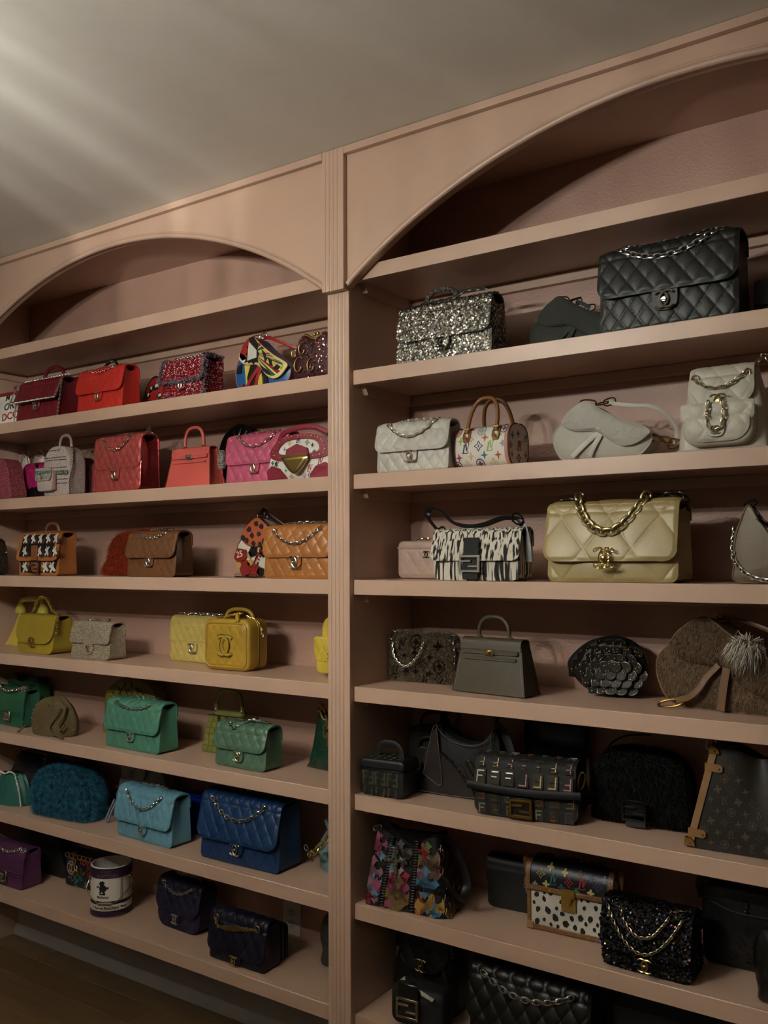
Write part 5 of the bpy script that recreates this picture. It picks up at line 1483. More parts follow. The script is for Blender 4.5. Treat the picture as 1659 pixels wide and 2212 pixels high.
SG = leather('4f7058', .4)
r, yb, yf = flap_bag('quilted_flap_bag', 'sage green mini flap bag with gold ring clasp in front of the lime bag', (-2.032, .095, SZ(6)), .218, .138, .085, SG, PALEG, Q(.038, .052, .0045), fl=.58, ch=None, logo=.034, gap=.007, ext=.010, fold=.012, tab=(.20, .30))
c = M(); cp = smoothpath([(-.045, -.035, .135), (-.03, -.040, .124), (-.005, -.034, .134), (.02, -.012, .150), (.05, 0, .148), (.085, .0, .146)], 40); chain(c, cp, .012, .0018); c.build('chain', DARKM, r)
c = M(); c.tube(cp, .0026, 6); c.build('chain_leather', SG, r)

r = root('padded_bag', 'dark green padded bag of large woven squares with gold chain rings, beside the post', 'handbag', -1.748, .215, SZ(6), -5)
DG = leather('0f3a28', .3, .2)
o = dense(smoothpath([(-.098, .001), (-.105, .012), (-.085, .08), (-.070, .15), (-.050, .185), (-.02, .196), (.06, .196), (.095, .18), (.105, .09), (.098, .001)], 80, True), .006).clip((-1, .0004), (1, 1))
m = M(); m.pillow(o, .036, .012, 18, .5, quilt=lambda x, z: .009 * (np.abs(np.sin(PI * (x + .004) / .058)) * np.abs(np.sin(PI * z / .062))) ** .4); m.build('body', DG, r)
M().bbox(-.075, .08, -.030, .030, .0005, .012, .004).build('base', leather('0a1410', .4), r)
chain_links(r, smoothpath([(-.055, -.035, .195), (-.03, -.052, .198), (-.008, -.060, .175), (.0, -.062, .140), (.0, -.060, .105)], 30), .030, .0035, GOLD, wid=.40)

# ---- shelf 7: blues
TL = leather('1f5f54', .5)
r = root('drawstring_pouch', 'teal leather drawstring pouch edged with a string of pearls, at the left edge', 'pouch', -3.310, .095, SZ(7), 6)
L = []; na = 60
for t in np.linspace(0, 1, 22):
    th = np.linspace(0, 2 * PI, na, endpoint=False); a = .098 * (1 - .10 * (1 - t) ** 5) * (1 - .42 * t ** 2.2); b = .046 * (1 - .45 * t ** 2)
    pl = 1 + .05 * t ** 1.5 * np.sin(th * 11 + np.sin(th * 3) * 2) + .01 * np.sin(th * 5)
    L.append(np.stack([a * np.cos(th) * pl, b * np.sin(th) * pl, np.full(na, .0006 + .118 * t) + .004 * t * np.sin(th * 11)], -1))
M().rings(np.array(L)).build('body', TL, r, ang=80)
pr = M(); P = smoothpath([(-.095, -.02, .135), (-.06, -.03, .142), (-.045, -.03, .128), (-.01, -.035, .122), (.02, -.036, .132), (.05, -.038, .126), (.065, -.042, .105), (.085, -.044, .06), (.096, -.045, .010)], 90)
for p in resample(P, step=.0072): pr.sphere(p, .0036, 8, 6)
pr.build('pearls', mat('d8d2c4', .2, 0, None, .4, 0), r)
cc_clasp(r, -.045, -.040, .096, .026, metal('8a6a50', .3), False)
c = M(); chain(c, smoothpath([(-.045, -.045, .082), (-.055, -.050, .05), (-.085, -.052, .02)], 20), .009, .0015); c.build('chain', SILVER, r)

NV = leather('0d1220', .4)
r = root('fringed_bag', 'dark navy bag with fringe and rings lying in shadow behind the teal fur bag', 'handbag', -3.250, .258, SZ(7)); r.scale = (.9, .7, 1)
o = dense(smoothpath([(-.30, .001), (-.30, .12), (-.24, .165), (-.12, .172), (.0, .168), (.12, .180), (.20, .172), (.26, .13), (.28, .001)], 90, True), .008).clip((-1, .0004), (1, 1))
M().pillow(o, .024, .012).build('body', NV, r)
fb = M(); rg = random.Random(3)
for k in range(90):
    x = -.24 + .5 * k / 90 + rg.uniform(-.004, .004); fb.tube(smoothpath([(x, -.030, .165), (x + rg.uniform(-.01, .01), -.040, .13), (x + rg.uniform(-.015, .015), -.042, .075 + rg.uniform(0, .03))], 8), .0018, 4)
fb.build('fringe', cloth('10162a'), r)
h_ = M()
for x, z in ((-.05, .160), (.15, .172), (-.06, .14)): eyelet(h_, (x, -.042, z), .010, .0018)
h_.build('hardware', DARKM, r)

r = root('fur_bag', 'teal blue long-haired fur bag, round and shaggy', 'handbag', -2.980, .104, SZ(7), 5); r.scale = (1.08, 1, .98)
o = dense(smoothpath([(-.115, .004), (-.135, .06), (-.130, .12), (-.09, .165), (0, .178), (.09, .165), (.135, .115), (.142, .06), (.12, .004), (0, .001)], 80, True), .006).clip((-1, .0006), (1, 1))
m = M(); m.pillow(o, .030, .022); m.build('body', cloth('0c3444'), r)
fur(m, 30000, .036, hairmat('103f54', '3a7f98'), r, (.5, 0, -.6), .75, .00045, 9, lift=.8)

GP = leather('8a8784', .5, 0, (200, .2))
r = root('backpack', 'grey puffy quilted backpack with round flap behind the light blue flap bag', 'backpack', -2.675, .232, SZ(7)); r.scale = (.93, .9, .96)
o = dense(smoothpath([(-.13, .001), (-.145, .07), (-.135, .15), (-.09, .205), (0, .222), (.09, .205), (.14, .15), (.148, .07), (.13, .001)], 80, True), .006).clip((-1, .0004), (1, 1))
m = M(); m.pillow(o, .024, .016, 14, .6, quilt=lambda x, z: quilt(x, z, .085, .10, .007)); m.build('body', GP, r)
o = dense(smoothpath([(-.075, .225), (-.095, .195), (-.07, .160), (-.02, .150), (.03, .162), (.05, .195), (.035, .225)], 60, True), .005)
m = M(); m.pillow(o, .004, .006, 8, .5, y=-.052); fo_ = m.build('flap', leather('8c8078', .5), r); cc_clasp(fo_, -.022, -.064, .185, .030, DARKM, False)
LIL = leather('7c8496', .45)
r = root('zip_pouch', 'pale lilac-blue pouch with looped wrist strap, edge showing left of light blue flap bag', 'pouch', -2.712, .165, SZ(7))
rslab(.075, .125, .02, .028, -.020, .020, .008, .0006).build('body', LIL, r)
M().tube(smoothpath([(-.035, -.024, .085), (-.050, -.034, .045), (-.062, -.040, .010), (-.050, -.042, .006), (-.036, -.038, .04), (-.025, -.024, .078)], 40), .0042, 6).build('wrist_strap', LIL, r)

LB = leather('5c90a4', .42)
r, yb, yf = flap_bag('quilted_flap_bag', 'light blue quilted flap bag with silver clasp and woven chain', (-2.478, .092, SZ(7), -2), .292, .172, .088, LB, SILVER, Q(.036, .054, .004), fl=.66, ch=(.30, .93, .66), lm=LB, logo=.038, gap=.007, ext=.014, fold=.016, pitch=.013, wire=.0018)
r = root('envelope_bag', 'vivid royal blue bag tucked between the light blue and navy flap bags', 'handbag', -2.340, .225, SZ(7))
M().pillow(dense(rrect(.19, .146, .012, 5), .006).clip((-1, .0005), (1, 1)), .018, .006).build('body', leather('0c2a8a', .35), r)
m = M(); m.plate(rrect(.19, .08, .012, 5, .066), -.030, .005, .001); fo_ = m.build('flap', leather('0c2a8a', .35), r)
m = M(); cc_logo(m, -.055, -.033, .095, .034); m.build('clasp', metal('4a4a4a', .25), fo_)
NB = leather('0d335e', .40)
r, yb, yf = flap_bag('quilted_flap_bag', 'large deep blue quilted flap bag, biggest bag on its shelf', (-2.035, .108, SZ(7), 1), .332, .212, .115, NB, PALEG, Q(.045, .064, .005), fl=.66, ch=(.33, .92, .68), lm=NB, logo=.042, gap=.008, ext=.020, fold=.018, pitch=.015, wire=.0018, Rf=.035, bulge=.008, tab=(.18, .2))

PB = leather('6e9096', .5)
r = root('slouchy_bag', 'pale blue slouchy bag with chunky gold chain beside the post', 'handbag', -1.722, .205, SZ(7), 2); r.scale = (.86, 1, 1)
L = []
for t in np.linspace(0, 1, 20):
    th = np.linspace(0, 2 * PI, 60, endpoint=False); a = .105 * (.90 + .25 * math.sin(PI * min(1, t * 1.3)) - .35 * t ** 2); b = .055 * (1 - .6 * t ** 1.5)
    pl = 1 + .05 * t * np.sin(th * 7 + 3 * t) + .015 * np.sin(th * 3)
    L.append(np.stack([a * np.cos(th) * pl, b * np.sin(th) * pl, np.full(60, .0006 + .150 * t)], -1))
M().rings(np.array(L)).build('body', PB, r, ang=80)
M().tube(smoothpath([(-.05, -.045, .16), (-.02, -.05, .12), (.01, -.055, .08), (.03, -.056, .03)], 20), .007, 8).build('fold', PB, r)
chain_links(r, smoothpath([(-.098, -.070, .058), (-.075, -.088, .066), (-.045, -.092, .085), (-.015, -.088, .110), (.015, -.080, .140), (.035, -.065, .158)], 40), .026, .0038, GOLD, wid=.42)
chain_links(r, smoothpath([(-.125, -.062, .068), (-.105, -.070, .055), (-.09, -.075, .045)], 12), .014, .0024, DARKM, wid=.4)

# ---- shelf 8: purples
PU = leather('54284e', .5)
r, yb, yf = flap_bag('boxy_flap_bag', 'purple boxy flap bag with square clasp and heavy silver chain, at the left edge', (-3.330, .086, SZ(8), 1), .320, .152, .090, PU, SILVER, None, fl=.82, Rf=.010, ch=None, tab=None, logo=None, gap=.004, Rb=.006)
m = M()
for k in (.012, .022, .032): z = yf.zb + k; m.tube([(-.15, yf(z) - .0012, z), (.15, yf(z) - .0012, z)], .0024, 5)
m.build('quilted_rib', PU, r)
m = M(); m.bbox(.020, .072, yf(.04) - .007, yf(.04) - .002, .010, .060, .002); cl_ = m.build('clasp_plate', metal('7a7268', .3), r); cc_clasp(cl_, .046, yf(.04) - .007, .035, .034, SILVER)
chain_links(r, smoothpath([(-.12, -.020, .180), (-.04, -.034, .174), (.02, -.044, .140), (.07, -.044, .134), (.115, -.034, .146)], 50), .0125, .0023, SILVER)
m = M()
for k in range(6): ctr, nn = link_verts((.128 + .008 * (k % 3), -.03 + .012 * (k // 3), .146 - .008 * (k % 2)), (1, .3 * k, .4), (0, -1, .5 * k), .011, .008, .002); m.tube(ctr, .0023, 6, closed=True, up=nn)
m.build('chain', SILVER, r)
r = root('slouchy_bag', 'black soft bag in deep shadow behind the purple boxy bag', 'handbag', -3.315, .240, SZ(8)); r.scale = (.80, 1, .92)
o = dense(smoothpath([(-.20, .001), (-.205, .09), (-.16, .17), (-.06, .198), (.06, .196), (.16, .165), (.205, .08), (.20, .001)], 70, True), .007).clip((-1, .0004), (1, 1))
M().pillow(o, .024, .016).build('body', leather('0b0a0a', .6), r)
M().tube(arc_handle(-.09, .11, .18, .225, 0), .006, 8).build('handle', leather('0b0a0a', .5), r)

r = root('graffiti_bag', 'small multicolour graffiti-print bag with gold chain behind the paint can bag', 'handbag', -2.990, .220, SZ(8), 3); r.scale = (.90, 1, 1)
b = rslab(.225, .130, .010, .010, -.034, .034, .006, .0006); b.build('body', leather('10122e', .45), r)
sf = plane_surf(lambda x, z: -.0345); gd = {}
rg = random.Random(21)
for i, (t, x, z, s, c, rt) in enumerate((('DOS', -.035, .026, .036, '2c6a4a', 8), ('3', -.010, .050, .040, '2c6a4a', 0), ('8', .045, .052, .045, 'a03a34', 10), ('LOVE', .02, .092, .030, 'a03a34', -6), ('ON', .075, .092, .034, '8a2a30', 5), ('2', -.085, .030, .036, '9a2a2a', -10), ('GO', .075, .020, .036, 'a0743a', 4), ('C', -.035, .004, .030, '4a7a5a', 12), ('S', .02, .008, .034, '3a6a4a', -8), ('X', .09, .055, .030, '3a4a8a', 0), ('CO', -.07, .088, .030, '3a4a8a', 3))):
    gd.setdefault(c, M()); decal(gd[c], text_polys(t, .03), x, z, s, sf, rot=rt, off=.0014, th=.0016)
gd.setdefault('b07a3a', M())
for i in range(8): gd['b07a3a'].tube(np.stack([-.095 + .026 * i + .016 * np.cos(np.linspace(0, 2 * PI, 14)), np.full(14, -.036), .118 + .009 * np.sin(np.linspace(0, 2 * PI, 14))], -1), .0014, 4)
for c, mm in gd.items(): mm.build('graffiti_print', leather(c, .5), r, smooth=False)
m = M(); decal(m, quads_ring(.85, 1, 24), -.072, .072, .026, sf, off=.002, th=.002); m2 = M(); cc_logo(m2, -.072, -.0365, .072, .034); m.build('roundel_print', leather('a08a72'), r, smooth=False); m2.build('roundel_rings', leather('a08a72'), r, kind='stuff')
chain_links(r, smoothpath([(-.045, -.040, .128), (-.035, -.046, .095), (-.01, -.048, .066), (.03, -.048, .070), (.07, -.044, .105), (.10, -.036, .130)], 50), .013, .0022, metal('8a6a3a', .3))

r = root('paint_can_bag', 'white and purple paint-can shaped bag with wire handle and open top', 'novelty bag', -2.722, .110, SZ(8))
cr, chh = .073, .175
th = np.linspace(0, 2 * PI, 64, endpoint=False)
def cyl_band(z0, z1, rad, nm, mt, par=r):
    m = M(); m.grid(np.array([np.stack([rad * np.cos(th), rad * np.sin(th), np.full(64, z)], -1) for z in np.linspace(z0, z1, 4)]), wv=True); return m.build(nm, mt, par)
PUR = leather('2c1830', .45)
m = M(); m.rings(np.array([np.stack([q * np.cos(th), q * np.sin(th), np.full(64, z)], -1) for q, z in ((.0708, .0006), (cr, .003), (cr, chh - .002), (cr - .002, chh), (cr - .005, chh), (cr - .006, chh - .01), (cr - .006, .02), (.01, .02))])); m.build('body', mat('cfc9bc', .45, 0, None, 0, 0), r)
cyl_band(.003, .024, cr + .0005, 'purple_band', PUR); cyl_band(.046, .058, cr + .0005, 'purple_band', PUR); cyl_band(.138, chh - .002, cr + .0016, 'purple_band', PUR)
def csurf(a0): 
    def f(x, z):
        a = a0 + x / cr; return ((cr * math.cos(a), cr * math.sin(a), z), (math.cos(a), math.sin(a), 0))
    return f
A0 = math.atan2(-2.2, 2.70)   # side turned to the viewer
for t, x, z, s, c, dz in (('VUITTON', -.016, .1405, .0175, '6a5470', .0022), ('LA PAINT', -.020, .1585, .0095, '5a4660', .0022), ('2, Rue du Pont Neuf, Paris', -.010, .030, .0125, '1a1416', .0008), ('Malletier', -.030, .068, .013, '1a1416', .0008)):
    m = M(); decal(m, text_polys(t, .01), x, z, s, csurf(A0), off=dz, th=.0012); m.build('lettering_print', mat(c, .5, 0, None, 0, 0), r, smooth=False)
m = M(); sfc = csurf(A0)
for P in ([(-.4, -.9), (.5, -.95), (.6, -.75), (.1, -.7), (-.2, -.75)], [(-.2, .9), (.25, 1), (.5, .75), (.35, .5), (.7, .2), (.75, -.2), (.45, -.5), (.6, -.7), (.3, -.75), (.1, -.4), (-.1, -.7), (-.4, -.7), (-.2, -.35), (-.35, .0), (-.15, .35), (-.35, .55)], [(-.75, .2), (-.4, .3), (-.35, .1), (-.7, .0)], [(.7, .1), (1.0, .25), (1.05, .0), (.8, -.15)]):
    decal(m, [P], -.036, .104, .026, sfc, off=.0009)
m.build('rider_emblem', mat('14100f', .5, 0, None, 0, 0), r, smooth=False, kind='stuff')
m = M(); sz = csurf(A0)
for x in (.034, .040): decal(m, [[(-.0012, .06), (.0012, .06), (.0012, .136), (-.0012, .136)]], x, 0, 1, sz, off=.0008)
m.build('seam', mat('6a6068', .6, 0, None, 0, 0), r, smooth=False)
aL, aR = A0 - 1.35, A0 + 1.05
pl_, pr_ = np.array((math.cos(aL), math.sin(aL), 0)), np.array((math.cos(aR), math.sin(aR), 0)); fwd = np.array((math.cos(A0 - .15), math.sin(A0 - .15), 0))
hp = smoothpath([pl_ * cr * 1.06 + (0, 0, .128), pl_ * cr * 1.14 + fwd * .02 + (0, 0, .095), fwd * cr * 1.32 + pl_ * .03 + (0, 0, .064), fwd * cr * 1.34 + pr_ * .012 + (0, 0, .058), fwd * cr * 1.2 + pr_ * .045 + (0, 0, .075), pr_ * cr * 1.12 + fwd * .012 + (0, 0, .105), pr_ * cr * 1.06 + (0, 0, .134)], 70)
M().tube(hp, .0016, 6).build('wire_handle', metal('a89c84', .25), r)
M().cyl(hp[24], hp[38], .0062, 12).build('handle_grip', metal('8a7a64', .35), r)
m = M()
for p in (pl_, pr_): m.cyl(p * cr + (0, 0, .131), p * cr * 1.09 + (0, 0, .131), .008, 12); m.cyl(p * cr + (0, 0, .131), p * cr * 1.14 + (0, 0, .131), .0035, 10)
m.build('rivets', metal('8a7a64', .3), r)
m = M(); m.plate([(-.02, .105), (.012, .115), (.004, .160), (-.03, .140)], .01, .002); m.plate([(.006, .10), (.03, .10), (.028, .140), (.01, .145)], .02, .002); m.build('paper_inside', mat('b8b4a8', .7, 0, None, 0, 0), r, smooth=False, kind='stuff')

DV = mat('120c2a', .6, 0, (300, .3), 0, .15, .15)
r, yb, yf = flap_bag('quilted_flap_bag', 'dark purple velvet quilted flap bag behind the navy accordion bag', (-2.385, .165, SZ(8), -2), .215, .162, .085, DV, SILVER, Q(.042, .052, .005), fl=.66, Rf=.045, ch=(.32, .93, .78), logo=.036, gap=.007, ext=.008, Rb=.045, pitch=.011, wire=.0014)
ND = leather('0b0d22', .42)
r, yb, yf = flap_bag('accordion_flap_bag', 'navy flap bag with accordion-pleated sides and doubled gold chain', (-2.030, .075, SZ(8)), .235, .150, .075, ND, GOLD, Q(.045, .064, .0035), fl=.80, dt=.6, ch=None, logo=.034, gap=.006, ext=.008, tab=(.22, .22), Rb=.012, fold=.012)
for k in range(1, 4):
    y = .018 + .022 * k; hh = .145 - .012 * k
    m = M(); o = dense(rrect(.225 - .006 * k, hh, .012, 4), .008).clip((-1, .0005), (1, 1)); m.pillow(o, .006, .004, 6, .5, y=y + .004); m.build('pleat', ND, r)
c = M()
for k, dz in enumerate((0, .006, .012)):
    chain(c, smoothpath([(-.088, yf(.128) - .005, .130), (-.072, yf(.112) - .007, .112 - dz * .4), (-.03, yf(.107) - .007 - .002 * k, .106 + dz), (.03, yf(.112) - .007 - .002 * k, .117 + dz * .8), (.085, yf(.128) - .006, .128)], 60), .0078, .0013)
m = M()
for sx in (-1, 1): eyelet(m, (sx * .088, yf(.13) - .003, .130), .010, .0018)
m.build('eyelet', GOLD, r); c.build('chain', GOLD, r)
r = root('flap_bag', 'charcoal grey bag mostly hidden behind the fluted post on the lowest left shelf', 'handbag', -1.738, .215, SZ(8))
o = dense(smoothpath([(-.06, .001), (-.064, .05), (-.072, .085), (-.068, .125), (-.05, .16), (-.01, .172), (.05, .165), (.075, .10), (.068, .001)], 60, True), .005).clip((-1, .0004), (1, 1))
M().pillow(o, .026, .012).build('body', leather('3a3836', .6), r)
M().tube(smoothpath([(-.066, -.028, .08), (-.02, -.038, .075), (.06, -.03, .08)], 20), .003, 6).build('flap_edge', leather('2c2a28', .6), r)
# ================================================================== RIGHT BAY
# ---- shelf 2: silver, charcoal, black
SQB = mat('4a4640', .5, .3, None, 0, 0)
r = root('sequin_flap_bag', 'silver sequin flap bag with snakeskin top handle beside the fluted post', 'handbag', -1.262, .095, SZ(2)); r.scale = (1, .9, 1)
yb = body(r, SQB, .300, .165, .105, .70, None, .02, .0, .02, .006, fold=.004)
yf = flap(r, SQB, .296, .178, .105, .70, .62, .022, None, gap=.006, ext=.010)
tongue(r, SQB, .056, .040, yf.zb + .004, yb(0, yf.zb - .01) - .012)
cl_ = cc_clasp(r, 0, yb(0, yf.zb - .01) - .0135, yf.zb - .016, .030, metal('3a3834', .25))
sq = M()
for o in r.children:
    if o.name.split('.')[0] in ('body', 'flap', 'gusset', 'lock_tab'):
        me = o.data; co = np.array([v.co for v in me.vertices]); sq.add(co, [tuple(p.vertices) for p in me.polygons])
def seq_keep(): pass
sequins(sq, 17000, .0030, [(metal('9a958a', .40), 6), (metal('6e6a62', .40), 3), (metal('b8b4a8', .25), 3), (metal('e0dcd0', .05), 1)], r, 31, .22, 'sequins', .002)
SNK = tweed(('2a2624', '6a6460', '1a1716', '8a8480', '3a3632'), 420, (1, 1, 1), .5, .4)
handle(r, arc_handle(-.085, .022, .172, .222, .006), .0075, SNK, flat=1)
c = M(); cp = smoothpath([(-.08, -.018, .182), (-.03, -.024, .180), (.02, -.020, .184), (.06, -.014, .200), (.12, -.010, .196)], 50); chain(c, cp, .013, .0020); c.build('chain', metal('5a5652', .3), r)
l = M(); l.tube(cp, .0045, 6); l.build('chain_leather', leather('34302c', .5), r)

DSG = cloth('272921', .75, (300, .3), .3)
r, yb, T, _, _ = saddle('saddle_bag', 'charcoal suede saddle bag beside the large black quilted bag', (-.925, .205, SZ(2)), .262, .158, .06, DSG, DSG, metal('8a857c', .2), cloth('2c2e2a', .7), em=cloth('34362f', .7), sp=[(.50, -.01, .93), (.56, -.022, .88), (.62, -.022, .82), (.66, -.02, .76)])

BK = leather('181a17', .48)
r, yb, yf = flap_bag('quilted_flap_bag', 'large black quilted flap bag with silver clasp, biggest bag on its shelf', (-.632, .082, SZ(2)), .330, .212, .11, BK, SILVER, Q(.046, .062, .005), fl=.60, ch=(.34, .985, .80), lm=leather('151513'), logo=.046, gap=.007, ext=.014, fold=.016, pitch=.0155, wire=.0021, Rf=.035, bulge=.007, tab=(.19, .25), top=False, ey=False)
c = M(); cp = smoothpath([(-.105, -.020, .221), (-.06, -.026, .213), (0, -.022, .215), (.06, -.012, .222), (.10, -.004, .228), (.13, -.012, .222)], 50); chain(c, cp, .0155, .0021); c.build('chain', SILVER, r)
l = M(); l.tube(cp, .0034, 6); l.build('chain_leather', leather('151513'), r)
r = root('flap_bag', 'black bag at the right edge of the photo behind the large black quilted bag', 'handbag', -.370, .205, SZ(2))
M().pillow(dense(rrect(.19, .112, .014, 5), .006).clip((-1, .0005), (1, 1)), .030, .008).build('body', leather('141413', .45), r)
m = M(); m.plate(rrect(.188, .062, .014, 5, .052), -.042, .006, .002); m.build('flap', leather('161615', .4), r)

# ---- shelf 3: whites
WH = leather('b9b5aa', .42)
r, yb, yf = flap_bag('quilted_flap_bag', 'white quilted flap bag with gold clasp leaning on the multicolour barrel bag', (-1.368, .085, SZ(3), 2), .235, .146, .075, WH, PALEG, Q(.038, .052, .0042), fl=.58, ch=(.31, .96, .70), lm=WH, logo=.036, gap=.007, ext=.010, fold=.012, pitch=.012, wire=.0016, tab=(.19, .26), skew=.002)

r = root('barrel_bag', 'small white barrel bag with multicolour letter print and tan leather handles', 'handbag', -1.150, .118, SZ(3), -6)
w_, h_, dd = .178, .120, .100
def bar_o(n=48):
    o = []
    for i in range(n):
        a = 2 * PI * i / n - PI / 2
        c, s = math.cos(a), math.sin(a)
        o.append((dd / 2 * math.copysign(abs(c) ** .75, c), h_ / 2 + (h_ / 2 - .0006) * math.copysign(abs(s) ** .72, s)))
    return np.array(o)
bo = bar_o()
xs = np.concatenate([[-w_ / 2, -w_ / 2 + .004], np.linspace(-w_ / 2 + .01, w_ / 2 - .01, 8), [w_ / 2 - .004, w_ / 2]])
L = [np.stack([np.full(48, x), bo[:, 0] * k, h_ / 2 + (bo[:, 1] - h_ / 2) * k], -1) for x, k in zip(xs, [.985, 1] + [1] * 8 + [1, .985])]
M().rings(np.array(L)).build('body', MCW, r)
def bar_surf(x, z):
    z = min(max(z, .002), h_ - .002); s = (z - h_ / 2) / (h_ / 2); q = min(1, abs(s)) ** (1 / .72); c = math.sqrt(max(0, 1 - q * q)) ** .75
    y = -dd / 2 * c; n = np.array((0, -max(c, .05), s * .9)); n /= np.linalg.norm(n); return ((x, y, z), n)
def end_surf(y, z): return ((w_ / 2, y, z), (1, 0, 0))
cl = ('1c1c3a', '8fae4a', 'b05a2a', '2a6a8a', 'a02a4a', 'c8b090', '5a4a5a', '8a9a9a', 'd0a060')
dm = {c: M() for c in cl}
for i, (x, z, k, s, c) in enumerate(((-.050, .058, 'letters', .0145, 0), (-.008, .062, 'diamond', .014, 0), (.030, .060, 'letters', .0145, 1), (-.068, .080, 'star', .012, 1), (-.032, .082, 'petal', .009, 5), (.012, .084, 'star', .012, 2), (-.074, .034, 'star', .012, 4), (-.034, .036, 'star', .012, 5), (.010, .036, 'star', .012, 3), (.054, .034, 'star', .012, 2), (-.052, .012, 'diamond', .013, 5), (-.008, .014, 'round', .014, 6), (.036, .014, 'diamond', .013, 5), (-.002, .104, 'round', .013, 7), (.056, .088, 'petal', .010, 1), (-.082, .104, 'round', .012, 2), (-.040, .110, 'petal', .009, 4), (-.082, .012, 'round', .013, 6), (.070, .064, 'petal', .009, 7), (.070, .104, 'round', .012, 6))):
    decal(dm[cl[c]], MOT[k], x, z, s, bar_surf, off=.0009)
for i, (y, z, k, s, c) in enumerate(((.004, .060, 'letters', .0145, 4), (-.032, .086, 'star', .011, 6), (-.034, .034, 'star', .010, 2), (.0, .026, 'diamond', .012, 0), (.034, .036, 'star', .010, 2), (-.002, .092, 'star', .011, 6), (.036, .082, 'letters', .010, 3), (-.040, .058, 'diamond', .009, 4))):
    decal(dm[cl[c]], MOT[k], y, z, s, end_surf, off=.0009)
for c, mm in dm.items():
    if mm.n: mm.build('letter_print', mat(c, .5, 0, None, 0, 0), r, smooth=False)
PKT = leather('b8806e', .5); TAN = leather('8a5626', .4)
m = M()
for sx in (-1, 1): m.tube(np.stack([np.full(48, sx * (w_ / 2 - .001)), bo[:, 0], bo[:, 1]], -1), .0026, 6, closed=True)
m.build('piping', leather('5a2a2a', .5), r)
m = M(); k = bo * np.array((1.012, 1)) ; L = [np.stack([np.full(48, x), bo[:, 0] * 1.012, h_ / 2 + (bo[:, 1] - h_ / 2) * 1.006], -1) for x in (w_ / 2 - .014, w_ / 2 - .004)]; m.grid(np.array(L), wv=True); m.build('pink_edge', PKT, r)
for sy in (-1, 1):
    y0 = sy * .034
    p = arc_handle(-.048, .048, h_ - .020, h_ + .078, 0, 30); p[:, 1] = sy * (.046 - .026 * (p[:, 2] - h_ + .02) / .098)
    handle(r, p, .0058, TAN, flat=1)
    if sy < 0:
        for sx in (-1, 1):
            m = M(); q = [(-.012, .100), (-.013, .086), (-.008, .074), (.008, .074), (.013, .086), (.012, .100), (.009, .112), (-.009, .112)]
            decal(m, [[(x + sx * .048, z) for x, z in q]], 0, 0, 1, bar_surf, off=.0035, th=.004); tb = m.build('handle_tab', TAN, r, smooth=False)
            m = M(); m.bbox(sx * .048 - .010, sx * .048 + .010, -.050, -.043, .108, .116, .002); m.sphere((sx * .048, bar_surf(0, .088)[0][1] - .004, .088), .0025, 8, 5); m.build('hardware', GOLD, tb)
zp = M(); zp.bbox(-w_ / 2 + .004, w_ / 2 - .004, -.006, .006, h_ - .0006, h_ + .0016, .0006); zp.build('zip', metal('8a744a', .35), r)

WS2 = leather('aaa698', .5, 0, (300, .25)); WSF = leather('a09c90', .5, 0, (120, .7))
r, yb, T, _, _ = saddle('saddle_bag', 'white saddle bag with bronze rings and an arching shoulder strap', (-.815, .105, SZ(3)), .258, .150, .075, WS2, WSF, metal('7a5c34', .3), leather('b4b0a4', .45), em=leather('b4b0a4', .45), sp=[(.56, -.012, 1.0), (.66, -.02, .93), (.82, -.026, .88), (.98, -.026, .84), (1.12, -.02, .70), (1.19, -.012, .52), (1.20, -.004, .38), (1.17, 0, .20)])
m = M(); m.tube(smoothpath([((.985 - .5) * .262, -.02, .058), ((1.05 - .5) * .262, -.022, .048), ((1.12 - .5) * .262, -.02, .030), ((1.17 - .5) * .262, -.014, .026)], 20), .0028, 6)
for u, v in ((1.02, .30), (1.10, .27), (1.19, .22)): ctr, nn = link_verts(((u - .5) * .262, -.022, v * .15), (1, 0, -.3), (0, -1, .3), .014, .008, .002, 14); m.tube(ctr, .0024, 6, closed=True, up=nn)
m.build('hardware', metal('7a5c34', .3), r)
m = M(); fl2 = T([(.30, .70)])[0]
# pale all-over line print on the flap
rg = random.Random(2)
for i in range(60):
    u, v = rg.uniform(.17, .95), rg.uniform(.28, .95)
    # keep inside the flap: band around its diagonal
    top_ = np.interp(u, [.14, .37, .55, .75, .985], [.72, .95, .76, .57, .42]); bot = np.interp(u, [.14, .2, .42, .56, .75, .96], [.66, .57, .54, .42, .26, .36])
    if v > top_ - .07 or v < bot + .06: continue
    p = T([(u, v)])[0]; decal(m, [seg(-.8, 0, .5, 0, .16), seg(.5, 0, .5, .9, .16), seg(-.4, 0, -.4, -.8, .16)], p[0], p[1], .0075, plane_surf(lambda x, z: yb - .0064), off=.0016, rot=rg.choice((-35, 55)) + rg.uniform(-8, 8))
m.build('line_print', leather('b8b4a8', .6), r, smooth=False)

WB = leather('bab5a3', .45)
r = root('backpack', 'white quilted backpack with gold clasp and chains at the right edge of the photo', 'backpack', -.520, .115, SZ(3), -1)
w_, h_, dd = .205, .198, .125
L = []
for t in np.linspace(0, 1, 18):
    o = dense(rrect(w_ * (1.0 - .30 * t ** 1.6), dd * (1 - .45 * t), .020, 5), .010); o = resample(np.vstack([o, o[:1]]), 61)[:-1]
    L.append(np.stack([o[:, 0], o[:, 1] - dd * (1 - .45 * t) / 2, np.full(60, .0006 + h_ * t)], -1))
M().rings(np.array(L)).build('body', WB, r, ang=70)
yfr = lambda z: -dd * (1 - .45 * z / h_) / 2
yff = flap(r, WB, .150, h_ + .008, dd, .55, .50, .05, (.046, .060, .0035), gap=.008, ext=.006, bow=-.012, wt=.85)
m = M(); o = rslab(.160, .095, .035, .010, -.030, .020, .012, .012); 
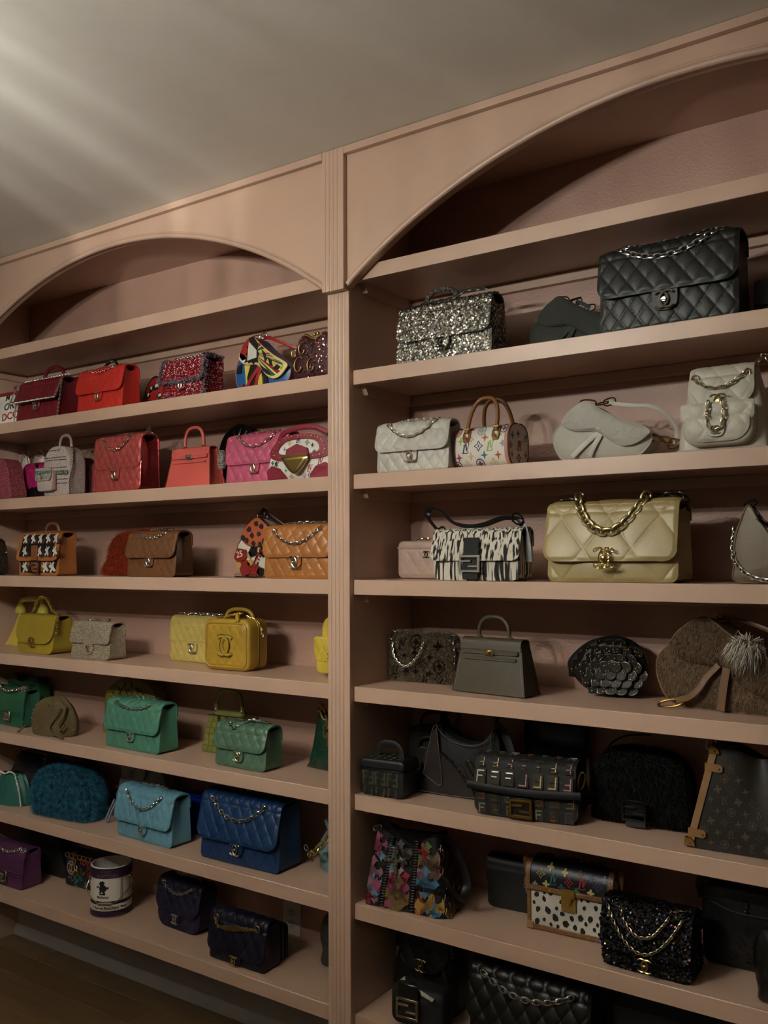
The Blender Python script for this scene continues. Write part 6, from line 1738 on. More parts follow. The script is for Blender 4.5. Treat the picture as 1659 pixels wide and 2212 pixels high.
for a in o.v: a[:, 1] += yfr(.06) - .006
o.build('pocket', WB, r)
qpanel(r, WB, .145, .060, .006, yfr(.05) - .038, (.046, .060, .003), .020, bulge=.003, Rb=.040, name='quilted_pocket')
qpanel(r, WB, .165, .046, .006, yfr(.09) - .040, (.046, .060, .003), .066, bulge=.003, Rb=.014, name='pocket_flap', th=.005)
tongue(r, WB, .040, .040, .070, yfr(.05) - .047, .004, 'pocket_tab')
ez = yff.zb + .012
cc_clasp(r, 0, yff(ez + .012) - .008, ez + .012, .038, GOLD)
c = M(); chain(c, drape(yff, .058, .178, .150, skew=.004), .012, .0017); py = yfr(.07) - .048
chain(c, smoothpath([(-.016, py, .108), (-.019, py - .003, .08), (-.013, py - .004, .052), (0, py - .004, .045), (.013, py - .004, .052), (.019, py - .003, .08), (.016, py, .108)], 50), .011, .0017)
chain(c, smoothpath([(.055, .03, .205), (.068, .035, .222), (.082, .04, .232), (.095, .045, .20)], 16), .012, .0018); c.build('chain', PALEG, r)
cc_logo(m := M(), 0, py - .006, .046, .020); m.build('clasp', PALEG, r)
e = M()
for sx in (-1, 1): eyelet(e, (sx * .058, yff(.178) - .001, .178), .008, .0016)
e.build('eyelet', PALEG, r)
m = M(); m.tube(np.stack([np.linspace(-.10, .10, 20), np.full(20, -dd / 2 - .001), np.full(20, .006)], -1), .003, 6); m.build('piping', WB, r)

# ---- shelf 4: beiges
r = root('vanity_case', 'pale pink quilted small box bag half hidden by the black and white striped bag', 'vanity case', -1.415, .225, SZ(4))
PB2 = leather('b09484', .42)
rslab(.175, .112, .016, .016, -.048, .048, .008, .0006).build('body', PB2, r)
qpanel(r, PB2, .155, .080, .010, -.0485, (.040, .054, .003), .008, bulge=.001)
m = M(); o = dense(rrect(.177, .098, .014, 6, 0), .006)
m.bbox(-.088, .088, -.0495, .0495, .088, .096, .002); m.build('lid_rim', leather('a88a7a', .4), r)
cc_logo(m := M(), .018, -.0535, .072, .022); m.build('clasp', metal('4a3830', .3), r)
c = M(); chain(c, smoothpath([(-.03, -.02, .116), (0, -.026, .118), (.04, -.028, .117), (.08, -.02, .117)], 30), .012, .0018); c.build('chain', PALEG, r)

ZB = streak('16120f', 'c6bfae', (150, 150, 8), .475, .85)
r, yb, yf = flap_bag('print_flap_bag', 'black and white brush-striped flap bag with silver letter buckle and black shoulder strap', (-1.162, .085, SZ(4), -2), .268, .142, .085, ZB, SILVER, None, fl=.62, ch=None, tab=None, logo=None, Rf=.020, gap=.007, ext=.010, fold=.010, Rb=.025, wav=.003, bulge=.010)
BLK = leather('100e0d', .4)
s_ = M(); y1, y2 = yf(.09) - .008, yb(0, .03) - .012
s_.bbox(-.026, .022, y1 - .003, y1 + .003, .052, .116, .0015); s_.bbox(-.028, .020, y2 - .002, y2 + .004, .003, .056, .0015); s_.build('centre_strap', cloth('110f0e', .7), r)
ff_buckle(r, SILVER, -.004, min(y1, y2) - .003, .046, .062, .046, .0062, .005)
sp = smoothpath([(-.122, -.01, .128), (-.148, -.012, .150), (-.170, -.014, .180), (-.160, -.016, .200), (-.125, -.016, .192), (-.085, -.014, .160), (-.035, -.012, .148), (.015, -.012, .152), (.07, -.010, .168), (.115, -.006, .164), (.128, -.004, .150)], 90)
strap(r, sp, .020, .004, BLK, 'shoulder_strap', up=(0, .7, 1))
strap(r, smoothpath([(.118, -.008, .166), (.136, -.012, .130), (.148, -.02, .09), (.152, -.024, .05)], 30), .020, .004, BLK, 'strap_tail', up=(0, -1, 0))
m = M()
for c_, t_ in (((-.124, -.020, .134), (1, 0, .6)), ((.116, -.016, .164), (1, 0, -.8))): ctr, nn = link_verts(c_, t_, (0, -1, .3), .017, .012, .002, 14); m.tube(ctr, .0026, 6, closed=True, up=nn)
m.build('hardware', metal('4a3a34', .25), r)

BE = leather('a08c58', .40)
r, yb, yf = flap_bag('quilted_flap_bag', 'large beige quilted soft flap bag with thick antique gold chain', (-.785, .098, SZ(4)), .330, .200, .125, BE, BRASS, Q(.125, .165, .0055), fl=.74, ch=None, tab=None, logo=None, gap=.008, ext=.020, fold=.018, Rf=.030, bulge=.012, wav=.003, Rb=.02)
cl_ = M(); cy, cz = yf(.060) - .010, .060
for sg in (1, -1):
    th = np.linspace(R(48), R(312), 15)
    for q in range(14):
        a = (th[q] + th[q + 1]) / 2; c_ = (sg * (.0105 + .020 * math.cos(a)), cy - .002, cz + .0225 * math.sin(a)); t_ = (-sg * math.sin(a), 0, 1.1 * math.cos(a))
        ctr, nn = link_verts(c_, t_, (.3, -1, .3 if q % 2 else -.3), .0048, .0034, .001, 8); cl_.tube(ctr, .0014, 5, closed=True, up=nn)
cl_.sphere((0, cy - .004, cz), .0085, 12, 8, (1, .7, 1)); cl_.build('clasp', GOLD, r)
chain_links(r, smoothpath([(-.085, -.036, .214), (-.078, -.052, .190), (-.055, -.066, .152), (-.025, -.074, .128), (.01, -.074, .124), (.04, -.068, .142), (.065, -.056, .172), (.085, -.038, .208)], 60), .0130, .0044, BRASS, wid=.80, tilt=38, lf=1.05)
c = M(); chain(c, smoothpath([(-.165, .012, .195), (-.15, .006, .207), (-.11, .0, .209), (-.088, -.02, .213)], 24), .016, .0024); chain(c, smoothpath([(.088, -.02, .212), (.11, 0, .213), (.15, .006, .214), (.166, .012, .205), (.170, .014, .185)], 24), .016, .0024); c.build('chain', metal('5a5048', .3), r)

TP = leather('6a5a44', .48)
r = root('shoulder_bag', 'taupe curved shoulder bag with silver chain at the right edge of the photo', 'handbag', -.412, .105, SZ(4))
o = dense(smoothpath([(-.085, .004), (-.092, .04), (-.088, .10), (-.072, .150), (-.060, .178), (-.050, .172), (-.030, .140), (.02, .115), (.09, .135), (.12, .165), (.13, .09), (.125, .02), (.115, .002), (.02, .001)], 90, True), .005).clip((-1, .0005), (1, 1))
M().pillow(o, .026, .012, 10, .6, c=(.02, .06)).build('body', TP, r)
M().tube(np.stack([o[:, 0], np.full(len(o), -.026), o[:, 1]], -1), .0026, 6, closed=True).build('piping', TP, r)
m = M()
ctr, nn = link_verts((-.056, -.01, .184), (1, 0, .4), (0, -1, 0), .014, .007, .002, 14); m.tube(ctr, .0028, 6, closed=True, up=nn)
chain(m, smoothpath([(-.050, -.016, .172), (-.030, -.03, .145), (.0, -.036, .126), (.05, -.036, .118)], 30), .016, .0026)
m.build('hardware', metal('4a443c', .25), r)
c = M(); chain(c, smoothpath([(-.090, -.020, .125), (-.094, -.026, .08), (-.085, -.036, .045), (-.055, -.044, .018), (-.02, -.046, .008), (.03, -.046, .007)], 60), .011, .0016, .42); c.build('chain', SILVER, r)

# ---- shelf 5: taupe and tan
r = root('fur_pouch', 'brown fur pouch with dark letter and flower motifs and silver chain in the corner', 'pouch', -1.412, .185, SZ(5), 2); r.scale = (.93, 1, 1)
o = dense(smoothpath([(-.115, .002), (-.12, .07), (-.115, .138), (-.06, .148), (.0, .142), (.06, .147), (.115, .135), (.122, .06), (.118, .002), (0, .001)], 90, True), .006).clip((-1, .0006), (1, 1))
m = M(); m.pillow(o, .012, .012); m.build('body', cloth('3a3024', .9), r)
mots = []
for x, z, k, s in ((-.070, .112, 'letters', .017), (-.018, .120, 'round', .020), (.062, .110, 'star', .020), (-.058, .078, 'star', .013), (.034, .078, 'star', .015), (.010, .055, 'diamond', .018), (.066, .052, 'round', .020), (-.095, .036, 'letters', .015), (-.055, .032, 'star', .013), (-.018, .034, 'star', .014), (.032, .030, 'star', .014), (.064, .018, 'diamond', .018), (-.10, .014, 'diamond', .013), (.012, .012, 'letters', .014), (-.02, .088, 'petal', .013), (-.095, .085, 'petal', .010)):
    mots += [poly_xf(p, x, z, s) for p in MOT[k]]
def inpoly(P, poly):
    x, z = P[:, 0], P[:, 2]; c = np.zeros(len(P), bool); n = len(poly)
    for i in range(n):
        x0, z0 = poly[i]; x1, z1 = poly[(i + 1) % n]
        if z0 == z1: continue
        c ^= ((z0 > z) != (z1 > z)) & (x < (x1 - x0) * (z - z0) / (z1 - z0) + x0)
    return c
def motif(P):
    c = np.zeros(len(P), bool)
    for p in mots: c |= inpoly(P, p)
    return c
fur(m, 26000, .008, hairmat('6a5844', '8c7a62'), r, (0, 0, -1), .30, .0008, 2, mask=lambda P: ~motif(P))
fur(m, 40000, .0085, hairmat('0c0806', '1c140e'), r, (0, 0, -1), .25, .0009, 3, mask=lambda P: motif(P) & (P[:, 1] < 0), name='motif_fur')
c = M(); chain(c, smoothpath([(-.10, -.034, .112), (-.088, -.042, .075), (-.055, -.046, .050), (-.025, -.046, .056), (.005, -.042, .088), (.016, -.036, .118)], 50), .0085, .0014); c.build('chain', SILVER, r)
m = M(); ctr, nn = link_verts((-.105, -.02, .135), (.3, 0, 1), (0, -1, 0), .014, .009, .003); m.tube(ctr, .003, 6, closed=True, up=nn); ctr, nn = link_verts((.108, -.02, .135), (1, 0, .3), (0, -1, 0), .012, .008, .003); m.tube(ctr, .0024, 6, closed=True, up=nn)
chain(m, smoothpath([(.112, -.022, .128), (.120, -.026, .09), (.118, -.026, .05)], 20), .010, .0014); m.build('hardware', DARKM, r)

kelly('top_handle_bag', 'grey-taupe trapezoid bag with white stitching, gold lock and round handle', (-1.138, .105, SZ(5), -6), .232, .148, .078, leather('4c4434', .48), GOLD, .80, .058, mat('a89c84', .7, 0, None, 0, 0), edge=leather('241f18', .5))

r = root('scale_clutch', 'black clutch of overlapping scales studded with amber crystals', 'evening bag', -.860, .225, SZ(5), 6)
CK = leather('100e0d', .55)
o = dense(smoothpath([(-.112, .080), (-.085, .118), (-.04, .148), (.02, .158), (.07, .140), (.098, .10), (.100, .065), (.085, .028), (.05, .004), (0, .001), (-.05, .010), (-.09, .042)], 90, True), .005); o[:, 1] = np.maximum(o[:, 1], .0005)
m = M(); m.pillow(o, .010, .030, 14, .5, c=(0, .078)); m.build('body', CK, r)
def cl_y(x, z):
    th = math.atan2(z - .078, x); dx = o - np.array((0, .078)); a = np.arctan2(dx[:, 1], dx[:, 0]); k = np.argmin(np.abs(np.angle(np.exp(1j * (a - th))))); q = min(.98, math.hypot(x, z - .078) / np.linalg.norm(dx[k])); return -.010 - .030 * math.sqrt(1 - q * q)
sc = M(); so2 = [(math.cos(t) * .5 + .5, math.sin(t)) for t in np.linspace(PI / 2, -PI / 2, 9)]
sp_ = np.array([(-.55, .85), (0, 1.)] + [(math.cos(t) * .9, math.sin(t)) for t in np.linspace(PI / 2 - .2, -PI / 2 + .2, 9)] + [(0, -1.), (-.55, -.85)])[::-1] * .0145 * np.array((1.30, 1))
sc.plate(sp_, -.004, .005, .0015); scr = M(); scr.tube(np.stack([sp_[:, 0] * .98, np.full(len(sp_), -.0042), sp_[:, 1] * .98], -1), .0009, 5, closed=True)
first = None; cry = M(); cry2 = M(); rg = random.Random(4)
for j, zz in enumerate(np.linspace(.020, .142, 7)):
    n_ = 8
    for i in range(n_):
        x = -.095 + i * .0265 + (.013 if j % 2 else 0); z = zz
        # outline test
        if not inpoly(np.array([(x, 0, z)]), o * .93 + np.array((0, .078)) * .07)[0]: continue
        y = cl_y(x, z) - .001; tilt = (z - .078) / .08
        if first is None:
            first = sc.build('scale', CK, r, clip=False); rim = scr.build('scale_rim', metal('6a6258', .25), first, clip=False); ob = first
        else:
            ob = first.copy(); COL.objects.link(ob); ob.parent = r; rc = rim.copy(); COL.objects.link(rc); rc.parent = ob
        nx_ = x / .10 * .6; ob.rotation_euler = (tilt * .7, 0, -nx_ * .9 + .12); ob.location = (x, y, z)
        Mx = Matrix.Translation((x, y, z)) @ ob.rotation_euler.to_matrix().to_4x4()
        for q in range(6):
            v = Mx @ Vector((rg.uniform(-.004, .014), -.0056, rg.uniform(-.010, .010))); (cry if q % 2 else cry2).sphere(v, rg.uniform(.0014, .0023), 6, 4)
cry.build('crystals', mat('9a7a44', .2, .3, None, 0, 0), r); cry2.build('crystals', mat('d0c0a0', .15, .4, None, 0, 0), r)

PN = cloth('5e4a34', .85, (300, .2), .2)
TL2 = leather('6e4c2c', .45)
r, yb, T, bob, fob = saddle('saddle_bag', 'large tan pony-hair saddle bag with white fur tuft and gold stirrup buckle', (-.530, .170, SZ(5), -8), .360, .222, .085, PN, PN, GOLD, TL2, em=leather('8a6a48', .45), stir=False, sp=[(.44, -.012, .99), (.60, -.03, .97), (.80, -.035, .86), (1.0, -.03, .70)])
for k, (ob_, n_) in enumerate(((bob, 14000), (fob, 9000))):
    me = ob_.data; s_ = M(); s_.add(np.array([v.co for v in me.vertices]), [tuple(p.vertices) for p in me.polygons])
    fur(s_, n_ * 2, .0065, hairmat('4e3b28', '6e573e'), r, (-.35, 0, -1), 2.2, .0006, 5 + k, name='pony_hair', lift=.25)
strap(r, smoothpath([(-.118, yb - .012, .018), (-.085, yb - .018, .030), (-.060, yb - .018, .052), (-.040, yb - .014, .082), (-.012, yb - .012, .112)], 30), .016, .004, TL2, 'stirrup_strap', up=(0, -1, .3))
strap(r, smoothpath([(.006, yb - .010, .106), (-.002, yb - .012, .06), (-.010, yb - .012, .006)], 16), .020, .004, TL2, 'stirrup_strap', up=(0, -1, 0))
m = M(); ctr, nn = link_verts((-.132, yb - .014, .010), (1, 0, .22), (0, -1, 1.2), .032, .012, .003, 20); m.tube(ctr, .003, 6, closed=True, up=nn); m.build('buckle', metal('8a6c34', .3), r)
tuft = M(); tuft.sphere((.055, yb - .014, .158), .016, 10, 8, (1.3, .5, 1)); fur(tuft, 900, .050, hairmat('9a9284', 'c8c0b0'), r, (-.2, -.3, -1), 1.2, .0012, 8, name='fur_tuft')

# ---- shelf 6: black and brown
def ffrow(m, x0, x1, z, hgt, surf, pitch, off, every=1):
    x = x0; k = 0
    while x < x1:
        decal(m, FPOLY, x, z, hgt / 2, surf, off=off, rot=0 if k % 2 == 0 else 180, sx=.85); x += pitch; k += 1
r = root('vanity_case', 'small black and olive letter-print vanity case beside the post', 'vanity case', -1.458, .062, SZ(6), 5); r.scale = (.95, .82, 1)
OB = leather('14120f', .5)
rslab(.150, .078, .016, .010, -.055, .055, .008, .0006).build('body', OB, r)
m = M(); sf = plane_surf(lambda x, z: -.0552)
ffrow(m, -.056, .066, .052, .040, sf, .0205, .0012); ffrow(m, -.056, .066, .014, .024, sf, .0205, .0012); m.build('letter_print', cloth('3c3a26', .9), r, smooth=False)
lid = rslab(.154, .030, .008, .014, -.057, .057, .008, .074); lo_ = lid.build('lid', leather('0e0d0c', .5), r)
m = M()
for i in range(5):
    for j in range(3):
        q = poly_xf(FPOLY[0], -.05 + .024 * i, -.032 + .030 * j, .013, 180 * (i % 2)); m.prism(q[::-1], lambda x, y: (x, y, .1050), lambda x, y: (x, y, .1035))
m.build('letter_print', cloth('3c3a26', .9), lo_, smooth=False)
zp = M(); zp.bbox(-.0765, .0765, -.0585, .0585, .071, .075, .002); zp.build('zip', metal('2a2620', .5), r)
strap(r, arc_handle(-.042, .042, .100, .142, 0), .020, .006, leather('15120f', .45), 'handle', up=(0, 1, 0))

DB = leather('1a1411', .45)
r = root('camera_bag', 'dark brown bag with silver turn clasp standing in shadow behind the small letter-print vanity case', 'handbag', -1.425, .262, SZ(6)); r.scale = (1, .5, 1)
rslab(.190, .165, .03, .05, -.035, .035, .012, .0006).build('body', DB, r)
m = rslab(.130, .095, .02, .02, -.058, -.036, .008, .010, cx=.01); m.build('pocket', DB, r)
M().tube(smoothpath([(-.045, -.058, .10), (-.03, -.062, .128), (.03, -.062, .132), (.065, -.058, .10)], 24), .005, 6).build('pocket_edge', leather('241a14', .35), r)
m = M(); m.bbox(.005, .017, -.068, -.060, .085, .115, .002); m.tube([(.017, -.064, .105), (.06, -.062, .104)], .003, 6); m.build('clasp', metal('9a9488', .2), r)
M().tube(arc_handle(-.05, .05, .155, .205, 0), .006, 8).build('handle', leather('241812', .45), r)

DN = cloth('17171a', .8, (400, .4), .1)
r = root('hobo_bag', 'dark denim and brown leather slouchy hobo with pale stitched edges, standing at the back', 'handbag', -1.278, .172, SZ(6), 4); r.scale = (.90, .85, 1)
HO = [(-.150, .002), (-.145, .05), (-.120, .12), (-.085, .18), (-.070, .205), (-.055, .178), (.0, .152), (.06, .150), (.105, .168), (.120, .195), (.132, .170), (.142, .10), (.150, .04), (.150, .002), (0, .001)]
o = dense(smoothpath(HO, 100, True), .005).clip((-1, .0005), (1, 1))
M().pillow(o, .026, .018, 12, .6, c=(0, .075)).build('body', DN, r)
BRD = leather('201612', .5)
m = M(); yh = -.048
m.prism([(-.118, .055), (-.085, .175), (-.070, .19), (-.052, .040), (-.058, .030), (-.066, .028)], lambda x, z: (x, yh - .002, z), lambda x, z: (x, -.026, z)); m.build('leather_panel', BRD, r, smooth=False)
m = M(); m.prism([(-.06, .120), (.02, .085), (.05, .03), (.06, .002), (-.14, .002), (-.11, .05), (-.06, .03)], lambda x, z: (x, yh + .001, z), lambda x, z: (x, -.026, z)); m.build('leather_panel', BRD, r, smooth=False)
m = M(); PL = mat('5c5448', .7, 0, None, 0, 0)
for p in ([(-.118, .055), (-.085, .178), (-.070, .197)], [(-.070, .197), (-.052, .045), (-.058, .030), (-.07, .03), (-.118, .055)], [(-.072, .200), (-.05, .174), (0, .151), (.06, .149), (.105, .168), (.122, .196)], [(.118, .19), (.112, .14), (.10, .09)], [(-.14, .006), (-.03, .003), (.08, .006)]):
    q = smoothpath(p, 30); m.tube(np.stack([q[:, 0], np.full(len(q), yh - .003), q[:, 1]], -1), .0012, 5)
m.build('seam', PL, r)
e = M()
for t in np.linspace(0, 1, 9): eyelet(e, (-.055 + .10 * t, yh - .003, .118 - .085 * t ** 1.3), .0045, .0011)
e.build('eyelet', metal('3a3630', .3), r)
strap(r, smoothpath([(-.072, 0, .195), (-.06, -.01, .222), (-.02, -.016, .238), (-.005, -.018, .215), (-.02, -.02, .195)], 40), .020, .006, leather('0e0c0b', .5), 'strap', up=(0, 1, .4))
strap(r, smoothpath([(.118, 0, .190), (.118, -.006, .215), (.122, -.01, .232)], 16), .016, .006, leather('0e0c0b', .5), 'strap', up=(0, -1, 0))
strap(r, smoothpath([(.122, -.006, .205), (.150, -.014, .18), (.172, -.02, .13), (.178, -.022, .08)], 24), .028, .006, leather('0e0c0b', .5), 'strap_tail', up=(0, -1, 0))

GB = leather('0d0d0f', .18, .4)
r = root('tote_bag', 'glossy black tote standing at the back behind the beaded letter-print bag', 'tote bag', -1.030, .262, SZ(6)); r.scale = (.85, 1, 1)
L = []
for t in np.linspace(0, 1, 10):
    oo = rrect(.215 * (1 + .03 * t), .050 * (1 - .3 * t), .008, 3); L.append(np.stack([oo[:, 0], oo[:, 1] - .025 * (1 - .3 * t) + .003 * np.sin(oo[:, 0] * 50) * t, np.full(len(oo), .0006 + .215 * t)], -1))
M().rings(np.array(L)).build('body', GB, r, ang=50)
m = M(); m.tube(np.stack([np.linspace(-.108, .108, 12), np.full(12, -.0195), np.full(12, .212)], -1), .003, 6); m.build('top_edge', GB, r)

r = root('beaded_print_bag', 'black beaded bag covered in coloured letter blocks with gold letter buckle', 'handbag', -1.030, .082, SZ(6), 8)
BD = cloth('14120f', .7, (500, .6), .1)
yb = body(r, BD, .270, .145, .085, .78, None, .03, 0, .03, .012, fold=.006)
yf = flap(r, BD, .262, .152, .085, .78, .50, .012, None, gap=.008, ext=.012, bulge=.006)
tones = ('6a6a62', '7a4a2a', '8c8c86', '5a4a2a', '4a5a6a', '7a6a3a', '9a9a92', '6a3a3a')
rgm = random.Random(14); fm_ = {c: M() for c in tones}; bl = {c: M() for c in ('2a2418', '1e1c16', '332a1e')}; bead = M()
def ff_cell(cx, cz, s, surf, off, tone):
    c1 = tones[tone % len(tones)]
    k = ('2a2418', '1e1c16', '332a1e')[tone % 3]
    decal(bl[k], [[(-.8, -1), (.8, -1), (.8, 1), (-.8, 1)]], cx, cz, s, surf, off=off)
    fl_ = 180 if tone % 2 else 0
    for sg in (seg(-.45, -.8, -.45, .80, .17), seg(-.45, .72, .55, .72, .17), seg(-.45, .05, .35, .05, .17)):
        if rgm.random() < .72: decal(fm_[c1], [sg], cx, cz, s, surf, off=off + .0012, rot=fl_, th=.0016)
        else:
            for t in np.linspace(0, 1, 6):
                a = np.array(sg[0]) * (1 - t) + np.array(sg[1]) * t; q = poly_xf([a], cx, cz, s, fl_)[0]; P = surf(*q); bead.sphere(np.array(P[0]) + np.array(P[1]) * (off + .0012), .0012, 6, 4)
sF = lambda x, z: ((x, yf(z) - .001, z), (0, -1, 0)); sB = lambda x, z: ((x, float(yb(x, z)) - .001, z), (0, -1, 0))
for i in range(7): ff_cell(-.115 + .0385 * i, .103, .0180, sF, .001, i + (i * i) % 5)
for i in range(7): ff_cell(-.115 + .0385 * i, .138, .0125, sF, .001, 2 * i + 3)
for i in range(7): ff_cell(-.118 + .0395 * i, .055, .0180, sB, .001, 2 * i + 1)
for i in range(7): ff_cell(-.115 + .0385 * i, .018, .0150, sB, .001, 3 * i + 2)
def sT(x, y): return ((x, y, .1545), (0, 0, 1))
for i in range(7):
    cx = -.115 + .0385 * i; c1 = tones[(i * 3) % 8]
    for sg in (seg(-.6, -1, -.6, 1, .14), seg(-.6, 1, .6, 1, .14), seg(-.2, -.2, .5, -.2, .14)): decal(fm_[c1], [sg], cx, 0, .014, sT, off=.0010, th=.0016)
for c, mm in bl.items(): mm.build('letter_block_print', cloth(c, .8), r, smooth=False)
for c, mm in fm_.items():
    if mm.n: mm.build('letter_print', mat(c, .35, .3, None, 0, 0), r, smooth=False)
bead.build('crystals', metal('a8a498', .2), r)
strap(r, np.stack([np.linspace(-.150, .150, 30), -.060 - .006 * np.cos(np.linspace(-1.5, 1.5, 30)), .080 - .006 * np.cos(np.linspace(-1.5, 1.5, 30))], -1), .020, .007, leather('090808', .6), 'shoulder_strap', up=(0, -1, 0))
m = M()
for sx in (-1, 1): ctr, nn = link_verts((sx * .146, -.035, .112), (.35 * sx, -.4, 1), (0, -1, 0), .026, .008, .003, 16); m.tube(ctr, .0026, 6, closed=True, up=nn)
m.build('hardware', metal('8a7448', .25), r)
m = M(); m.bbox(-.036, .026, float(yb(0, .03)) - .010, float(yb(0, .03)) - .002, .002, .058, .002); m.build('buckle_strap', leather('0e0d0c', .4), r)
ff_buckle(r, metal('8a6a28', .3), -.005, float(yb(0, .03)) - .0105, .031, .060, .046, .0065, .004)

BFU = cloth('0a0909', .95)
r = root('fur_flap_bag', 'black fur bag with dark metal letter buckle between the beaded bag and brown trunk bag', 'handbag', -.765, .190, SZ(6), 2); r.scale = (.86, .85, 1)
o = dense(smoothpath([(-.125, .002), (-.135, .06), (-.130, .13), (-.09, .170), (0, .178), (.09, .168), (.130, .13), (.138, .06), (.13, .002), (0, .001)], 80, True), .006).clip((-1, .0006), (1, 1))
m = M(); m.pillow(o, .040, .018); m.build('body', BFU, r)
fur(m, 12000, .020, hairmat('040404', '0a0908', .95), r, (0, -.1, -1), .6, .0010, 12)
m = M(); m.bbox(-.032, .034, -.092, -.086, .032, .064, .002); m.build('buckle_strap', leather('0d0c0c', .25), r)
ff_buckle(r, metal('3a3634', .2), .0, -.0925, .045, .070, .052, .006, .005)
m = M(); m.bbox(-.028, .032, -.088, -.080, .004, .020, .002); m.build('strap_end', leather('0d0c0c', .2, .3), r)
M().tube(smoothpath([(-.12, 0, .15), (-.09, -.01, .19), (-.04, -.012, .215), (.03, -.01, .222)], 30), .003, 6).build('shoulder_strap', leather('0d0c0c', .3), r)

MB_ = leather('1e1711', .42)
r = root('trunk_tote', 'brown monogram trunk-cornered bag with tan edge strap and gold corners', 'handbag', -.470, .105, SZ(6), 2)
w_, h_, dd = .300, .232, .10
def tx(u, t): return (-w_ / 2 + .058 * t) * (1 - u) + (w_ / 2 - .058 * t) * u
for sg, nm in ((-1, 'front_panel'), (1, 'back_panel')):
    U, T_ = np.meshgrid(np.linspace(0, 1, 40), np.linspace(.0025, 1, 30), indexing='xy')
    sag = .085 * np.exp(-((U - .56) / .20) ** 2) * T_ ** 2.2
    dent = .018 * np.exp(-((U - .56) / .16) ** 2) * np.clip(T_ - .25, 0, 1)
    P = np.stack([tx(U, T_), sg * (dd / 2 * (1 - .45 * T_) - dent * 1), h_ * (T_ - sag)], -1)
    mm = M(); mm.shell(P, .003, None, sgn=-1 if sg < 0 else 1); mm.build(nm, MB_, r)
U, T_ = np.meshgrid(np.linspace(-1, 1, 8), np.linspace(.0025, 1, 12), indexing='xy')
for sx in (-1, 1):
    P = np.stack([sx * (w_ / 2 - .058 * T_ - .003 - .012 * (1 - np.abs(U)) * T_), U * dd / 2 * (1 - .45 * T_), h_ * T_], -1); mm = M(); mm.shell(P, .002, None, sgn=-sx); mm.build('side_panel', MB_, r)
M().bbox(-w_ / 2 + .004, w_ / 2 - .004, -dd / 2 + .003, dd / 2 - .003, .0005, .004, .001).build('base', MB_, r)
def tsurf(x, z):
    t = min(1, max(0, z / h_)); u = (x - tx(0, t)) / (tx(1, t) - tx(0, t)); dent = .018 * math.exp(-((u - .56) / .16) ** 2) * max(0, t - .25)
    return ((x, -(dd / 2 * (1 - .45 * t) - dent), z), (0, -1, 0))
m = M(); rgm = random.Random(5); j = 0
for zi, z in enumerate(np.arange(.018, .215, .024)):
    for xi, x in enumerate(np.arange(-.125, .13, .030)):
        xx = x + (.015 if zi % 2 else 0)
        t = z / h_
        if xx < tx(0, t) + .022 or xx > tx(1, t) - .012: continue
        if z > h_ * (1 - .085 * math.exp(-(((xx - tx(0, t)) / (tx(1, t) - tx(0, t)) - .56) / .2) ** 2)) - .016 or z > h_ * (.96 - .5 * math.exp(-((xx - .02) / .05) ** 2)): continue
        decal(m, MOT[('diamond', 'star', 'round', 'star', 'letters', 'petal')[(zi * 2 + xi) % 6]], xx, z, .0095, tsurf, off=.0012, rot=12)
m.build('letter_print', mat('45371f', .6, 0, None, 0, 0), r, smooth=False)
TN = leather('8a6438', .45)
m = M(); m.prism([(tx(0, .04) - .002, .010), (tx(0, .04) + .014, .010), (tx(0, .97) + .014, h_ * .97), (tx(0, .97) - .002, h_ * .97)], lambda x, z: (x, tsurf(x, z)[0][1] - .004, z), lambda x, z: (x, tsurf(x, z)[0][1] + .02, z)); m.build('edge_strap', TN, r, smooth=False)
for z in (.035, .185):
    t = z / h_; x0 = tx(0, t); y = tsurf(x0, z)[0][1]
    m = M(); m.plate([(x0 - .004, z - .008), (x0 + .030, z - .010), (x0 + .036, z - .006), (x0 + .036, z + .004), (x0 + .030, z + .008), (x0 - .004, z + .010)], y - .0065, .006, .001); tb = m.build('strap_tab', TN, r)
    m = M(); m.sphere((x0 + .027, y - .007, z - .001), .0032, 8, 5); m.build('rivets', GOLD, tb)
for z, t in ((.004, .0), (h_ * .93, .93)):
    x0 = tx(0, t); y = tsurf(x0, z + .01)[0][1]
    m = M(); m.plate([(x0 - .004, z), (x0 + .022, z), (x0 + .020, z + .010), (x0 + .010, z + .020), (x0 - .002, z + .020)], y - .0075, .010, .0015); m.sphere((x0 + .009, y - .008, z + .008), .0028, 8, 5); m.build('metal_corner', metal('a08044', .3), r)
M().tube(np.stack([np.linspace(tx(0, 1), tx(0, 1) + .05, 6), np.full(6, -.02), np.full(6, h_ + .003)], -1), .006, 8).build('top_flap', leather('14100d', .4), r)
m = M(); ctr, nn = link_verts((tx(0, 1) - .004, -.02, h_ + .004), (.4, 0, 1), (0, -1, 0), .014, .009, .002); m.tube(ctr, .0024, 6, closed=True, up=nn); m.build('hardware', SILVER, r)
strap(r, smoothpath([(.03, .0, .240), (.05, -.015, .205), (.075, -.035, .15), (.10, -.05, .09)], 30), .024, .005, TN, 'shoulder_strap', up=(0, -1, 0))
strap(r, smoothpath([(-.10, .01, .232), (-.04, .015, .222), (.02, .02, .19), (.06, .02, .17)], 30), .040, .010, leather('0f0d0c', .5), 'black_strap', up=(0, 1, .5))

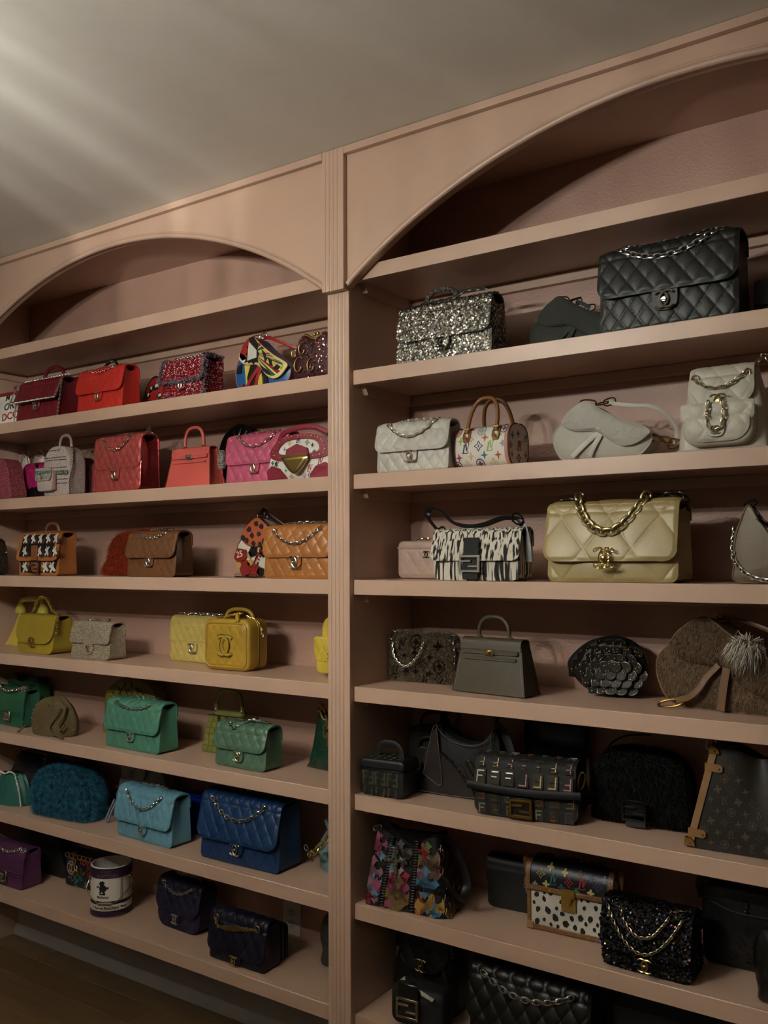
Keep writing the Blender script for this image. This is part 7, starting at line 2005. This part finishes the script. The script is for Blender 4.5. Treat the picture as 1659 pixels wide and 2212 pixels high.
# ---- shelf 7: black and patterned
r = root('patchwork_bag', 'black bag patched with multicolour leather crosses and one jewelled cross', 'handbag', -1.396, .092, SZ(7), 7)
PBK = leather('110f0e', .4)
w_, h_, dd = .262, .208, .13
def pw(t): return w_ / 2 * (1 - .26 * t)
def pd(t): return dd / 2 * (1 - .45 * t)
L = []
for t in np.linspace(0, 1, 18):
    oo = rrect(2 * pw(t), 2 * pd(t), .022, 5); oo = resample(np.vstack([oo, oo[:1]]), 73)[:-1]
    zc_ = h_ * t; sagv = -.045 * t ** 2 * np.exp(-(oo[:, 0] / .05) ** 2) + .0
    L.append(np.stack([oo[:, 0], (oo[:, 1] - pd(t)), np.full(72, .0006 + zc_) + sagv + .02 * t * oo[:, 0] / w_ * 0], -1))
M().rings(np.array(L)).build('body', PBK, r, ang=60)
def psf(x, z): t = min(1, max(0, z / h_)); x = max(-pw(t) + .004, min(pw(t) - .004, x)); return ((x, -pd(t) - .0004, z), (0, -1, .25))
def pse(y, z): t = min(1, max(0, z / h_)); return ((pw(t) + .0004, y, z), (1, 0, .2))
CRP = cross_poly()
pc = ('8a3a58', '3a6a86', '9a7424', '8c5a68', '4a6e2c', 'a04a24', '8a2028', '6a5026', '4a443c', '5a86a0', 'a88a96', '6e4a3c')
pm = {c: M() for c in pc}; lay = 0
for i, (x, z, s, c, rt) in enumerate(((-.098, .060, .034, 9, 10), (-.105, .095, .032, 3, -8), (-.088, .165, .028, 0, 5), (-.10, .185, .02, 8, 10), (-.045, .060, .050, 0, 4), (-.050, .135, .032, 5 + 4, 0), (-.015, .150, .03, 8, 10), (-.028, .082, .036, 6, 20), (-.022, .040, .042, 7, -5), (-.035, .018, .022, 5, 10), (.062, .112, .038, 3, 0), (.062, .085, .034, 1, 0), (.066, .150, .034, 4, 8), (.060, .140, .03, 7, 12), (.050, .165, .018, 6, 0), (.048, .032, .030, 5, -10), (.082, .028, .044, 2, 8), (.090, .012, .02, 1, 0), (-.110, .025, .02, 6, 0), (.094, .13, .03, 11, 0), (-.03, .104, .02, 10, 8), (-.07, .018, .028, 3, 0))):
    c_ = pc[c % 12]; decal(pm[c_], [CRP], x, z, s * 1.22, psf, off=.0016 + .0012 * (i % 3), rot=rt, th=.003)
for i, (y, z, s, c, rt) in enumerate(((-.03, .150, .032, 11, 10), (-.02, .115, .034, 7, 0), (-.035, .05, .034, 8, 0), (.005, .045, .034, 11, 10), (-.04, .018, .03, 2, 0), (.01, .015, .025, 7, 0))):
    decal(pm[pc[c]], [CRP], y, z, s * 1.15, pse, off=.0016 + .0012 * (i % 3), rot=rt, th=.003)
for c, mm in pm.items():
    if mm.n: mm.build('cross_patch_print', leather(c, .45, 0, (120, .5)), r, smooth=False)
sm = M()
for x in (-.072, .022):
    for k in range(26):
        z = .006 + .0072 * k; t = z / h_
        xx = x * (1 - .2 * t) + .012 * t; sm.bbox(xx - .009, xx + .009, -pd(t) - .0068, -pd(t) - .0010, z, z + .0058, .0015)
for k in range(14):
    x = .034 + .0062 * k
    if x < pw(.35): sm.bbox(x, x + .005, -pd(.33) - .0066, -pd(.33) - .001, .060, .074, .0015)
sm.build('gathered_seam', PBK, r, kind='stuff')
jc = M(); rg = random.Random(3)
for p in CRP:
    pass
yj = -pd(.55) - .010
for (x0, z0, x1, z1) in ((0, -.038, 0, .030), (-.022, .008, .022, .008)):
    for t in np.linspace(0, 1, 12 if x0 == x1 else 8): jc.sphere((-.028 + x0 + (x1 - x0) * t, yj, .125 + z0 + (z1 - z0) * t), .0056, 8, 5, (1, .6, 1))
for x, z in ((0, .036), (0, -.044), (-.027, .008), (.027, .008)):
    for a in range(3): jc.sphere((-.028 + x + .006 * math.cos(a * 2.1 + 1.57), yj, .125 + z + .006 * math.sin(a * 2.1 + 1.57)), .0052, 8, 5, (1, .6, 1))
jo = jc.build('jewelled_cross', metal('a09480', .25), r, kind='stuff')
cr_ = M()
for k in range(40): cr_.sphere((-.028 + rg.gauss(0, .004), yj - .004, .125 + rg.uniform(-.04, .035)), .0014, 6, 4)
cr_.build('crystals', metal('b8b0a0', .1), jo)
sp = smoothpath([(-.105, -.01, .206), (-.085, -.02, .222), (-.05, -.024, .200), (0, -.026, .178), (.05, -.024, .184), (.085, -.015, .200), (.125, -.01, .185), (.160, -.02, .13), (.175, -.03, .085), (.160, -.04, .055), (.130, -.045, .075), (.108, -.045, .11), (.098, -.04, .145)], 110)
strap(r, sp, .026, .006, leather('0d0c0b', .4), 'shoulder_strap', up=(0, 1, .5))
m = M(); ctr, nn = link_verts((.098, -.036, .158), (.2, 0, 1), (0, -1, 0), .018, .010, .002); m.tube(ctr, .0026, 6, closed=True, up=nn); ctr, nn = link_verts((-.100, -.03, .206), (1, 0, .3), (0, -1, .3), .014, .007, .002); m.tube(ctr, .002, 6, closed=True, up=nn); m.build('hardware', metal('8a8478', .2), r)

r, yb, yf = flap_bag('flap_bag', 'plain black flap bag with chain lying behind the spotted trunk clutch', (-1.120, .240, SZ(7), 4), .200, .138, .07, leather('100f0f', .42), SILVER, None, fl=.62, ch=None, tab=None, logo=None, gap=.006)
c = M(); a = np.linspace(R(60), R(330), 30); chain(c, np.stack([.058 + .040 * np.cos(a), np.full(30, yf(.08) - .010), .085 + .042 * np.sin(a)], -1), .009, .0013); c.build('chain', SILVER, r)

r = root('trunk_clutch', 'boxy tan-edged clutch, dark monogram lid over white spotted front, gold lock', 'handbag', -.945, .158, SZ(7), 3)
w_, h_, dd = .232, .178, .06
M().bbox(-w_ / 2 + .003, w_ / 2 - .003, -dd / 2 + .003, dd / 2 - .003, .0005, h_ - .02, .004).build('body', leather('cfc9bc', .5), r)
TN2 = leather('7a5226', .45)
SPW = cloth('c4beb2', .8)
m = M(); m.bbox(-w_ / 2 + .010, w_ / 2 - .010, -dd / 2 - .0006, -dd / 2 + .004, .010, .110, .001); m.build('spotted_front', SPW, r)
m = M(); rgm = random.Random(17); pts = []
sfs = plane_surf(lambda x, z: -dd / 2 - .0006)
for _ in range(600):
    x, z, s = rgm.uniform(-.100, .100), rgm.uniform(.016, .106), rgm.choice((.0055, .0075, .009, .0105))
    if all(math.hypot(x - a, z - b) > (s + c) * 1.25 for a, b, c in pts): pts.append((x, z, s)); decal(m, [blob(rgm, 10)], x, z, s, sfs, off=.0008, sx=.8, rot=rgm.uniform(-30, 30))
m.build('dark_spots', cloth('1a1310', .8), r, smooth=False)
m = M()   # tan frame strips
for a in ((-w_ / 2, -w_ / 2 + .012, .002, .112), (w_ / 2 - .012, w_ / 2, .002, .112), (-w_ / 2, w_ / 2, .001, .014)):
    mm = M(); mm.bbox(a[0], a[1], -dd / 2 - .003, dd / 2, a[2], a[3], .002); mm.build('edge_strip', TN2, r)
LIDM = leather('15171a', .4)
prof = [(dd / 2 - .002, .10), (dd / 2, .14), (dd / 2 - .012, h_ - .004), (0, h_), (-dd / 2 + .010, h_ - .006), (-dd / 2 - .004, h_ - .030), (-dd / 2 - .006, .115)]
P2 = resample(smoothpath(prof, 40), step=.006); s = np.linspace(-w_ / 2 + .010, w_ / 2 - .010, 20)
mm = M(); mm.shell(np.stack([np.broadcast_to(s, (len(P2), 20)), np.repeat(P2[:, :1], 20, 1), np.repeat(P2[:, 1:], 20, 1)], -1), .004, None, sgn=1); lido = mm.build('lid', LIDM, r)
k = int(np.argmax(P2[:, 1])); Zs, Ys = P2[k:, 1][::-1], P2[k:, 0][::-1]
lsf = lambda x, z: ((x, float(np.interp(z, Zs, Ys)) - .0004, z), (0, -1, .2))
cl = ('a89a4a', '2a6a6a', 'a02a38', '6a4a2a', '3a4a7a', '8a7a9a', 'b8a868', '2a7a5a'); dm = {c: M() for c in cl}
for x, z, kk, s_, c in ((-.075, .148, 'diamond', .012, 0), (-.050, .166, 'petal', .010, 6), (-.040, .138, 'letters', .014, 1), (-.010, .160, 'petal', .010, 6), (.002, .138, 'diamond', .012, 2), (.038, .140, 'letters', .0145, 2), (.030, .162, 'petal', .009, 3), (.078, .140, 'diamond', .0125, 4), (.060, .158, 'petal', .009, 4), (-.060, .124, 'petal', .010, 6), (-.018, .122, 'petal', .010, 4), (.022, .120, 'petal', .009, 7), (.060, .122, 'petal', .010, 6), (-.090, .120, 'petal', .008, 5), (.094, .160, 'petal', .009, 5)):
    decal(dm[cl[c]], MOT[kk], x, z, s_, lsf, off=.0012)
for c, mm in dm.items():
    if mm.n: mm.build('letter_print', mat(c, .5, 0, None, 0, 0), lido, smooth=False)
for sx in (-1, 1):
    x0, x1 = sorted((sx * (w_ / 2 + .001), sx * (w_ / 2 - .012)))
    mm = M(); s = np.linspace(x0, x1, 4); P3 = P2 + np.array((0, .0)) ; P3 = P3.copy(); P3[:, 0] *= 1.05; mm.shell(np.stack([np.broadcast_to(s, (len(P3), 4)), np.repeat(P3[:, :1], 4, 1) - .001, np.repeat(P3[:, 1:] + .001, 4, 1)], -1), .004, None, sgn=1); mm.build('edge_strip', TN2, r)
mm = M(); mm.bbox(-w_ / 2, w_ / 2, -dd / 2 - .011, -dd / 2 - .004, .104, .117, .002); mm.build('edge_strip', TN2, r)
rv = M()
for x in np.linspace(-w_ / 2 + .018, w_ / 2 - .018, 9): rv.sphere((x, -dd / 2 - .0112, .1105), .002, 8, 5); rv.sphere((x, -dd / 2 - .0032, .008), .002, 8, 5)
for z in np.linspace(.022, .095, 5):
    for sx in (-1, 1): rv.sphere((sx * (w_ / 2 - .006), -dd / 2 - .0032, z), .002, 8, 5)
for z in (.135, .155):
    for sx in (-1, 1): rv.sphere((sx * (w_ / 2 - .006), lsf(0, z)[0][1] - .002, z), .002, 8, 5)
rv.build('rivets', GOLD, r)
for sx in (-1, 1):
    mm = M(); x0, x1 = sorted((sx * (w_ / 2 + .001), sx * (w_ / 2 - .018))); mm.bbox(x0, x1, -dd / 2 - .0045, -dd / 2 + .012, .0006, .020, .002); mm.build('corner_cap', leather('9a7440', .4), r)
GL = metal('d0b060', .3)
m = M(); m.plate(rrect(.040, .040, .004, 3, .062), -dd / 2 - .006, .005, .001); lo_ = m.build('lock_plate', metal('b89a58', .35), r)
m = M(); m.plate(rrect(.040, .020, .006, 4, .102), -dd / 2 - .0155, .005, .001); m.plate([(-.014, .106), (-.004, .082), (.004, .082), (.014, .106)], -dd / 2 - .0145, .008, .001); m.build('lock', GL, lo_)
m = M()
for x, z in ((-.014, .068), (.014, .068), (-.012, .086), (.012, .086)): m.sphere((x, -dd / 2 - .0062, z), .003, 8, 5)
for x in (-.013, .013): m.sphere((x, -dd / 2 - .0156, .112), .0028, 8, 5)
m.build('rivets', metal('d0b068', .2), lo_)
for sx in (-1, 1): strap(r, smoothpath([(sx * .118, 0, .150), (sx * .130, -.004, .172), (sx * .128, -.004, .150), (sx * .124, 0, .125)], 20), .014, .004, TN2, 'strap_loop', up=(0, -1, 0))
c = M(); chain(c, np.stack([np.linspace(-.09, .08, 30), np.full(30, .002), .184 + .003 * np.sin(np.linspace(0, 14, 30))], -1), .014, .002); c.build('chain', metal('2a2624', .3), r)

r = root('sequin_flap_bag', 'black sequin flap bag with scattered coloured sequins and two gold chains', 'handbag', -.712, .075, SZ(7), -1)
SQ2 = cloth('0c0b0c', .8)
yb = body(r, SQ2, .208, .138, .095, .70, None, .02, 0, .03, .008, fold=.006)
yf = flap(r, SQ2, .210, .152, .095, .70, .70, .022, None, gap=.008, ext=.012, bulge=.008)
sq = M()
for o in r.children:
    if o.name.split('.')[0] in ('body', 'flap', 'gusset'):
        me = o.data; sq.add(np.array([v.co for v in me.vertices]), [tuple(p.vertices) for p in me.polygons])
sequins(sq, 12000, .0026, [(mat('0c0b0d', .25, .5, None, 0, 0), 14), (metal('14161e', .2), 6), (metal('7a6a38', .25), 1.2), (metal('24346a', .2), 1.2), (metal('8a4a58', .25), .7)], r, 41, .35)
cc_clasp(r, .01, yf(.030) - .010, .034, .034, GOLD)
c = M(); chain(c, drape(yf, .088, .140, .056, off=.008), .0085, .0013); chain(c, smoothpath([(-.055, yf(.135) - .008, .142), (-.045, yf(.12) - .009, .115), (-.015, yf(.09) - .010, .092), (.02, yf(.09) - .010, .096), (.045, yf(.12) - .009, .122), (.058, yf(.138) - .008, .142)], 50), .0085, .0013); chain(c, smoothpath([(.06, -.03, .148), (.085, -.02, .153), (.10, -.01, .152)], 16), .0085, .0013); c.build('chain', metal('b8aa8c', .25), r)

EB = leather('0c0c0d', .4)
r = root('embossed_bag', 'soft black bag embossed with letter pattern behind the black sequin bag', 'handbag', -.500, .215, SZ(7), 2)
rslab(.245, .192, .02, .03, -.045, .045, .015, .0006, bulge=.010).build('body', EB, r)
m = M(); sfe = plane_surf(lambda x, z: -.0545 + .010 * min(1, (abs(x) / .12) ** 2 + (abs(z - .096) / .096) ** 2))
for zi, z in enumerate((.10, .066, .034)):
    for xi in range(6):
        x = -.085 + .036 * xi + (.018 if zi % 2 else 0)
        decal(m, MOT[('letters', 'star', 'diamond', 'round')[(xi + zi) % 4]], x, z, .013, sfe, off=.0022, th=.004)
m.build('embossed_print', EB, r, smooth=False)
M().tube(smoothpath([(-.115, -.04, .155), (-.06, -.052, .140), (.0, -.055, .136), (.09, -.05, .142), (.118, -.04, .155)], 40), .003, 6).build('flap_edge', leather('0f0f10', .7), r)
m = M(); m.bbox(-.022, -.012, -.058, -.052, .15, .165, .002); m.sphere((-.017, -.060, .145), .004, 8, 6); m.build('hardware', metal('6a655c', .2), r)
strap(r, smoothpath([(-.12, -.03, .15), (-.125, -.03, .19), (-.09, -.02, .205), (-.04, -.015, .200)], 20), .022, .006, EB, 'strap', up=(0, -1, .5))

PD = leather('121211', .28, .2)
r = root('padded_bag', 'shiny black padded bag nearest the lower right edge of the photo', 'handbag', -.398, .075, SZ(7), -4)
o = dense(smoothpath([(-.055, .001), (-.066, .03), (-.074, .09), (-.066, .14), (-.04, .160), (.03, .164), (.07, .14), (.08, .08), (.07, .02), (.06, .001)], 70, True), .005).clip((-1, .0005), (1, 1))
m = M(); m.pillow(o, .040, .016, 14, .5, quilt=lambda x, z: .008 * (np.abs(np.sin(PI * x / .05)) * np.abs(np.sin(PI * z / .055))) ** .5); m.build('body', PD, r)
M().tube(smoothpath([(-.062, -.04, .05), (-.02, -.056, .045), (.05, -.05, .05)], 20), .004, 6).build('flap_edge', PD, r)

# ---- shelf 8: black
r = root('backpack', 'black quilted backpack with gold ring clasp behind the black letter-buckle bag', 'backpack', -1.398, .185, SZ(8))
BB = leather('0e0d0d', .4)
L = []
for t in np.linspace(0, 1, 18):
    o = rrect(.215 * (1 - .18 * t ** 2), .115 * (1 - .35 * t), .026, 5); o = resample(np.vstack([o, o[:1]]), 61)[:-1]
    L.append(np.stack([o[:, 0], o[:, 1] - .0575 * (1 - .35 * t), np.full(60, .0006 + .215 * t)], -1))
M().rings(np.array(L)).build('body', BB, r, ang=70)
yff = flap(r, BB, .170, .225, .115, .65, .50, .05, (.046, .06, .003), gap=.008, ext=.006, bow=-.010)
cc_clasp(r, .012, yff(.135) - .010, .130, .038, metal('8a7450', .3))
c = M(); chain(c, smoothpath([(.02, -.03, .232), (.05, -.04, .225), (.09, -.05, .205), (.10, -.05, .17)], 24), .012, .0017); c.build('chain', DARKM, r)
m = M()
for x, z, rt in ((-.075, .145, -15), (.085, .115, 25)): 
    q = poly_xf([(-.005, -.014), (.005, -.014), (.005, .014), (-.005, .014)], x, z, 1, rt); m.plate(q, -.066, .004, .001)
m.build('hardware', metal('6a655c', .3), r, kind='stuff')
r = root('letter_buckle_bag', 'small black bag with silver letter buckle in front of the black backpack', 'handbag', -1.352, .062, SZ(8), 4)
rslab(.165, .105, .02, .025, -.035, .035, .014, .0006, bulge=.008).build('body', cloth('0f0e0e', .7), r)
m = M(); m.bbox(-.050, .012, -.052, -.046, .045, .122, .004); m.build('centre_strap', leather('15140f', .25), r)
ff_buckle(r, metal('a89c8c', .22), -.018, -.0525, .058, .068, .055, .007, .005)
m = M(); m.plate([(-.045, .126), (-.03, .138), (-.028, .128)], -.045, .003); m.plate([(.018, .112), (.060, .098), (.055, .090), (.022, .100)], -.047, .003); m.build('tissue', mat('b8b2a4', .8, 0, None, 0, 0), r, smooth=False, kind='stuff')
BJ = leather('0e0e0d', .42)
r, yb, yf = flap_bag('quilted_flap_bag', 'large black quilted flap bag with silver chain on the lowest right shelf', (-1.030, .105, SZ(8)), .335, .208, .11, BJ, SILVER, Q(.048, .066, .006), fl=.66, ch=(.36, .92, .76), lm=leather('0e0e0d'), logo=.042, gap=.008, ext=.016, fold=.016, pitch=.016, wire=.0021, Rf=.035, bulge=.008)

r = root('tote_bag', 'guessed black bag filling the dark area right of the large black quilted bag, lowest shelf', 'tote bag', -.690, .200, SZ(8))
rslab(.32, .215, .02, .03, -.055, .055, .015, .0006, bulge=.008).build('body', leather('050505', .7), r)  # bag is a guess; its near-black colour fills the shadowed end of the shelf
M().tube(arc_handle(-.08, .08, .205, .236, -.02), .006, 8).build('handle', leather('0a0a0a', .5), r)

# every thing stands on its shelf: lift by what sticks out below its base
bpy.context.view_layer.update()
